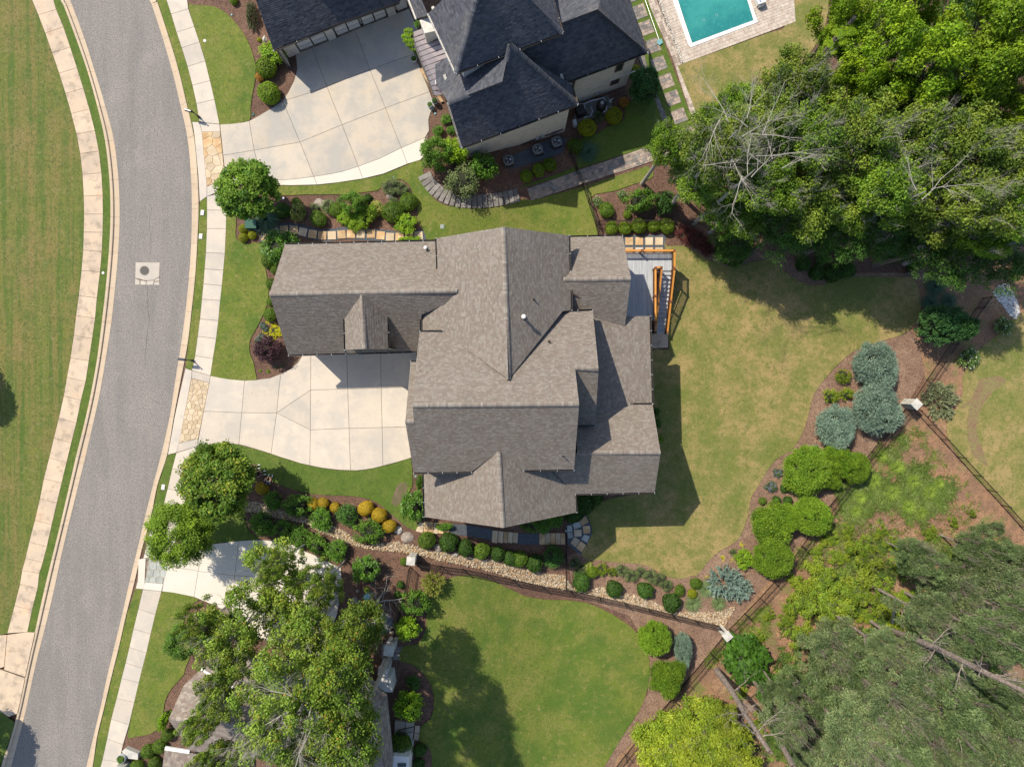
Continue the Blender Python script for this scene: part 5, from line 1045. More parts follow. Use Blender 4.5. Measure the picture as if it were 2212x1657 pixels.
cl('forestDark', 60, 130, .032, (.02, .065, .009), (.05, .125, .014), 26, hr=.7, cr=.26, shell=.45, core=False, low=-.4, irr=.3)
cl('forestLime', 60, 230, .036, (.075, .165, .006), (.19, .29, .012), 27, hr=.65, cr=.26, shell=.5, core=False, low=-.4, irr=.3)
cl('oak', 95, 150, .031, (.07, .145, .016), (.185, .26, .038), 28, hr=.65, cr=.18, shell=.35, core=False, low=-.5, irr=.34, c3=(.34, .20, .03), p3=.015)
cl('oakrust', 84, 190, .029, (.045, .105, .010), (.13, .19, .022), 29, hr=.65, cr=.22, shell=.4, core=False, low=-.5, irr=.34, c3=(.36, .19, .02), p3=.02)
cl('brush', 60, 190, .040, (.09, .16, .010), (.21, .265, .02), 30, hr=.6, cr=.25, shell=.5, core=False, low=-.3, irr=.3)
cl('bigleaf', 50, 60, .085, (.022, .075, .008), (.055, .14, .012), 31, hr=.6, cr=.26, shell=.6, asp=.9, low=-.3)
cl('cone', 60, 130, .05, (.02, .075, .02), (.045, .125, .03), 32, hr=1.3, cr=.24, shell=.8)
cl('pine', 150, 200, .052, (.068, .122, .056), (.195, .262, .135), 33, hr=.5, cr=.15, shell=.35, needle=True, asp=.36, core=False, low=-.4, irr=.3, c3=(.34, .17, .08), p3=.012)
cl('pineB', 150, 190, .052, (.058, .108, .044), (.165, .24, .11), 34, hr=.5, cr=.15, shell=.35, needle=True, asp=.36, core=False, low=-.4, irr=.35)
cl('juniper', 120, 130, .085, (.085, .145, .125), (.175, .265, .225), 40, hr=.62, cr=.19, shell=.85, needle=True, asp=.3, flat=.9)
SPEC['juniperolive'] = (make_feather('juniperolive', 150, 20, (.06, .085, .04), (.17, .21, .13), 41, hr=.5, size=.13), .5, False, 1, None)
SPEC['chartreuse'] = (make_feather('chartreuse', 200, 20, (.14, .19, .03), (.30, .35, .09), 42, hr=.9, size=.13), .9, False, 1, None)
SPEC['spruce'] = (make_feather('spruce', 150, 30, (.068, .125, .122), (.18, .275, .262), 43, hr=.6, size=.10), .6, False, 1, None)
SPEC['grass'] = (make_grass('grass', 700, 1.0, (.08, .15, .06), (.19, .27, .13), 44, wd=.011), .5, False, 1, None)
SPEC['grassblue'] = (make_grass('grassblue', 700, 1.0, (.03, .075, .045), (.08, .15, .10), 45, wd=.011), .5, False, 1, None)
SPEC['grasslime'] = (make_grass('grasslime', 500, 1.0, (.12, .22, .03), (.24, .34, .06), 46, wd=.012), .5, False, 1, None)
cl('brushthin', 34, 130, .045, (.07, .14, .012), (.19, .25, .02), 60, hr=.5, cr=.24, shell=.35, core=False, low=-.3, irr=.4)
LIMBS = {}
TREEK = {'smalltree', 'maple', 'mapleyellow', 'willowoak', 'forestA', 'forestB', 'forestDark', 'forestLime', 'oak', 'oakrust', 'brush', 'brushthin', 'pine', 'pineB'}
for i, k in enumerate(sorted(TREEK)):
    LIMBS[k] = make_limbs(SPEC[k][4], SPEC[k][1], 50 + i, r0=.04 if k in ('maple', 'mapleyellow', 'willowoak', 'brush') else .05, bare={'forestA': 9, 'forestB': 9, 'oak': 12, 'pine': 4, 'pineB': 4, 'oakrust': 3}.get(k, 0), n_l=26 if k in ('forestA', 'forestB', 'oak', 'pine', 'pineB') else 14)
RR = random.Random(5)
def plant(k, px, py, rp, label, cat='shrub', name=None, group=None, h=None, w2=None, rz=None, base=None):
    """shrub whose outline centre shows at the pixel with radius rp picture units"""
    me, hr, core, _, _ = SPEC[k]
    r = rp / 25.0; r2 = r * RR.uniform(.88, 1.12) if w2 is None else w2 / 25.0
    hh = h if h is not None else 2 * hr * min(r, r2) * .9
    p = C(px, py, hh * .5) if base is None else base
    zs = hh / (2 * hr); k_ = (H - p.z - hh * .5) / H; r *= k_; r2 *= k_
    nm = name or {'gold': 'golden_shrub', 'juniper': 'blue_juniper', 'grass': 'ornamental_grass', 'grassblue': 'ornamental_grass', 'grasslime': 'ornamental_grass'}.get(k, 'shrub')
    if k in ('boxdark', 'box', 'boxlite', 'yelgreen', 'gold') or core:
        o = empty(nm, p, label, cat, group)
        rr = RR.uniform(0, 6.28) if rz is None and w2 is None else (rz or 0)
        o.rotation_euler = (0, 0, rr)
        f = link('foliage', me, M_leafV, o); f.scale = (r, r2, zs)
        c = link('dark_core', CORE, M_core, o); s = hr / .9; c.scale = (r, r2, zs * s)  # solid dark filler added inside the leaves to block see-through
    else:
        o = link(nm, me, M_leafV); o.location = p; o.rotation_euler = (0, 0, RR.uniform(0, 6.28) if rz is None and w2 is None else (rz or 0)); o.scale = (r, r2, zs); tag(o, label, cat, group)
    return o
def tree(k, px, py, rp, zc, label, name='tree', group=None, hz=None, bark=None, trunk=.16, lean=None, sq=1.0):
    """tree with the crown middle (height zc above ground) at the pixel"""
    me, hr, _, _, _ = SPEC[k]; bark = bark or M_bark
    p = C(px, py, zc); kk = (H - p.z - zc) / F; r = rp * kk; th = hz if hz else r * .8    # th = half height
    o = empty(name, p, label, 'tree', group); o.rotation_euler = (0, 0, RR.uniform(0, 6.28))
    zs = th / hr; base = zc - th
    c = link('crown', me, M_leafV, o); c.location = (0, 0, base); c.scale = (r, r * sq, zs)
    c = link('limbs', LIMBS[k], bark, o); c.location = (0, 0, base); c.scale = (r, r * sq, zs)
    b = MB(); zt = base + th * .6; lx, ly = lean or (RR.uniform(-.2, .2), RR.uniform(-.2, .2))
    tube(b, [(lx, ly, -.2), (lx * .8, ly * .8, .3), (lx * .4, ly * .4, zt * .5), (0, 0, zt)], [trunk * 1.7, trunk * 1.15, trunk, trunk * .7], 8); b.build('trunk', bark, o, world=False, sm=True)
    return o
# ---- street and yard trees ----
tree('maple', 533, 411, 68, 4.2, 'dense green maple beside the upper driveway entrance', 'maple_tree')
tree('mapleyellow', 470, 1037, 84, 5.0, 'yellow-tinged maple over the sidewalk beside the three seated people', 'maple_tree')
tree('willowoak', 390, 1152, 74, 4.6, 'fine-leaved lime green oak just below the yellow-tinged maple', 'oak_tree')
tree('smalltree', 390, 1388, 38, 2.4, 'small dark green tree on the lower left lawn edge', 'maple_tree')
tree('maple', -222, 790, 75, 5.0, 'maple standing just outside the left edge of the photo', 'maple_tree')
tree('maple', -235, 1610, 95, 6.0, 'maple outside the lower left corner shading the road', 'maple_tree')
gO = 'big oaks over the tan roofed house'
for k, x, y, r, z, l in (('oak', 610, 1275, 82, 5.5, 'oak crown spreading over the lower driveway, topmost of its clump'), ('oak', 505, 1372, 78, 8, 'oak crown with pale twigs over the dark small tree'), ('oak', 660, 1385, 92, 9, 'oak crown in the middle of the lower clump'),
                   ('oakrust', 775, 1370, 72, 10, 'rust-flecked oak crown beside the gabled stone pillar'), ('oak', 500, 1478, 62, 10, 'oak crown over the tan shingle ridge at lower left'), ('oakrust', 740, 1480, 88, 14, 'darker rust-flecked oak crown left of the white bay'),
                   ('oak', 600, 1540, 95, 14, 'oak crown with big bare grey limbs near the bottom edge'), ('oakrust', 760, 1590, 85, 14, 'dark oak crown above the white dormer at the bottom'), ('oakrust', 660, 1650, 85, 11, 'yellow-rust oak crown cut by the bottom edge'), ('oak', 445, 1550, 42, 8, 'thin oak spray over the tan ridge'), ('oak', 470, 1635, 46, 9, 'thin oak spray at the bottom edge over the white gutter'), ('oak', 700, 1262, 40, 7, 'thin oak spray over the right end of the lower driveway'), ('oak', 445, 1345, 40, 7, 'thin oak spray above the small dark tree'), ('oak', 600, 1215, 36, 7, 'highest thin oak spray over the driveway')):
    tree(k, x, y, r, z, l, 'oak_tree', gO, bark=M_grey, hz=3.0, trunk=.16 if r > 75 else .07)
b = MB(); rr = random.Random(4); c0 = D(645, 1540, 16.3)
for a in range(10):
    an = 2.2 + a * .42 + rr.uniform(-.35, .35); twigs(b, c0 + Vector((rr.uniform(-1.1, .9), rr.uniform(-1.6, .6), rr.uniform(-.9, 0))), Vector((math.cos(an), math.sin(an), .12)), rr.uniform(1.6, 3.4), .042, 3, rr, 5, .12)
tube(b, [(c0.x, c0.y + .2, -1), (c0.x, c0.y, 9), c0], [.3, .22, .12], 8)
tag(b.build('bare_tree', M_grey), 'leafless grey limbs fanning out above the tan roof', 'tree')
for x, y, s, l in ((1500, 590, 5, 0), (1585, 1330, 5, 1)): pass
# ---- forest, upper right ----
gF = 'trees of the wood at upper right'
WOOD = [('forestA', 1440, 320, 50, 9, 'small round crown nearest the paver path end'), ('forestA', 1500, 385, 62, 8, 'green crown above the five round boxwoods'), ('forestB', 1570, 330, 78, 12, 'crown full of bare grey twigs in the near edge of the wood'), ('forestA', 1590, 465, 68, 7, 'bright crown at the lawn corner right of the deck'),
 ('forestDark', 1583, 525, 44, 4, 'dark round holly-like tree at the tip of the lawn'), ('forestA', 1655, 405, 75, 11, 'green crown in the lower left of the wood'), ('forestB', 1650, 285, 75, 12, 'twiggy olive crown below the pool lawn'), ('forestA', 1600, 235, 52, 10, 'sparse crown leaning over the pool lawn'), ('forestB', 1720, 190, 70, 11, 'olive crown behind the leaning ivy trunk'),
 ('forestA', 1735, 300, 85, 12, 'broad mid green crown left of the wood centre'), ('forestB', 1740, 430, 78, 9, 'olive crown over the upper bay of the lawn'), ('forestDark', 1690, 500, 60, 7, 'dark crown in shade behind the lawn bay'), ('forestLime', 1810, 60, 52, 10, 'lime crown by the bare path at the top'), ('forestLime', 1880, 100, 70, 12, 'bright lime crown second along the top of the wood'),
 ('forestLime', 1950, 30, 60, 12, 'lime crown cut by the top edge, left one'), ('forestLime', 1840, 190, 48, 10, 'small lime crown at the left end of the lime group'), ('forestDark', 2040, 60, 62, 9, 'dark hollow crown between the lime ones at the top'), ('forestLime', 2010, 160, 78, 13, 'broad lime crown in the middle of the lime group'), ('forestLime', 2150, 60, 85, 14, 'lime crown in the top right corner'),
 ('forestLime', 2110, 150, 75, 13, 'yellowish lime crown nearest the right edge'), ('forestLime', 2180, 220, 60, 12, 'lime crown on the right edge, lowest of the limes'), ('forestDark', 1930, 210, 55, 9, 'dark gap-filling crown under the lime group'), ('forestB', 1860, 300, 85, 12, 'olive crown in the very middle of the wood'), ('forestA', 1910, 400, 80, 12, 'mid green crown below the middle of the wood'),
 ('forestB', 1980, 300, 78, 12, 'olive crown right of the middle of the wood'), ('forestB', 2080, 320, 85, 13, 'broad olive crown with bare limbs near the right edge'), ('forestB', 2180, 350, 75, 13, 'olive crown cut by the right edge'), ('forestA', 1830, 440, 72, 8, 'green crown over the right side of the lawn bay'), ('forestB', 2000, 440, 72, 9, 'drooping olive crown above the dark hollow'),
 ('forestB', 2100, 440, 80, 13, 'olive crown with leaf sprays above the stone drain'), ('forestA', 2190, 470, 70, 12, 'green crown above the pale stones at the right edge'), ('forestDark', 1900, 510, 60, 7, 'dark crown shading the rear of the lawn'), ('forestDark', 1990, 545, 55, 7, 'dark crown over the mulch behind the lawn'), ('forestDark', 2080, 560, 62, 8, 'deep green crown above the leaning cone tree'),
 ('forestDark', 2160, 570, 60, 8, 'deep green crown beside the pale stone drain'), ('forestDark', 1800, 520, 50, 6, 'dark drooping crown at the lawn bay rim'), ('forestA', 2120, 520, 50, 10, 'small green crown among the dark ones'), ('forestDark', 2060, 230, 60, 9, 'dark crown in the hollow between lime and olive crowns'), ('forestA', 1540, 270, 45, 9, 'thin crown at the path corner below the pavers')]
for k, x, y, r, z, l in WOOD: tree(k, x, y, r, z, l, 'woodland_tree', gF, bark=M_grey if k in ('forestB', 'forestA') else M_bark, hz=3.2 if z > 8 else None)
for px, py, z, n_, l in ((1610, 262, 15, 7, 'bare grey twigs fanning out at the near edge of the wood, upper fan'), (1650, 350, 15, 7, 'bare grey twigs fanning out in the wood, lower fan'), (1545, 335, 12, 4, 'bare grey bough reaching toward the paver path end'), (2030, 400, 14, 3, 'bare grey forks in the olive crowns of the wood')):
    b = MB(); rr = random.Random(px); c0 = D(px, py, z)
    for a in range(n_):
        an = .2 + a * 2.6 / n_ + rr.uniform(-.4, .4) + (3.0 if a % 4 == 3 else 0); twigs(b, c0 + Vector((rr.uniform(-1.6, 1.6), rr.uniform(-1.0, .6), rr.uniform(-.5, 0))), Vector((math.cos(an), math.sin(an), .15)), rr.uniform(2.0, 3.6), .03, 3, rr, 4, .12)
    tube(b, [(c0.x, c0.y, -2.4), (c0.x, c0.y, z * .6), c0 - Vector((0, 0, 1.5))], [.2, .12, .04], 7); tag(b.build('bare_tree', M_grey), l, 'tree')
# leaning ivy trunk
b = MB(); tube(b, [D(1735, 175, 4), D(1765, 135, 7), D(1800, 90, 9), D(1850, 35, 11)], [.24, .22, .2, .16], 9)
tag(b.build('ivy_covered_tree', M_bark, sm=True), 'leaning dark trunk wrapped in yellow-green ivy by the path', 'tree')
o = bpy.data.objects['ivy_covered_tree']; iv = SPEC['forestLime'][0]
for x, y, z, s in ((1750, 160, 6.2, .55), (1762, 140, 7, .5), (1778, 118, 8, .6), (1800, 92, 9, .8), (1820, 68, 10, .9)):
    c = link('ivy', iv, M_leafV, o); c.location = D(x, y, z - .3); c.scale = (s, s, s * .6)
# ---- pines and brush, lower right ----
gP = 'tall pines at lower right'
PN = [('pine', 1700, 1560, 48, 9, 'low pine crown at the tip of the leaning trunk'), ('pineB', 2105, 1185, 50, 4.5, 'highest pine crown thinning over the clay'), ('pine', 1995, 1325, 55, 8, 'pine crown above the long trunk, nearest the dead stem'), ('pineB', 1690, 1500, 40, 6, 'small pine crown beside the round-leaved thicket'), ('pine', 1900, 1395, 42, 8, 'pine crown touching the start of the long trunk'), ('pine', 2200, 1225, 44, 5, 'pine crown on the right edge over the clay'), ('pine', 1750, 1610, 62, 9, 'pine crown cut by the bottom edge, leftmost'), ('pineB', 1770, 1520, 68, 10, 'pine crown just right of the short leaning trunk'), ('pine', 1840, 1590, 80, 11, 'pine crown second from the left along the bottom'), ('pineB', 1850, 1450, 78, 9, 'pine crown below the long diagonal trunk start'), ('pine', 1790, 1400, 62, 8, 'pine crown beside the yellow-green brush'),
 ('pine', 1930, 1520, 85, 11, 'broad pine crown in the middle of the pine group'), ('pineB', 1940, 1630, 78, 11, 'pine crown on the bottom edge at the middle'), ('pine', 2020, 1440, 80, 10, 'pine crown under the long diagonal trunk'), ('pineB', 2050, 1560, 88, 11, 'pine crown in the lower middle of the group'), ('pine', 2060, 1290, 72, 10, 'pine crown above the long trunk, left one'),
 ('pineB', 2130, 1370, 66, 11, 'pine crown with many bare twigs over the trunk'), ('pine', 2150, 1250, 80, 10, 'pine crown thinning out over the clay slope'), ('pineB', 2180, 1520, 75, 11, 'pine crown cut by the right edge, lower'), ('pine', 2180, 1640, 80, 11, 'pine crown in the bottom right corner'), ('pineB', 2195, 1330, 55, 10, 'pine crown cut by the right edge, upper'), ('pineB', 1980, 1200, 48, 9, 'thin pine crown over the weedy grass'), ('pine', 2050, 1640, 60, 11, 'small pine crown between two bottom edge crowns')]
for k, x, y, r, z, l in PN:
  if (x, y) in ((1980, 1200), (2060, 1290), (1790, 1400), (1750, 1610), (1770, 1520), (1850, 1450), (2150, 1250)): z = 5
  tree(k, x, y, r, z, l, 'pine_tree', gP, bark=M_pbark, hz=2.9, trunk=.13 if z > 6 else .08)
def pole_tree(pts, rad, label):
    b = MB(); tube(b, [D(*p) for p in pts], rad, 10); P = [D(*p) for p in pts]; rr = random.Random(len(pts)); 
    o = tag(b.build('leaning_pine', M_pbark, sm=True), label, 'tree')
    for i in range(9):
        t = rr.uniform(.25, .98); k = min(int(t * (len(P) - 1)), len(P) - 2); q = P[k].lerp(P[k + 1], t * (len(P) - 1) - k); tw = MB(); twigs(tw, q, Vector((rr.uniform(-1, 1), rr.uniform(-1, 1), .25)), rr.uniform(1.0, 2.4), .05, 2, rr, 5); tw.build('limb', M_pbark, o)
    return o
pole_tree([(1913, 1357, 2), (1960, 1374, 6), (2020, 1398, 10), (2080, 1428, 14), (2140, 1458, 17), (2225, 1498, 19.5)], [.24, .23, .21, .19, .17, .14], 'long thick pine trunk running diagonally to the right edge')
pole_tree([(1548, 1447, -1.8), (1580, 1490, 3), (1612, 1545, 7), (1640, 1590, 10), (1665, 1625, 12)], [.27, .23, .20, .18, .16], 'thick pine trunk leaning from the clay by the iron fence')
b = MB(); tube(b, [G(1926, 1352, .1), D(1930, 1330, 1), D(1934, 1290, 3)], [.14, .11, .08], 7); tag(b.build('dead_tree', M_grey), 'short pale dead trunk rising above the long diagonal one', 'tree')
b = MB(); tube(b, [D(1690, 1610, 8), D(1715, 1657, 11)], [.2, .18], 8); tag(b.build('leaning_pine', M_pbark), 'short stretch of pine trunk at the bottom edge', 'tree')
gB = 'yellow-green brush in front of the pines'
for x, y, r, l in ((1430, 1600, 62, 'lime bush on the bottom edge by the iron fence end'), (1500, 1575, 70, 'broad lime bush second from the left at the bottom'), (1570, 1610, 62, 'lime bush at the bottom left of the leaning trunk'), (1440, 1660, 60, 'lime bush cut by the bottom edge, leftmost'), (1520, 1660, 60, 'lime bush cut by the bottom edge, middle'), (1600, 1665, 50, 'lime bush cut by the bottom edge, under the trunk'),
                   (1735, 1290, 38, 'yellow-green brush above the round-leaved thicket'), (1775, 1245, 42, 'yellow-green brush nearest the clay slope'), (1790, 1310, 52, 'yellow-green brush beside the first pine crown'), (1850, 1275, 52, 'yellow-green brush below the weedy grass'), (1870, 1200, 38, 'thin yellow-green brush on the slope'), (1900, 1290, 40, 'brush by the dead trunk'), (1730, 1370, 30, 'small brush right of the round-leaved thicket'), (1560, 1545, 36, 'brush touching the leaning pine trunk'), (1960, 1340, 40, 'brush in the gap above the long trunk')):
    tree('brush' if y > 1530 else 'brushthin', x, y, r, 2.0 if y > 1530 else 1.0, l, 'bush', gB, hz=1.3 if y > 1530 else .9, trunk=.05)['category'] = 'bush'
plant('bigleaf', 1612, 1425, 46, 'round-leaved green thicket beside the leaning pine trunk', 'bush', 'bush', h=2.5, w2=60, rz=.4)
plant('bigleaf', 1662, 1490, 34, 'lower part of round-leaved green thicket near the pines', 'bush', 'bush', h=2.3)
# ---- shrubs: (kind, x, y, radius, label[, height]) ----
def batch(rows, group, cat='shrub', name=None):
    for r in rows:
        kw = dict(r[5]) if len(r) > 5 else {}
        plant(r[0], r[1], r[2], r[3], r[4], cat, name, group, **kw)
ords = ['first', 'second', 'third', 'fourth', 'fifth', 'sixth', 'seventh', 'eighth', 'ninth', 'tenth', 'eleventh']
batch([('lime', 590, 121, 28, 'bright lime bush touching the black garage roof corner'), ('boxlite', 575, 147, 23, 'round clipped bush just below the bright lime one'), ('goldorange', 563, 167, 11, 'small orange-red shrub in the upper driveway bed'), ('boxlite', 581, 202, 24, 'round clipped bush casting a shadow on the stained driveway'),
       ('juniperolive', 541, 30, 12, 'narrow dark juniper beside the black garage roof', dict(w2=34, rz=0, h=1.6)), ('boxlite', 505, 2, 9, 'small bush cut by the top edge in the upper bed'), ('yelgreen', 560, 87, 5, 'tiny yellow shrub beside the garage roof')], 'shrubs in the bed of the upper driveway')
batch([('loosegreen', 965, 258, 12, 'small round shrub beside the white planter, upper one'), ('loosegreen', 947, 283, 13, 'loose shrub at the driveway corner of the black-roofed house'), ('loosegreen', 974, 282, 10, 'small lime shrub tucked under the black gutter'), ('smalltree', 938, 332, 36, 'green small tree at the end of the stained driveway', dict(h=3.2)), ('lime', 980, 333, 28, 'lime shrub against the black roof corner', dict(h=2.4)),
       ('greygreen', 1000, 395, 37, 'grey-green shrub above the curved plank steps', dict(h=2.4)), ('loosegreen', 1046, 362, 34, 'dark green shrub under the white brick wall', dict(h=2.8))], 'shrubs at the corner of the black-roofed house')
batch([('boxlite', 1137, 381, 14, 'leftmost of the three clipped bushes below the air conditioners'), ('boxlite', 1163, 368, 14, 'middle of the three clipped bushes below the air conditioners'), ('boxlite', 1188, 356, 14, 'rightmost of the three clipped bushes below the air conditioners'), ('box', 1242, 316, 16, 'oval green bush left of the shaded lawn'), ('grassblue', 1272, 328, 24, 'dark arching grass clump beside the shaded lawn'),
       ('yelgreen', 1268, 277, 20, 'lime ball bush nearest the black gutter corner', dict(h=1.5)), ('yelgreen', 1326, 251, 18, 'lime ball bush nearest the pool equipment tank', dict(h=1.4)), ('goldorange', 1347, 222, 11, 'reddish small shrub by the pool equipment'), ('greygreen', 1293, 253, 13, 'olive shrub between the two lime ball bushes'), ('cone', 1391, 188, 36, 'big dark green round tree at the white wall corner', dict(h=4.0)), ('yelgreen', 1371, 152, 11, 'lime shrub half hidden behind the big dark tree')], 'shrubs along the white brick wall')
batch([('boxdark', 611, 455, 16, 'green shrub next to the maple in the upper flower bed'), ('variegated', 644, 458, 19, 'lime-edged shrub second from the maple'), ('box', 640, 437, 9, 'tiny clipped ball above the lime-edged shrub'), ('box', 688, 473, 18, 'clipped bush right above the flagstone path'), ('greygreen', 709, 446, 18, 'grey-green shrub above the flagstone path middle'), ('box', 727, 454, 15, 'clipped ball left of the bright lime shrubs'), ('greygreen', 679, 450, 12, 'small grey-green shrub between two clipped bushes'),
       ('smalltree', 763, 441, 27, 'tall soft green shrub in the middle of the upper bed', dict(h=2.6)), ('lime', 747, 473, 18, 'left bright lime shrub over the flagstone path'), ('lime', 790, 468, 26, 'large bright lime shrub over the flagstone path'), ('lime', 770, 482, 18, 'front lime shrub nearest the flagstones'), ('variegated', 815, 450, 17, 'yellow variegated shrub right of the lime ones'), ('boxdark', 794, 429, 10, 'small dark clipped ball behind the yellow shrub'),
       ('box', 849, 459, 22, 'large clipped ball left of the end pair'), ('greygreen', 851, 438, 14, 'grey-green shrub behind the large clipped ball'), ('box', 882, 437, 19, 'clipped ball at the lawn end of the upper bed'), ('lime', 878, 481, 23, 'loose lime shrub at the lawn end of the path'), ('greygreen', 845, 404, 22, 'soft grey shrub at the top of the upper bed'), ('greygreen', 868, 408, 15, 'smaller soft grey shrub beside the bed edge'), ('glossy', 612, 535, 38, 'glossy dark shrub at the garage wing corner', dict(h=2.8)),
       ('lime', 888, 518, 24, 'low lime shrub peeping out above the garage gutter', dict(w2=9, rz=.0, h=.7)), ('grassblue', 572, 472, 32, 'blue-green grass clump below the maple'), ('yelgreen', 526, 495, 10, 'yellow shrub left of the transformer, upper'), ('yelgreen', 526, 514, 10, 'yellow shrub left of the transformer, lower'), ('yelgreen', 545, 508, 9, 'yellow shrub right below the transformer')], 'shrubs of the upper flower bed')
batch([('box', 578, 565, 14, 'topmost boxwood ball along the garage wing end'), ('box', 594, 583, 10, 'second boxwood ball half under the roof edge'), ('box', 586, 614, 12, 'third boxwood ball along the garage wing end'), ('box', 585, 652, 9, 'fourth boxwood ball beside the ridge end'), ('box', 584, 680, 14, 'lowest boxwood ball above the yellow groundcover')], 'boxwood balls along the garage wing')
batch([('yellowflat', 578, 698, 6, 'small yellow cushion topmost of the front bed'), ('yellowflat', 591, 703, 7, 'yellow cushion beside the lowest boxwood'), ('yellowflat', 597, 717, 16, 'large flat yellow cushion against the roof edge'), ('yellowflat', 571, 716, 6, 'yellow cushion on the lawn side of the front bed'), ('yellowflat', 580, 724, 7, 'yellow cushion just above the plum shrub'), ('purpleflower', 568, 704, 9, 'blue-flowered plant at the top of the front bed'), ('purpleflower', 575, 712, 7, 'blue-flowered plant between the yellow cushions'), ('purpleflower', 565, 727, 8, 'blue-flowered plant next to the lawn'), ('purpleflower', 558, 735, 9, 'blue-flowered plant left of the plum shrub')], 'cushion plants of the front bed')
batch([('plum', 578, 757, 30, 'dark purple smoke-like shrub at the front bed corner', dict(h=2.3)), ('greygreen', 627, 758, 5, 'tiny grey plant right of the plum shrub'), ('greygreen', 610, 790, 4, 'tiny pale plant in the driveway corner bed'), ('greygreen', 598, 794, 4, 'tiny dark plant in the driveway corner bed'), ('lime', 580, 802, 4, 'tiny lime plant near the driveway curve'), ('lime', 563, 801, 3, 'tiny lime plant at the lawn tip')], 'plants around the plum shrub')
batch([('whiteflower', 1290, 436, 12, 'white-flowered shrub at the iron fence bend'), ('whiteflower', 1343, 421, 12, 'white-flowered shrub further right in the back bed'), ('box', 1310, 454, 16, 'round bush below the fence bend flowers'), ('boxlite', 1355, 464, 9, 'small lime bush above the boxwood row'), ('boxlite', 1321, 493, 15, 'leftmost clipped boxwood of the row above the deck'), ('boxlite', 1350, 493, 15, 'second clipped boxwood of the row above the deck'), ('boxlite', 1380, 488, 17, 'third and largest clipped boxwood of the row above the deck'), ('boxlite', 1412, 489, 15, 'fourth clipped boxwood of the row above the deck'), ('boxlite', 1441, 489, 16, 'rightmost clipped boxwood of the row above the deck'),
       ('loosegreenB', 1384, 436, 29, 'loose green shrub behind the boxwood row', dict(h=2.6)), ('loosedark', 1437, 436, 28, 'dark shrub between the boxwood row and the wood', dict(h=2.6)), ('plumred', 1480, 505, 22, 'dark red shrub at the corner of the back bed, left one'), ('plumred', 1505, 518, 24, 'dark red shrub at the corner of the back bed, middle one'), ('plumred', 1525, 535, 18, 'dark red shrub nearest the lawn corner'), ('boxdark', 1583, 535, 38, 'dark round shrub at the lawn corner below the wood', dict(h=2.6))], 'shrubs of the bed behind the deck')
batch([('boxdark', 1764, 589, 17, 'shaded shrub on the point of the lawn bay, left'), ('boxdark', 1799, 590, 19, 'shaded shrub on the point of the lawn bay, right'), ('boxdark', 1734, 570, 15, 'shaded shrub behind the lawn bay point'), ('boxdark', 1830, 584, 16, 'shaded shrub right of the lawn bay point'), ('loosedark', 1775, 560, 14, 'small shaded shrub at the wood rim'), ('boxdark', 1973, 580, 12, 'shaded shrub over the upper lawn edge'), ('grassblue', 2022, 619, 24, 'topmost dark grass clump by the leaning cone tree'), ('grassblue', 2012, 655, 22, 'lower left dark grass clump by the leaning cone tree'), ('grassblue', 2050, 650, 22, 'lower right dark grass clump by the leaning cone tree'),
       ('cone', 2035, 702, 50, 'large dark green cone tree right of the lawn', dict(h=4.6, w2=42, rz=-.2)), ('cone', 2075, 712, 25, 'pointed tip bough of the dark cone tree', dict(h=5.2)), ('whiteflower', 2168, 703, 24, 'shaded flowering shrub below the pale stone drain'), ('whiteflower', 2094, 772, 24, 'straggly white-flowered shrub outside the iron fence'), ('box', 1867, 747, 5, 'tiny green plant above the top juniper')], 'shrubs at the right end of the lawn')
batch([('juniper', 1891, 788, 54, 'topmost of the three blue-grey junipers'), ('juniper', 1889, 886, 55, 'middle blue-grey juniper touching the white pillar'), ('juniper', 1806, 920, 49, 'lowest of the three blue-grey junipers')], 'big blue-grey junipers', 'shrub')
batch([('marigold', 1820, 813, 16, 'yellow-flowered bush beside the topmost juniper'), ('marigold', 1795, 856, 17, 'left bush of the yellow-flowered pair'), ('marigold', 1828, 851, 16, 'right bush of the yellow-flowered pair')], 'yellow-flowered bushes')
gm = 'lime green round pines'
batch([('mugo', 1741, 1018, 50, 'top left lime round pine below the blue urn', dict(h=2.6)), ('mugoB', 1815, 998, 36, 'lime round pine nearest the lowest juniper', dict(h=2.6)), ('mugo', 1848, 1012, 30, 'small lime round pine on the fence side', dict(h=2.2)), ('mugoB', 1784, 1035, 24, 'lime tuft joining the two upper pines', dict(h=1.8)), ('mugo', 1752, 1112, 43, 'lime round pine right half of the middle pair', dict(h=2.6)), ('mugoB', 1665, 1133, 46, 'lime round pine left half of the middle pair', dict(h=2.6)), ('mugoB', 1705, 1120, 30, 'lime round pine filling the middle pair', dict(h=2.2)),
       ('mugo', 1668, 1208, 44, 'lowest lime round pine of the right border', dict(h=2.5)), ('mugo', 1412, 1378, 37, 'lime round pine in the corner of the lower lawn', dict(h=2.6)), ('mugoB', 1440, 1466, 37, 'lime round pine beside the fence below the lower lawn', dict(h=2.6))], gm)
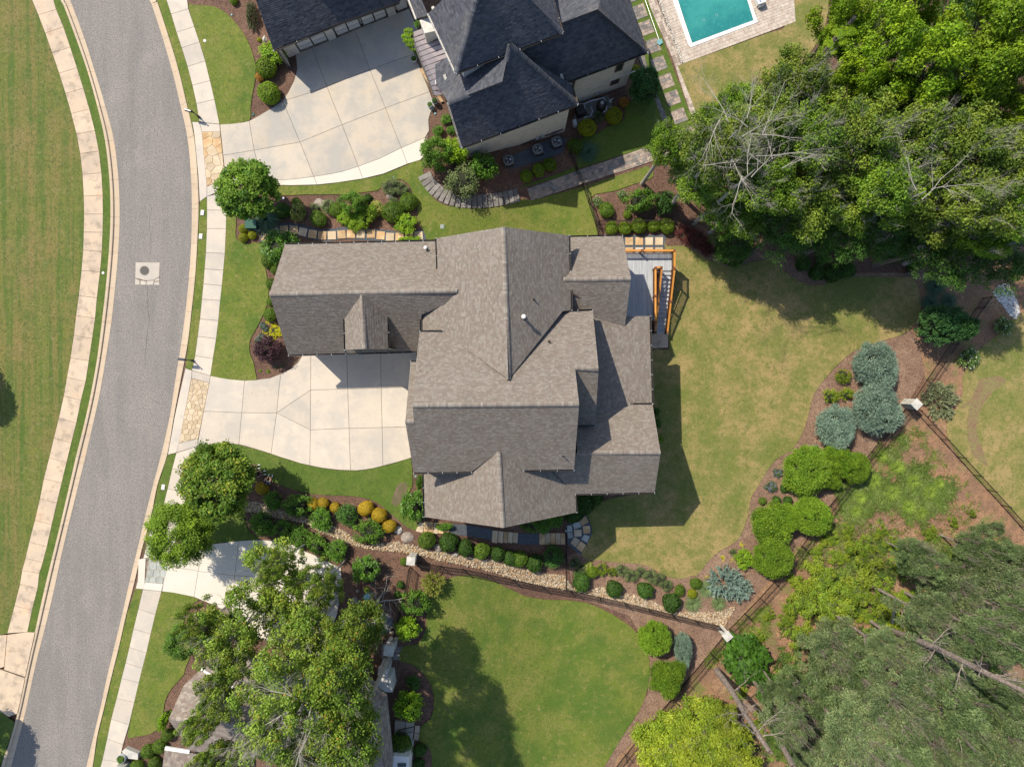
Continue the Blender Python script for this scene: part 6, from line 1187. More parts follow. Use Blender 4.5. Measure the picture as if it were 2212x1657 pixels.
batch([('purpleflower', 1680, 1022, 12, 'purple-flowered plant, upper of two'), ('purpleflower', 1666, 1052, 13, 'purple-flowered plant, lower of two'), ('boxdark', 1694, 1055, 9, 'small shrub right of the purple flowers'), ('boxdark', 1677, 1080, 9, 'small shrub below the purple flowers, left'), ('boxdark', 1701, 1081, 10, 'small shrub below the purple flowers, right'), ('box', 1647, 1082, 8, 'small shrub on the lawn edge by the lime pines'), ('juniperolive', 2037, 866, 42, 'feathery olive juniper outside the fence'), ('yellowflat', 1602, 1175, 7, 'topmost tiny lime plant by the lawn edge'),
       ('yellowflat', 1561, 1205, 7, 'tiny lime plant left of the bright shrub'), ('yellowflat', 1580, 1210, 6, 'tiny lime plant nearest the bright shrub'), ('yellowflat', 1528, 1245, 6, 'tiny lime plant above the blue spruce'), ('greygreen', 1583, 1192, 8, 'small olive plant above the bright shrub'), ('lime', 1610, 1206, 21, 'bright leafy shrub beside the lowest lime pine'), ('spruce', 1570, 1262, 42, 'silver blue spruce inside the fence corner', dict(h=2.2)), ('spruce', 1598, 1275, 32, 'silver blue spruce branch end nearest the fence', dict(h=1.8)),
       ('grass', 1526, 1273, 21, 'upper left arching grass tuft by the blue spruce'), ('grass', 1498, 1305, 21, 'lower left arching grass tuft on the river rock'), ('grass', 1553, 1304, 19, 'right arching grass tuft under the blue spruce'), ('box', 1503, 1260, 13, 'round bush above the arching grasses'), ('yelgreen', 1495, 1282, 10, 'small light ball between the grasses'), ('box', 1468, 1275, 12, 'low round bush left of the grasses'), ('boxdark', 1256, 1257, 20, 'dark round bush nearest the side gate fence'), ('boxdark', 1326, 1272, 18, 'second dark round bush on the river rock'), ('boxdark', 1393, 1275, 18, 'third dark round bush on the river rock'), ('boxdark', 1451, 1301, 20, 'fourth dark round bush on the river rock'),
       ('juniper', 1473, 1400, 20, 'slim blue juniper between the lime round pines', dict(w2=38, rz=.15, h=1.8))], 'plants of the lower border')
batch([('greygreen', 1342, 1231, 14, 'grey-green mound leftmost of the low band'), ('greygreen', 1362, 1243, 15, 'grey-green mound second of the low band'), ('greygreen', 1384, 1236, 14, 'grey-green mound third of the low band'), ('greygreen', 1404, 1243, 15, 'grey-green mound fourth of the low band'), ('greygreen', 1424, 1252, 16, 'grey-green mound fifth of the low band'), ('greygreen', 1440, 1264, 14, 'grey-green mound rightmost of the low band'), ('greygreen', 1242, 1216, 13, 'grey-green mound by the gravel fan'), ('greygreen', 1258, 1229, 12, 'grey-green mound below the gravel fan'),
       ('variegated', 1270, 1222, 11, 'pale lime plant between grey mounds and olive bushes'), ('boxlite', 1280, 1235, 13, 'olive-lime bush leftmost of three'), ('marigold', 1300, 1230, 14, 'olive-lime bush middle of three'), ('marigold', 1323, 1235, 11, 'olive-lime bush rightmost of three'), ('loosedark', 1250, 1240, 12, 'low dark shrub by the side fence')], 'low plants along the lower lawn edge')
batch([('gold', 567, 1054, 14, 'golden mound behind the person in navy'), ('gold', 677, 1088, 13, 'golden mound first of the row of three small ones'), ('gold', 699, 1086, 13, 'golden mound second of the row of three small ones'), ('gold', 725, 1096, 12, 'golden mound third of the row of three small ones'), ('gold', 791, 1097, 18, 'largest golden mound at the lawn edge'), ('gold', 820, 1112, 16, 'golden mound right after the largest one'), ('gold', 842, 1136, 16, 'rightmost golden mound nearest the stone steps')], 'golden mounds of the south bed')
batch([('loosegreen', 590, 1082, 22, 'green shrub below the golden mound by the people'), ('loosegreenB', 643, 1090, 28, 'green shrub left of the small golden mounds'), ('loosegreen', 694, 1120, 26, 'green shrub below the small golden mounds'), ('loosedark', 750, 1111, 25, 'darker shrub left of the largest golden mound'), ('loosegreenB', 797, 1149, 29, 'large green shrub below the largest golden mound'), ('loosegreen', 567, 1132, 28, 'leftmost shrub of the row along the lower driveway'), ('loosegreenB', 610, 1146, 22, 'second shrub of the row along the lower driveway'), ('loosegreen', 648, 1160, 24, 'third shrub of the row along the lower driveway'), ('loosegreenB', 685, 1174, 25, 'fourth shrub of the row along the lower driveway'), ('loosegreen', 728, 1187, 26, 'rightmost shrub of the row along the lower driveway'),
       ('glossy', 893, 1092, 27, 'tall glossy bright shrub at the house corner', dict(h=2.6, w2=36, rz=0)), ('loosegreen', 907, 1042, 9, 'narrow shrub under the gutter by the teal lid', dict(h=1.5, w2=20, rz=0)), ('glossy', 788, 1228, 27, 'glossy shrub at the edge of the oak crowns', dict(h=2.4)), ('loosegreen', 960, 1137, 20, 'low shrub under the south eave by the steps', dict(w2=9, rz=0, h=.8))], 'green shrubs of the south bed')
HG = [(922, 1167, 18), (968, 1171, 19), (1004, 1183, 18), (1040, 1190, 18), (1075, 1195, 16), (1101, 1205, 16), (1122, 1207, 18), (1155, 1216, 18)]
batch([('boxdark' if i % 3 else 'box', x, y, r, ords[i] + ' dark ball bush from the left in the row below the stone steps') for i, (x, y, r) in enumerate(HG)], 'ball bushes below the stone steps')
batch([('loosedark', 1195, 1203, 24, 'large dark shrub left of the side gate fence'), ('loosegreenB', 1140, 1130, 20, 'shaded shrub under the south gable, left'), ('loosegreen', 1175, 1128, 24, 'shaded shrub under the south gable, middle'), ('loosegreen', 1200, 1118, 22, 'shaded shrub under the south gable, right'), ('boxdark', 1262, 1085, 24, 'shaded shrub in the inner corner of the rear wing'), ('boxdark', 1285, 1072, 20, 'shaded shrub along the rear wing wall'), ('boxdark', 1240, 1110, 20, 'shaded shrub beside the gravel fan'), ('loosedark', 1420, 915, 10, 'low shrub at the rear wall, upper'), ('lime', 1425, 950, 7, 'low lime shrub at the rear wall, lower'), ('loosedark', 1417, 890, 10, 'low shrub at the rear wall corner')], 'foundation shrubs')
batch([('box', 872, 1213, 8, 'small bush left of the limestone pillar'), ('boxdark', 865, 1263, 8, 'small bush under the pillar along the fence, upper'), ('boxdark', 858, 1284, 8, 'small bush under the pillar along the fence, lower'), ('chartreuse', 934, 1265, 27, 'pale chartreuse conifer on the lower lawn corner', dict(h=2.6)), ('loosegreenB', 899, 1301, 28, 'green shrub below the chartreuse conifer', dict(h=2.2)), ('lime', 884, 1354, 24, 'lime shrub second below the chartreuse conifer', dict(h=2.0)), ('lime', 888, 1524, 29, 'bright green round shrub in the dark bed', dict(h=2.4)), ('loosedark', 893, 1475, 16, 'dark loose shrub above the bright round one'), ('boxdark', 907, 1620, 13, 'dark shrub near the bottom white dormer'), ('boxdark', 905, 1650, 12, 'dark shrub on the bottom edge by the white dormer'),
       ('box', 864, 1612, 26, 'leafy bough beside the small patio at the bottom', dict(h=2.4))], 'shrubs beside the lower lawn')
batch([('box', 362, 1587, 14, 'bush below the tan ridge end'), ('box', 320, 1622, 15, 'bush beside the round planter slab'), ('box', 345, 1612, 14, 'bush right next to the white gutter'), ('box', 296, 1655, 14, 'bush cut by the bottom edge, left'), ('box', 334, 1648, 14, 'bush cut by the bottom edge, right'), ('lime', 358, 1552, 9, 'lime vine edging the tan ridge end', dict(w2=24, rz=-.35, h=1.8))], 'bushes at the lower left corner')
batch([('grasslime', 792, 1275, 9, 'lime grass tuft above the patina lantern'), ('grasslime', 802, 1286, 7, 'lime grass tuft right of the patina lantern')], 'lime grass tufts')
# weedy grass and ground plants as masses
def near_edge(x, y, P):
    d = min(abs(x - p[0]) + abs(y - p[1]) for p in P); return 1 - min(1, d / 1.6)
def blades(name, poly, n, L, cols, label, seed, off=.1, wd=.02, tuft=1):
    P = [tuple(G(x, y)[:2]) for x, y in poly]; xs = [p[0] for p in P]; ys = [p[1] for p in P]; r = np.random.default_rng(seed); pts = []
    while len(pts) < n // tuft:
        x = r.uniform(min(xs), max(xs)); y = r.uniform(min(ys), max(ys))
        if inpoly(x, y, P) and r.random() < max(.06, .45 + .4 * math.sin(x * 1.3 + 2) * math.sin(y * 1.7) + .4 * math.sin(x * .45 + y * .6) * math.cos(y * .5 - x * .3 + 1) - .35 * near_edge(x, y, P)): pts.append((x, y))
    pts = np.repeat(np.array(pts), tuft, 0); n = len(pts); pts = pts + r.normal(0, .12, pts.shape); a = r.uniform(0, 6.283, n) if tuft < 3 else np.repeat(r.uniform(0, 6.283, n // tuft), tuft) + r.normal(0, .9, n)
    z = np.array([g(x) for x in pts[:, 0]]) + off; base = np.column_stack([pts, z]); ln = L * r.uniform(.5, 1.2, n); d = np.column_stack([np.cos(a), np.sin(a), np.full(n, .9)])
    m = base + d * (ln * .5)[:, None]; t = m + np.column_stack([np.cos(a), np.sin(a), np.full(n, .0)]) * (ln * .6)[:, None]; s = np.column_stack([-np.sin(a), np.cos(a), np.zeros(n)]) * wd
    V = np.stack([base - s, base + s, m + s, m - s, m - s, m + s, t + s * .2, t - s * .2], 1).reshape(-1, 3); c = np.array(cols)[np.repeat(r.integers(len(cols), size=n // tuft), tuft)] * r.uniform(.7, 1.2, n)[:, None] * np.repeat(r.uniform(.75, 1.3, n // tuft), tuft)[:, None]
    o = link(name, npmesh(name, V, np.arange(8 * n).reshape(2 * n, 4), np.repeat(c, 2, 0)), M_leaf); tag(o, label, None, None, 'stuff'); return o
WG = T(3, 2, "900 620, 1000 480, 1150 450, 1220 560, 1200 640, 1380 680, 1400 760, 1600 830, 1610 960, 1520 1010, 1500 1100, 1350 1130, 1400 1250, 1250 1200, 1000 1110, 800 1160, 700 1170, 560 1130, 620 1000, 560 900, 720 800, 860 740")
blades('weedy_grass', WG, 12000, .5, [(.12, .19, .03), (.16, .24, .04), (.09, .14, .02), (.22, .27, .08)], 'long flopping green grass on the slope beyond the iron fence', 3, tuft=12, wd=.022)
for i, (x, y, rp, k) in enumerate(((1905, 985, 16, 'grasslime'), (1940, 1010, 18, 'grasslime'), (1975, 1040, 20, 'grasslime'), (2010, 1065, 20, 'grasslime'), (1890, 1040, 20, 'grasslime'), (1930, 1065, 22, 'grasslime'), (1965, 1095, 20, 'grasslime'), (1860, 1075, 18, 'grasslime'), (1990, 1110, 16, 'grasslime'), (1850, 1105, 16, 'grasslime'), (2030, 1045, 14, 'grasslime'))):
    plant(k, x, y, rp, ords[i] + ' wild grass tussock counted from the fence down the weedy slope', 'grass', 'grass_tussock', 'wild tussocks on the slope', h=.9)
for i, (x, y, rp) in enumerate(((1790, 1165, 20), (1830, 1150, 17), (1765, 1190, 15), (1850, 1180, 22), (1815, 1205, 20), (1900, 1150, 16), (1930, 1180, 20), (1700, 1310, 14), (1660, 1330, 12), (1760, 1410, 16), (1640, 1560, 20), (2010, 1150, 16), (2060, 1130, 12), (2100, 1110, 9), (1720, 1255, 22), (1700, 1340, 18), (1800, 1350, 24), (1870, 1330, 22), (1960, 1230, 22), (1640, 1380, 14), (1600, 1500, 18), (1950, 1290, 24))):
    plant('brushthin', x, y, rp, (ords + ['twelfth', 'thirteenth', 'fourteenth', 'fifteenth', 'sixteenth', 'seventeenth', 'eighteenth', 'nineteenth', 'twentieth', 'twenty-first', 'twenty-second'])[i] + ' low scrub patch on the orange slope below the tussocks', 'bush', 'scrub', 'low scrub on the slope', h=.8)
WG2 = T(3, 2, "560 1150, 820 1180, 1000 1130, 1300 1230, 1500 1400, 1300 1657, 250 1657, 260 1400, 420 1300")
blades('weedy_grass', WG2, 9000, .32, [(.14, .20, .03), (.20, .27, .04), (.12, .15, .03), (.30, .24, .14)], 'patchy weeds on the slope below the long grass', 4, tuft=10, wd=.022)
blades('weedy_grass', [(1895, 960), (1960, 900), (2060, 1010), (2130, 1110), (2210, 1190), (2212, 1260), (2000, 1180), (1880, 1190), (1800, 1170)], 5200, .26, [(.14, .20, .03), (.22, .26, .05), (.30, .25, .12)], 'sparse weeds scattered over the orange clay slope', 8, tuft=10, wd=.02)
blades('weedy_grass', T(2, 3, "1900 420, 2212 250, 2212 560, 2000 600, 1800 700, 1700 800, 1640 760, 1780 600") + [], 2600, .28, [(.14, .20, .03), (.22, .27, .05)], 'scattered weeds outside the lower fence corner', 5, tuft=10)
blades('understorey', [(1500, 250), (1700, 180), (1850, 60), (2260, -20), (2260, 560), (1900, 560), (1650, 520), (1480, 420), (1440, 330)], 30000, .6, [(.03, .08, .012), (.06, .13, .02), (.09, .16, .02)], 'leafy undergrowth on the floor of the wood', 6, tuft=14, wd=.035)
blades('understorey', [(1700, 1300), (1850, 1180), (2000, 1150), (2260, 1300), (2260, 1720), (1380, 1720), (1500, 1560), (1650, 1560)], 26000, .5, [(.09, .16, .02), (.16, .24, .03), (.06, .10, .02)], 'weeds and brush growing under the pines', 7, tuft=14, wd=.035)
# short turf blades are left to the lawn material
# ---------------- iron fences ----------------
def fence(pts, label, hgt=1.25, sp=.115, zoff=.1, name='iron_fence', closer=None):
    e = empty(name, (0, 0, 0), label, 'fence'); P = [G(x, y) for x, y in pts]; pk = MB(); pk.bar((0, 0, 0), (0, 0, hgt), .018, .018, up=Vector((0, 1, 0))); pm = pk.mesh('picket'); pm.materials.append(M_iron); n = 0; rest = MB(); post = MB(); post.bar((0, 0, -.1), (0, 0, hgt + .08), .06, .06, up=Vector((0, 1, 0))); post.box((0, 0, hgt + .1), (.08, .08, .04)); qm = post.mesh('post'); qm.materials.append(M_iron)
    tot = sum((P[i + 1] - P[i]).length for i in range(len(P) - 1)); sp = max(sp, 0); acc = 0
    for i in range(len(P) - 1):
        a, b = P[i].copy(), P[i + 1].copy(); L = (b - a).length; k = max(1, int(L / sp)); a.z = b.z = 0
        m = max(1, round(L / 2.3))
        for q in range(m):
            s0, s1 = a.lerp(b, q / m), a.lerp(b, (q + 1) / m); z0, z1 = g(s0.x) + zoff, g(s1.x) + zoff
            for hz in (.12, hgt - .18, hgt - .03):
                r = MB(); r.bar((s0.x, s0.y, z0 + hz), (s1.x, s1.y, z1 + hz), .03, .03); r.build('rail', M_iron, e)
            o = link('post', qm, None, e); o.location = (s0.x, s0.y, z0)
        for q in range(1, k):
            p = a.lerp(b, q / k); z = g(p.x) + zoff
            if n < 299: o = link('picket', pm, None, e); o.location = (p.x, p.y, z)
            else: rest.bar((p.x, p.y, z), (p.x, p.y, z + hgt), .018, .018, up=Vector((0, 1, 0)))
            n += 1
    o = link('post', qm, None, e); o.location = (P[-1].x, P[-1].y, g(P[-1].x) + zoff)
    if rest.v: rest.build('picket_row', M_iron, e)['kind'] = 'stuff'
    return e
fence([(906, 1214), (1000, 1228), (1106, 1250), (1170, 1264), (1241, 1276), (1348, 1300), (1450, 1325), (1551, 1350)], 'black iron fence along the tan river rock bed')
fence([(1574, 1357), (1640, 1290), (1700, 1222), (1790, 1093), (1880, 975), (1952, 886)], 'black iron fence behind the lime round pines')
fence([(1560, 1375), (1533, 1408), (1480, 1470), (1420, 1543), (1350, 1628), (1310, 1680)], 'black iron fence running down to the bottom lime bushes')
fence([(1968, 868), (2000, 820), (2050, 745), (2105, 668), (2122, 645)], 'black iron fence above the white pillar toward the wood')
fence([(1972, 886), (2030, 948), (2100, 1025), (2160, 1090), (2240, 1180)], 'black iron fence descending to the right edge of the photo')
fence([(1223, 1152), (1222, 1200), (1222, 1268)], 'short iron fence beside the side gate')
fence([(1230, 330), (1245, 372), (1258, 402), (1270, 438), (1285, 484), (1291, 506)], 'black iron fence crossing the grey paver path')
fence([(1291, 484), (1350, 484), (1420, 484), (1500, 487)], 'thin iron fence behind the boxwood row')
fence([(887, 1224), (880, 1265), (868, 1312), (858, 1350), (851, 1385)], 'black iron fence from the limestone pillar to the pair of pillars')
# side gate
b = empty('side_gate', G(1221, 1140), 'black side gate at the end of the stone steps', 'gate'); 
for k in range(9):
    m = MB(); m.bar((.0, -.1 - k * .13, .1), (.0, -.1 - k * .13, 1.3), .02, .02, up=Vector((0, 1, 0))); m.build('picket', M_iron, b, world=False)
for z in (.2, 1.2): m = MB(); m.bar((0, 0, z), (0, -1.3, z), .04, .04); m.build('rail', M_iron, b, world=False)
m = MB(); m.box((-.05, 0, .7), (.1, .1, 1.4)); m.build('post', M_shed, b, world=False)
# pillars
def pillar(px, py, rz, w_, d_, h, label, cap=True):
    p = G(px, py); o = empty('stone_pillar', (p.x, p.y, p.z), label, 'pillar', rz=math.radians(rz))
    nz = 7; r = random.Random(int(px))
    for k in range(nz):
        zz = h * k / nz
        for sx in (-1, 1):
            for sy in (-1, 1):
                split = r.uniform(-.12, .12) * w_; m = MB(); wx = w_ / 2 + sx * split
                m.box((sx * (w_ / 2 - wx / 2), sy * d_ / 4, zz + h / nz / 2), (wx - .012, d_ / 2 - .006, h / nz - .014)); m.build('stone', M_stonecap, o, world=False)
    m = MB(); t = .05; W_, D_ = w_ / 2 + t, d_ / 2 + t
    m.add([(-W_, -D_, h), (W_, -D_, h), (W_, D_, h), (-W_, D_, h), (-W_, -D_, h + .07), (W_, -D_, h + .07), (W_, D_, h + .07), (-W_, D_, h + .07), (0, 0, h + .13)], [(3, 2, 1, 0), (0, 1, 5, 4), (1, 2, 6, 5), (2, 3, 7, 6), (3, 0, 4, 7), (4, 5, 8), (5, 6, 8), (6, 7, 8), (7, 4, 8)])
    m.build('cap', M_stonecap, o, world=False); return o
pillar(894, 1200, -6, .62, .62, 1.75, 'limestone pillar where two iron fences meet by the river rock')
pillar(1557, 1357, 40, .62, .62, 1.9, 'limestone pillar at the lower fence corner')
pillar(1953, 872, 45, .66, .66, 1.9, 'bright white pillar at the right fence corner')
pillar(850, 1383, -5, .72, .72, 2.3, 'grey topped stone pillar, upper of the gate pillars')
pillar(841, 1430, -8, .45, .7, 2.2, 'narrow stone pillar below, right of the pair'); pillar(833, 1428, -8, .38, .6, 2.0, 'narrow stone pillar below, left of the pair')
# ---------------- deck ----------------
dk = empty('raised_deck', (0, 0, 0), 'raised grey deck with orange cedar railings behind the house', 'deck')
zD = .30; yN = 11.18
k = 0; x = 8.7
while x < 12.12:
    b = MB(); y0 = 5.4; b.box((x + .065, (yN + y0) / 2, zD - .014), (.132, yN - y0, .028)); b.build('deck_board', M_deck, dk); x += .142
while x < 13.75:
    b = MB(); y0 = 9.72; b.box((x + .065, (yN + y0) / 2, zD - .014), (.132, yN - y0, .028)); b.build('deck_board', M_deck, dk); x += .142
for (x0, y0, x1, y1) in ((8.7, yN, 13.8, yN), (13.8, 9.7, 13.8, yN), (12.15, 5.4, 12.15, 9.7), (12.15, 9.7, 13.8, 9.7)):
    b = MB(); b.bar((x0, y0, zD - .17), (x1, y1, zD - .17), .045, .25); b.build('fascia_board', M_deck, dk)
for x, y in ((9.2, yN - .1), (11.4, yN - .1), (13.7, yN - .1), (13.7, 9.8), (12.1, 8), (12.1, 5.6)):
    b = MB(); b.box((x, y, (zD - .3 - 2.4) / 2), (.14, .14, zD - .3 + 2.4)); b.build('support_post', M_cedarD, dk)
st = []
def railing(p, q, posts, parent, cap=True):
    p = Vector(p); q = Vector(q); d = q - p; L = Vector((d.x, d.y, 0)).length; n = max(1, int(L / .115)); e = parent
    rr_ = empty('railing', (0, 0, 0), None, None); rr_.parent = e; del_ = [kk for kk in rr_.keys()]
    b = MB(); b.bar(p + Vector((0, 0, 1.02)), q + Vector((0, 0, 1.02)), .15, .035); b.build('cap_rail', M_cedar, rr_)
    for z in (.1, .93): b = MB(); b.bar(p + Vector((0, 0, z)), q + Vector((0, 0, z)), .05, .08); b.build('rail', M_cedarD, rr_)
    for i in range(1, n):
        c = p.lerp(q, i / n); b = MB(); b.bar(c + Vector((0, 0, .1)), c + Vector((0, 0, .93)), .035, .035, up=Vector((0, 1, 0))); b.build('baluster', M_cedarD, rr_)
    for t in posts:
        c = p.lerp(q, t); b = MB(); b.box((c.x, c.y, c.z + .45), (.13, .13, 1.22)); b.box((c.x, c.y, c.z + 1.08), (.19, .19, .05)); b.build('rail_post', M_cedarD, rr_)
railing((8.75, yN + .05, zD), (13.72, yN + .05, zD), (.45, 1), dk); railing((13.74, yN, zD), (13.74, 9.72, zD), (1,), dk)
railing((12.12, 9.75, zD), (12.12, 5.2, zD), (0, .52, 1), dk); railing((12.12, 9.8, zD), (12.62, 9.8, zD), (1,), dk)
ZB = -2.2; railing((13.74, 9.70, zD), (13.70, 4.5, ZB), (.5, 1), dk); railing((12.66, 9.75, zD), (12.66, 4.5, ZB), (1,), dk)
nst = 15
for i in range(nst):
    y = 9.70 - (i + .5) * (5.2 / nst); z = zD - (i + 1) * ((zD - ZB) / (nst + .5))
    b = MB(); b.box((13.2, y, z - .02), (1.02, .36, .04)); b.build('stair_tread', M_deck, dk)
    b = MB(); b.box((13.2, y + .165, z + .06), (1.0, .02, .14)); b.build('stair_riser', M_deck, dk)
for x in (12.68, 13.68): b = MB(); b.bar((x, 9.7, zD - .25), (x, 4.5, ZB - .22), .04, .28); b.build('stringer', M_cedarD, dk)
slab('stair_landing', [(1405, 719), (1443, 718), (1443.5, 751), (1405.5, 753)], .16, M_walkL)['kind'] = 'structure'
# ---------------- street things ----------------
def mailbox(px, py, bx, by, label, ang):
    """post base pixel, box pixel"""
    p = D(px, py, LO); o = empty('mailbox', p, label, 'mailbox'); q = D(bx, by, 1.2) - p; q.z = 0; d = q.normalized(); rz = math.atan2(d.y, d.x)
    m = MB(); m.cyl((0, 0, 0), (0, 0, 1.35), .045, n=10); m.lathe((0, 0, 0), [(.11, 0), (.11, .25), (.07, .32), (.05, .5)], 10); m.lathe((0, 0, 1.3), [(.05, 0), (.07, .04), (.03, .09), (0, .12)], 10); m.build('post', M_black, o, world=False)
    m = MB(); m.bar((0, 0, 1.02), d * .62 + Vector((0, 0, 1.02)), .05, .05); m.bar((0, 0, .7), d * .3 + Vector((0, 0, 1.0)), .03, .03); m.build('bracket', M_black, o, world=False)
    c = d * .42; s = Vector((d.y, -d.x, 0)); m = MB(); pr = [(-.11, 0), (.11, 0), (.11, .13), (.085, .2), (.04, .235), (-.04, .235), (-.085, .2), (-.11, .13)]; n = len(pr)
    vs = [c + d * e_ + s * a + Vector((0, 0, 1.06 + b)) for e_ in (-.26, .26) for a, b in pr]
    m.add(vs, [tuple(range(n)), tuple(range(2 * n - 1, n - 1, -1))] + [(i, n + i, n + (i + 1) % n, (i + 1) % n) for i in range(n)]); m.build('letter_box', mat_box, o, world=False)
    m = MB(); m.box(c + d * .27 + Vector((0, 0, 1.16)), (.015, .2, .2), rz); m.build('door', M_black, o, world=False)
    m = MB(); m.bar(c + s * .13 + Vector((0, 0, 1.2)), c + s * .13 - d * .14 + Vector((0, 0, 1.2)), .02, .05); m.build('flag', M_flagO, o, world=False)
    return o
mat_box = mat('mailbox_paint', (.05, .055, .07), rough=.28, spec=.7)
mailbox(430.5, 254, 400, 238, 'black mailbox at the corner of the upper driveway', 0); mailbox(417, 779, 396, 777, 'black mailbox above the crazy-paved driveway band', 0); mailbox(338, 1138, 317, 1134, 'black mailbox below the lime green street oak', 0)
p = C(416, 1082, 0); o = empty('street_lamp', p, 'black street lamp head poking out between the two street trees', 'street lamp'); top = D(381, 1092, 3.6) - p; top.z = 3.6
m = MB(); m.cyl((0, 0, 0), (0, 0, 3.3), .06, .045, n=10); m.lathe((0, 0, 0), [(.16, 0), (.15, .3), (.08, .5), (.06, .6)], 10); m.build('post', M_black, o, world=False)
m = MB(); m.bar((0, 0, 3.2), (top.x, top.y, 3.55), .05, .05); m.build('arm', M_black, o, world=False)
m = MB(); m.lathe((top.x, top.y, 3.2), [(.12, 0), (.2, .25), (.30, .3), (.12, .48), (.03, .58), (0, .6)], 4); m.build('lantern', M_black, o, world=False)
# manhole in its concrete square
P = T(0, 1, "1172 612, 1380 613, 1377 808, 1166 804"); e = struct_empty('manhole_surround', 'cracked pale concrete square set in the asphalt')
sheet('surround_base', P, .004, M_joint, sm=False, skirt=0)
for q in ("1172 612, 1380 613, 1376 735, 1330 762, 1260 768, 1168 745", "1168 752, 1205 765, 1208 804, 1166 804", "1212 768, 1262 775, 1258 806, 1214 804", "1268 774, 1330 768, 1322 806, 1264 806", "1336 766, 1376 742, 1376 770, 1338 775", "1334 782, 1376 777, 1377 808, 1328 807"):
    slab('slab', T(0, 1, q), .012, M_conc, e, gap=.006, thick=.01)
c = D(*T1(0, 1, 1248, 682), .02); o = empty('manhole_cover', c, 'round iron manhole cover in the cracked concrete square', 'manhole cover')
m = MB(); m.lathe((0, 0, 0), [(.40, 0), (.40, .012), (.33, .014), (.33, .004), (.0, .004)], 24); m.build('frame', mat('cast_iron', (.13, .115, .105), rough=.6), o, world=False)
m = MB(); m.lathe((0, 0, .002), [(.31, 0), (.31, .014), (0, .014)], 24); ci = m.build('lid', MATS['cast_iron'], o, world=False)
for k in range(-3, 4):
    for ax in (0, 1):
        L = math.sqrt(.09 - (k * .08) ** 2) if abs(k * .08) < .3 else 0; m = MB(); m.box((0, 0, .02), (2 * L, .02, .012) if ax else (.02, 2 * L, .012)); oo = m.build('rib', M_black, ci, world=False); oo.location = (0, k * .08, 0) if ax else (k * .08, 0, 0)
for x, y, l in ((437.5, 460, 'upper of two white utility lids in the verge'), (434, 511, 'lower of two white utility lids in the verge'), (353, 1052, 'pink-white utility lid in the lower verge')):
    p = D(x, y, LO); m = MB(); m.box((0, 0, .02), (.28, .44, .07)); m.box((0, 0, .06), (.22, .38, .012)); o = m.build('utility_lid', M_plastic); o.location = p; o.rotation_euler = (0, 0, -.12); tag(o, l, 'utility lid')
for x, y, z, r, l in ((223, 590, LO, .12, 'pale round valve lid in the left verge'), (442.5, 89, LO, .13, 'pale round valve lid in the upper front lawn'), (547, 248, .1, .13, 'green valve lid at the upper lawn tip'), (940, 246, .1, .09, 'teal valve lid by the white planter'), (850, 383, LO, .08, 'teal valve lid above the upper bed'), (898, 1029, .1, .09, 'teal valve lid at the house corner'), (612, 429, .1, .11, 'white round lid in the mulch beside the maple'), (500.5, 33, .1, .08, 'teal valve lid in the top mulch')):
    p = G(x, y, z); m = MB(); m.lathe((0, 0, 0), [(r, -.03), (r, .02), (r * .85, .035), (0, .035)], 14); o = m.build('valve_lid', M_green if 'green' in l else (M_teal if 'teal' in l else M_plastic)); o.location = p; tag(o, l, 'valve lid')
p = G(954.5, 490, LO); o = empty('drain_grate', p, 'square pale drain grate in the lawn above the roof', 'drain'); m = MB(); m.box((0, 0, .0), (.36, .36, .03)); m.build('frame', M_teal, o, world=False)
for k in range(6): m = MB(); m.box((-.125 + k * .05, 0, .03), (.022, .3, .03)); m.build('bar', M_conc, o, world=False)
p = G(548, 488, .1); o = empty('transformer_box', p, 'green utility transformer box under the maple edge', 'utility box'); m = MB(); m.box((0, 0, .35), (.9, .75, .7)); m.build('cabinet', M_green, o, world=False); m = MB(); m.box((0, .02, .73), (.96, .8, .06)); m.build('lid', M_green, o, world=False); m = MB(); m.box((0, 0, -.02), (1.1, .95, .1)); m.build('base', M_conc, o, world=False)
# cracks in the asphalt and pool fittings
def crack(pts, label):
    b = MB(); rr = random.Random(int(pts[0][0])); P = []
    for i in range(len(pts) - 1):
        for k in range(6): t = k / 6; P.append(D(pts[i][0] + (pts[i + 1][0] - pts[i][0]) * t + rr.uniform(-.9, .9), pts[i][1] + (pts[i + 1][1] - pts[i][1]) * t, .0015))
    for i in range(len(P) - 1):
        d = (P[i + 1] - P[i]).normalized(); n = Vector((-d.y, d.x, 0)) * rr.uniform(.008, .018); b.add([P[i] - n, P[i + 1] - n, P[i + 1] + n, P[i] + n], [(0, 1, 2, 3)])
    o = b.build('crack', M_black); o['kind'] = 'structure'; o['label'] = label
crack([(319, 618), (318, 650), (322, 690), (316, 740), (312, 800)], 'wavy crack running down from the manhole'); crack([(325, 560), (326, 520), (322, 480), (330, 440)], 'fine crack above the manhole'); crack([(286, 830), (292, 842)], 'short crack in the road'); crack([(325, 860), (335, 867), (352, 875)], 'short diagonal crack in the road')
for x, y, l in ((1520, 44.5, 'left dark ring drain on the pool floor'), (1548, 33.5, 'right dark ring drain on the pool floor')):
    m = MB(); m.lathe((0, 0, 0), [(.13, 0), (.13, .012), (.09, .012), (.09, 0)], 16); o = m.build('pool_drain', M_teal); o.location = G(x, y, LO - .01); tag(o, l, 'pool drain')
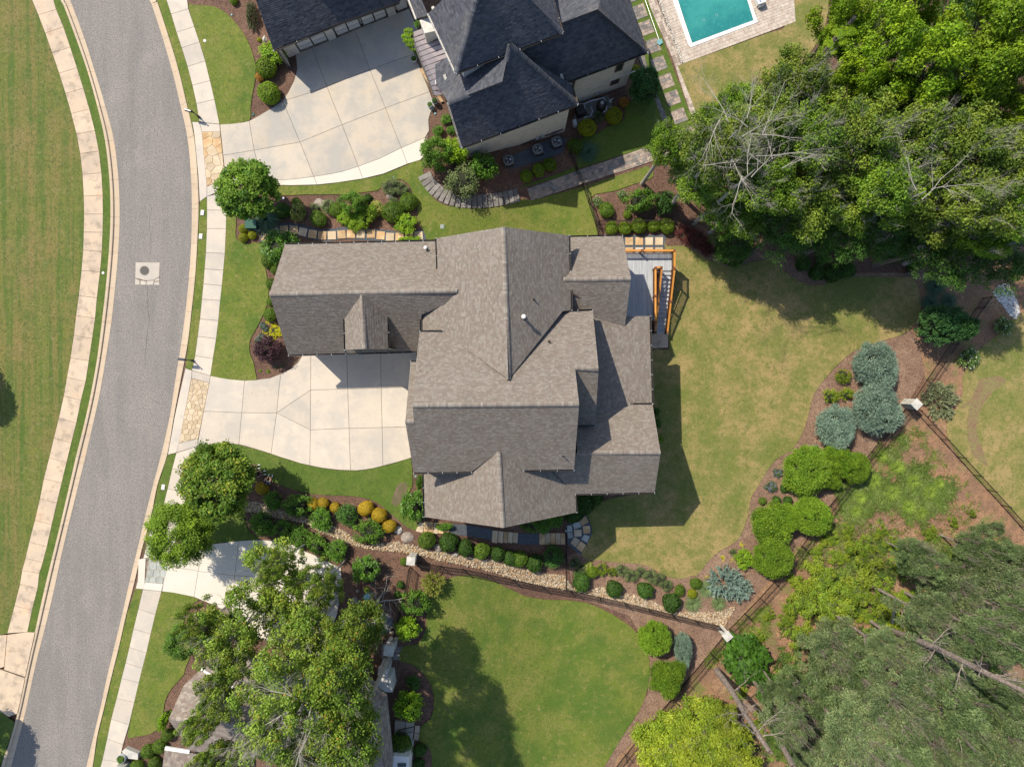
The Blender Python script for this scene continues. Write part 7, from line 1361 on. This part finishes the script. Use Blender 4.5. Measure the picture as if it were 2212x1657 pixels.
# ---------------- boulders ----------------
def boulder(px, py, rp, label, m=M_boulder, sx=1.0, h=.5, name='boulder'):
    r_ = np.random.default_rng(int(px * 3 + py)); b = MB(); nseg, nr = 12, 7; r = rp / 25; k = r_.normal(size=(4, 3)); vs = []
    for i in range(nr + 1):
        th = math.pi * i / nr / 1.7
        for j in range(nseg):
            a = 2 * math.pi * j / nseg; d = np.array([math.sin(th) * math.cos(a), math.sin(th) * math.sin(a), math.cos(th)]); f = r * (1 + .13 * sum(math.sin(float(d @ k[q]) * 3) for q in range(4)) / 2 + r_.uniform(-.04, .04))
            vs.append((d[0] * f * sx, d[1] * f, max(-.1, d[2] * f * h * 1.5)))
    b.add(vs, [(i * nseg + j, (i + 1) * nseg + j, (i + 1) * nseg + (j + 1) % nseg, i * nseg + (j + 1) % nseg) for i in range(nr) for j in range(nseg)]); o = b.build(name, m); o.location = G(px, py, .05); return tag(o, label, 'boulder')
boulder(880, 1161, 12, 'flat ringed brown boulder below the rightmost golden mound', sx=1.2, h=.35); boulder(947, 1183, 10, 'grey boulder between two ball bushes'); boulder(861, 1145, 9, 'pale boulder beside the rightmost golden mound', M_stonecap); boulder(843, 424, 9, 'grey boulder in the upper bed near the lawn'); boulder(691, 441, 11, 'tan flat boulder in the upper flower bed', h=.3, sx=1.3)
boulder(828, 1344, 22, 'large slaty grey boulder beside the oak crowns', mat('slate', (.24, .24, .25), [((.17, .17, .18), (2, 9, 2), .45, .6)], bump=[((3, 14, 3), .8, .05)]), sx=1.1, h=.5); boulder(421, 1333, 9, 'tan boulder with yellow flowers at the lower lawn tip'); boulder(766, 1298, 9, 'tan boulder under the oak edge'); boulder(773, 1276, 4, 'small white stone in the mulch'); boulder(983, 1198, 7, 'small tan boulder behind the river rock', sx=1.2); boulder(1500, 168, 0.1, 'x') if 0 else None
boulder(1763, 171, 6, 'tan rock at the lawn end under the wood edge')
boulder(572, 85, 7, 'white stone in the mulch beside the black garage', M_stonecap, sx=.7)
plant('yellowflat', 415, 1329, 6, 'tiny yellow flowers beside the tan boulder', 'flowers', 'flowers')
# stump bird stone ring
p = G(849, 1359, .1); m = MB(); m.lathe((0, 0, 0), [(.32, 0), (.34, .25), (.24, .3), (.17, .22), (.15, .05)], 14); o = m.build('stone_ring', M_boulder); o.location = p; tag(o, 'hollow brown stone ring in the shade by the fence', 'garden ornament')
# ---------------- pots, urn, lantern ----------------
def pot(px, py, r, h, m, label, pl=None, z=.1, name='planter'):
    p = G(px, py, z); o = empty(name, p, label, 'planter'); b = MB(); b.lathe((0, 0, 0), [(r * .65, 0), (r * .95, h * .5), (r, h), (r * .86, h), (r * .8, h * .8)], 18); b.build('bowl', m, o, world=False, sm=True); b = MB(); b.lathe((0, 0, h * .8), [(r * .82, 0), (0, .02)], 18); b.build('soil', M_soil if not pl == 'water' else M_black, o, world=False)
    if pl and pl != 'water':
        me = SPEC[pl][0]; f = link('foliage', me, M_leafV, o); f.location = (0, 0, h * .75); f.scale = (r * .85, r * .85, r * .7)
    return o
pot(930, 231, .24, .5, M_ceram, 'round white planter at the porch corner, left one', 'loosegreen'); pot(940.5, 223, .26, .5, M_ceram, 'planter with bronze foliage at the porch corner, right one', 'boxdark'); pot(896, 134, .27, .6, M_ceram, 'tall grey planter beside the metal porch roof', 'loosegreen'); pot(906, 124, .24, .5, M_ceram, 'planter tucked under the porch eave', 'lime')
pot(1756, 966, .26, .75, mat('urn_glaze', (.10, .17, .18), rough=.3), 'blue glazed urn beside the lowest juniper', 'water', name='urn'); pot(271, 1630, .38, .7, M_ceram, 'large round grey planter at the lower left sidewalk', 'loosegreen', name='planter')
e = bpy.data.objects['urn']; b = MB(); b.cyl((-.42, .1, 0), (-.42, .1, .4), .06, n=8); b.build('spout', M_shed, e, world=False)
for q, (poly, l) in enumerate(((T(0, 3, "1078 1495, 1110 1470, 1218 1515, 1215 1566, 1125 1555"), 'pale slab seat beside the round planter'), (T(0, 3, "1015 1640, 1060 1590, 1125 1605, 1125 1657, 1120 1720, 1010 1720"), 'stone block at the bottom edge by the sidewalk'))):
    W = [G(x, y, .1) for x, y in poly]; b = MB(); b.prism([(v.x, v.y) for v in W], .1, .55 if q == 0 else 1.1); tag(b.build('stone_block', M_stonecap), l, 'stone block')
# climbing vine on the porch
b = empty('climbing_vine', D(885, 95, .1), 'leafy vine climbing the edge of the metal porch roof', 'plant')
for k, (x, y, z, s) in enumerate(((884, 72, 2.8, .36), (880, 84, 2.7, .40), (886, 94, 2.6, .38), (893, 104, 2.4, .34), (898, 112, 2.2, .25), (902, 55, 3, .3))):
    c = link('foliage', SPEC['lime'][0] if k < 4 else SPEC['loosegreen'][0], M_leafV, b, world=True); c.location = D(x, y, z); c.scale = (s, s, s * .8)
t = MB(); tube(t, [D(891, 96, .1), D(886, 88, 1.5), D(884, 80, 2.8)], [.03, .025, .02], 6); t.build('stem', M_bark, b)
# patina lantern / bird house on a post
p = G(800, 1278, .1); o = empty('bird_house', p, 'blue-green roofed bird house on a post in the mulch', 'bird house'); tp = D(792, 1290, 2.2) - p
b = MB(); b.cyl((0, 0, 0), (tp.x, tp.y, 1.8), .05, n=8); b.build('post', M_teal, o, world=False); b = MB(); b.box((tp.x, tp.y, 1.95), (.32, .32, .32)); b.build('box', M_white, o, world=False)
b = MB(); b.lathe((tp.x, tp.y, 2.1), [(.34, 0), (.34, .03), (0, .28)], 4); r_ = b.build('roof', M_teal, o, world=False); r_.rotation_euler = (0, 0, 0)
# fallen dead branch
b = MB(); rr = random.Random(9); tube(b, [G(797, 1316, .25), G(815, 1302, .7), G(831, 1297, .9), G(850, 1296, 1.0), G(868, 1293, .8)], [.09, .075, .06, .05, .03], 7)
for x, y, dx, dy, L in ((815, 1302, -.2, 1, 2.2), (826, 1298, .1, 1, 2.4), (822, 1300, -.6, .9, 1.4), (840, 1297, .3, -1, 1.3), (850, 1296, .5, -1, 1.1), (860, 1294, .8, -.6, 1.0), (866, 1293, 1, .2, .8), (832, 1297, -.2, -.8, .9), (808, 1308, -.5, 1, 1.2)): twigs(b, G(x, y, .8), Vector((dx, dy, .2)), L, .035, 2, rr, 4)
tag(b.build('dead_branch', M_grey), 'bleached dead branch lying in the mulch beside the fence', 'branch')
# ---------------- air conditioners and pool plant ----------------
ac_ring = mat('ac_ring', (.17, .18, .19), rough=.5)
def ac(px, py, label, s=.85):
    p = C(px, py, .45); o = empty('air_conditioner', p, label, 'air conditioner', 'outdoor air conditioners on the gravel pad', rz=.3); g_ = MATS.get('ac_grey') or mat('ac_grey', (.10, .105, .11), rough=.5)
    b = MB(); b.box((0, 0, .42), (s, s, .75)); b.build('casing', g_, o, world=False)
    for k in range(4):
        for q in range(6):
            b = MB(); a = k * math.pi / 2; x = s / 2 + .006; zz = .12 + q * .11; M3 = Matrix.Rotation(a, 3, 'Z'); b.box(M3 @ Vector((x, 0, zz)), (.012, s * .86, .04), M=M3); b.build('louvre', M_black, o, world=False)
    b = MB(); b.lathe((0, 0, .80), [(s * .56, 0), (s * .5, .06), (s * .38, .07), (s * .36, .0)], 20); b.build('top_ring', ac_ring, o, world=False); b = MB(); b.lathe((0, 0, .78), [(s * .37, 0), (0, .0)], 20); b.build('well', M_black, o, world=False)
    for k in range(3):
        a = k * 2.09; b = MB(); b.add([(math.cos(a) * .06, math.sin(a) * .06, .80), (math.cos(a - .35) * s * .34, math.sin(a - .35) * s * .34, .80), (math.cos(a + .4) * s * .34, math.sin(a + .4) * s * .34, .84)], [(0, 1, 2)]); b.build('fan_blade', M_shed, o, world=False)
    for k in range(7): b = MB(); b.bar((-s * .37, -.3 + k * .1, .87), (s * .37, -.3 + k * .1, .87), .012, .012); b.build('grille_bar', M_black, o, world=False)
ac(1202, 309, 'air conditioner nearest the wall corner of the white house'); ac(1161, 325, 'middle one of the three air conditioners'); ac(1098, 349, 'air conditioner partly behind the dark green shrub')
sheet('gravel_pad', [(1085, 345), (1140, 322), (1200, 296), (1225, 300), (1215, 330), (1150, 352), (1105, 366), (1088, 362)], .11, M_gravel, sm=False)
pe = empty('pool_equipment', G(1275, 240, .1), 'pool filter, heater and white pipes beside the white wall', 'pool equipment')
def pp(*pts, r=.045, m=M_pvc): b = MB(); P = [G(x, y, z) for x, y, z in pts]; [b.cyl(P[i], P[i + 1], r, n=8) for i in range(len(P) - 1)]; b.build('pipe', m, pe)
c = G(1297, 235, .1); b = MB(); b.lathe(c, [(.2, 0), (.42, .1), (.45, .6), (.40, 1.0), (.22, 1.2), (0, 1.25)], 18); b.build('filter_tank', M_black, pe, sm=True); b = MB(); b.lathe(c + Vector((0, 0, 1.2)), [(.15, 0), (.15, .14), (0, .15)], 12); b.build('valve_head', M_ceram, pe)
c = G(1252, 246, .1); b = MB(); b.box(c + Vector((0, 0, .5)), (.75, .8, 1.0), .35); b.build('heater', M_black, pe); c = G(1240, 273, .1); b = MB(); b.box(c + Vector((0, 0, .6)), (.3, .5, .7), .3); b.build('control_box', M_ceram, pe); c = G(1317, 224, .1); b = MB(); b.lathe(c, [(.16, 0), (.16, .5), (.12, .6), (0, .6)], 12); b.build('chlorinator', M_ceram, pe)
pp((1252, 236, .5), (1259, 226, .7), (1278, 218, .7), (1305, 212, .7), (1308, 222, .7)); pp((1244, 229, .8), (1260, 224, .8), (1264, 236, .8)); pp((1304, 243, .6), (1311, 237, .6), (1309, 230, .6)); pp((1317, 220, .6), (1324, 213, .6)); pp((1264, 262, .4), (1262, 254, .4), (1270, 252, .4)); pp((1276, 230, .5), (1280, 240, .5), (1277, 250, .5), (1270, 255, .5), r=.025); pp((1300, 252, .4), (1292, 246, .3), r=.04); pp((1320, 232, .4), (1322, 240, .4)); pp((1265, 240, .3), (1270, 250, .3), (1276, 256, .3), m=M_black)
sheet('equipment_pad', [(1243, 230), (1315, 205), (1325, 240), (1262, 262), (1240, 265)], .10, M_paverG, sm=False)
for (x, y), l in (((1289, 201), 'meter_box'), ((1160, 298), 'meter_box'), ((1172, 293), 'meter_box')):
    ww = (w2a, w2b) if x > 1250 else (w1a, w1b); q, n_ = wall_pt(*ww, x, y); q = q + (n_ if n_.y < 0 else -n_) * .08; b = MB(); b.box(q, (.3, .14, .4), .35); b.build(l, M_ceram, hn)
b = MB(); q0, n_ = wall_pt(w1a, w1b, 1125, 312); q1, _ = wall_pt(w1a, w1b, 1216, 278); b.bar(q0 + Vector((0, -.08, 0)), q1 + Vector((0, -.08, 0)), .07, .07); b.build('pipe_run', M_black, hn)
# pool net and blue lounge chair
o = empty('pool_net', G(1405, 90, LO), 'long pool net with teal head lying on the turf strip', 'pool net'); b = MB(); b.cyl(G(1383, -30, .2), G(1424, 88, .2), .02, n=8); b.build('pole', M_shed, o); P = [G(x, y, .2) for x, y in T(2, 0, "1255 350, 1292 340, 1302 375, 1275 396, 1252 380")]; b = MB(); b.prism([(v.x, v.y) for v in P], P[0].z, P[0].z + .04); b.build('net_head', M_teal, o)
p = G(1639, 6, LO + .01); o = empty('pool_chair', p, 'blue and white patterned pool chair at the top edge', 'chair', rz=.36); blu = mat('blue_pattern', (.62, .66, .72), [((.04, .10, .28), 7, .47, .53)])
b = MB(); b.box((0, .2, .42), (.62, 1.1, .12)); b.build('seat', blu, o, world=False); b = MB(); b.box((0, -.35, .5), (.64, .12, .3)); b.build('arm_rest', M_white, o, world=False); b = MB(); b.box((-.05, -.45, .2), (.5, .1, .38)); b.build('base', M_white, o, world=False)
for sx in (-1, 1): b = MB(); b.box((sx * .34, .2, .3), (.06, 1.1, .5)); b.build('side_panel', M_white, o, world=False)
# bottom patio: steps, rail, paved pad
e = struct_empty('patio', 'small shaded stone patio beside the tan-roofed house at the bottom')
for p_ in ("1200 1255, 1290 1265, 1280 1450, 1190 1440", "1293 1266, 1368 1278, 1348 1452, 1283 1450"): slab('slab', T(1, 3, p_), .35, M_concN, e, thick=.3)
for p_ in ("1374 1296, 1418 1300, 1413 1362, 1368 1358", "1368 1361, 1412 1365, 1406 1425, 1358 1422"): slab('slab', T(1, 3, p_), .18, M_walkL, e)
e = empty('black_railing', G(880, 1571, .4), 'black metal railing on the small patio', 'railing')
a, c = G(*T1(1, 3, 1230, 1330), .4), G(*T1(1, 3, 1368, 1300), .4)
for z in (.1, .95): b = MB(); b.bar(a + Vector((0, 0, z)), c + Vector((0, 0, z)), .05, .05); b.build('rail', M_black, e)
for k in range(10): q = a.lerp(c, k / 9); b = MB(); b.bar(q, q + Vector((0, 0, .95)), .025, .025, up=Vector((0, 1, 0))); b.build('baluster', M_black, e)
e = struct_empty('gate_pad', 'grey pink pavers around the upper gate pillar')
for p_ in ("1090 590, 1135 590, 1130 650, 1080 650", "1085 655, 1140 655, 1135 730, 1078 720", "1180 612, 1265 617, 1258 670, 1180 665", "1180 670, 1257 674, 1248 733, 1178 730"): slab('slab', T(1, 3, p_), .12, M_paverG, e)
# ---------------- three seated people ----------------
def skin_obj(name, chain, m, parent, sub=1):
    """chain: list of (points, radii) sharing joints by coordinates"""
    vs, idx, ed, rad = [], {}, [], []
    for pts, rr_ in chain:
        last = None
        for p, r in zip(pts, rr_):
            k = tuple(round(c, 4) for c in p)
            if k not in idx: idx[k] = len(vs); vs.append(p); rad.append(r)
            if last is not None and last != idx[k]: ed.append((last, idx[k]))
            last = idx[k]
    me = bpy.data.meshes.new(name); me.from_pydata(vs, ed, []); o = link(name, me, m, parent); sk = o.modifiers.new('Skin', 'SKIN'); 
    for i, r in enumerate(rad): me.skin_vertices[0].data[i].radius = (r, r)
    me.skin_vertices[0].data[0].use_root = True
    sk.use_smooth_shade = True; ss = o.modifiers.new('Subd', 'SUBSURF'); ss.levels = ss.render_levels = sub; return o
def person(px, py, fx, fy, label, top, legs, hair, cap=None, lean=.1, bare_arms=True, bare_legs=False):
    """pixel of the head, pixel of the feet"""
    hd = C(px, py, .95); ft = C(fx, fy, .1); d = Vector((ft.x - hd.x, ft.y - hd.y, 0)); D_ = d.length; d.normalize(); o = empty('person', Vector((hd.x, hd.y, g(hd.x) + .12)), label, 'person', rz=math.atan2(d.y, d.x))
    fo = min(max(D_, .55), .95)     # local +x is forward; pelvis height .38 on the bed rim
    P = (-.05, 0, .28); W_ = (-.04, 0, .48); Ch = (.0 + lean * .5, 0, .70); Nk = (.02 + lean, 0, .84); H1 = (.05 + lean, 0, .93); H2 = (.07 + lean, 0, 1.05)
    arms = []; hands = []; slv = []
    for s in (-1, 1):
        sh = (Ch[0], s * .19, .76); el = (.18 + lean, s * .27, .52); wr = (.38 + lean * .5, s * .13, .46); hn_ = (.45 + lean * .5, s * .10, .455)
        arms.append(([Ch, sh, el, wr, hn_], [.11, .055, .042, .028, .035])); slv.append(([Ch, sh, tuple(sh[i] + (el[i] - sh[i]) * .55 for i in range(3))], [.13, .075, .062]))
        for f in range(5):
            a = (f - 2) * .022 if f < 4 else s * -.045; L = (.07, .08, .075, .06, .045)[f]; b0 = (hn_[0], hn_[1] + a * .7, hn_[2]); b1 = (hn_[0] + L * .6, hn_[1] + a, hn_[2] - .005); b2 = (hn_[0] + L, hn_[1] + a * 1.05, hn_[2] - .03); hands.append(([hn_, b1, b2], [.03, .009, .008]))
    lg = []; tr = []
    for s in (-1, 1):
        hp = (.02, s * .10, .27); kn = (fo * .52, s * .16, .42); an = (fo * .93, s * .15, .06)
        lg.append(([P, hp, kn, an], [.13, .09, .055, .038])); e_ = .92 if not bare_legs else .45; tr.append(([P, hp, kn] + ([tuple(kn[i] + (an[i] - kn[i]) * .9 for i in range(3))] if not bare_legs else []), [.15, .105, .072] + ([.052] if not bare_legs else [])))
    skin_obj('body', [([P, W_, Ch, Nk, H1, H2], [.13, .12, .13, .055, .085, .09])] + arms + hands + lg, M_skin, o, 1)
    skin_obj('shirt', [([P, W_, Ch, (Nk[0], 0, .80)], [.145, .14, .155, .075])] + slv, top, o); skin_obj('trousers', tr, legs, o)
    for s in (-1, 1):
        b = MB(); b.lathe((0, 0, 0), [(.01, -.02), (.05, -.03), (.055, .02), (.04, .06), (.01, .08)], 10); q = b.build('shoe', M_shoe, o, world=False, sm=True); q.scale = (2.5, .95, 1.1); q.location = (fo * .93 + .10, s * .15, .05)
    b = MB(); b.lathe((0, 0, 0), [(.112, -.04), (.118, .02), (.095, .08), (.05, .105), (.001, .115)], 14); q = b.build('hair', hair, o, world=False, sm=True); q.location = (H2[0] - .015, 0, 1.06)
    for s in (-1, 1):
        b = MB(); b.lathe((0, 0, 0), [(.001, -.012), (.012, 0), (.001, .012)], 8); q = b.build('eye', M_black, o, world=False); q.location = (H2[0] + .088, s * .034, 1.02)
        b = MB(); b.lathe((0, 0, 0), [(.001, -.025), (.016, 0), (.001, .025)], 8); q = b.build('ear', M_skin, o, world=False); q.location = (H2[0], s * .092, 1.01)
    b = MB(); b.add([(0, -.014, 0), (0, .014, 0), (.028, 0, -.005), (0, 0, .045)], [(0, 2, 3), (2, 1, 3), (1, 2, 0)]); q = b.build('nose', M_skin, o, world=False); q.location = (H2[0] + .085, 0, .985)
    b = MB(); b.box((H2[0] + .088, 0, .955), (.01, .045, .01)); b.build('mouth', M_flagO, o, world=False)
    if cap: b = MB(); b.lathe((H2[0] - .02, 0, 1.08), [(.122, -.01), (.12, .05), (.08, .09), (0, .10)], 14); b.box((H2[0] + .13, 0, 1.09), (.12, .15, .015)); b.build('cap', cap, o, world=False, sm=False)
    return o
person(537, 1011, 554, 1008, 'seated person in a cream top and white cap, leftmost of three', M_beigec, M_khaki, M_hair, cap=M_beigec)
person(549, 1025, 566, 1021.5, 'seated person in dark clothes between the other two', M_darkc, M_darkc, M_hair)
person(574, 1045, 583, 1036.5, 'seated person in a navy top beside the golden mound', M_navy, M_beigec, M_hair, bare_legs=True)
# soil patches, chips: loose bark scattered on the beds
BED = [tuple(G(x, y)[:2]) for x, y in [(590, 1060), (700, 1075), (800, 1085), (870, 1130), (920, 1150), (900, 1210), (860, 1340), (800, 1330), (740, 1230), (560, 1160)]]
BED2 = [tuple(G(x, y)[:2]) for x, y in T(3, 1, "460 1657, 640 1460, 850 1330, 1150 1240, 1300 1080, 1700 1200, 1400 1657") + T(3, 2, "1100 300, 800 600, 600 950, 300 1350, 100 1657, -300 1600, 0 745, 240 530")]
rocks('bark_chips', BED, 2200, .018, .035, [(.20, .12, .075), (.10, .06, .04), (.28, .18, .12)], 'loose bark chips over the south planting bed', off=.07, seed=12)
rocks('bark_chips', BED2, 3000, .018, .035, [(.24, .15, .09), (.12, .07, .05), (.34, .23, .15)], 'loose bark chips over the right planting bed', off=.07, seed=13)
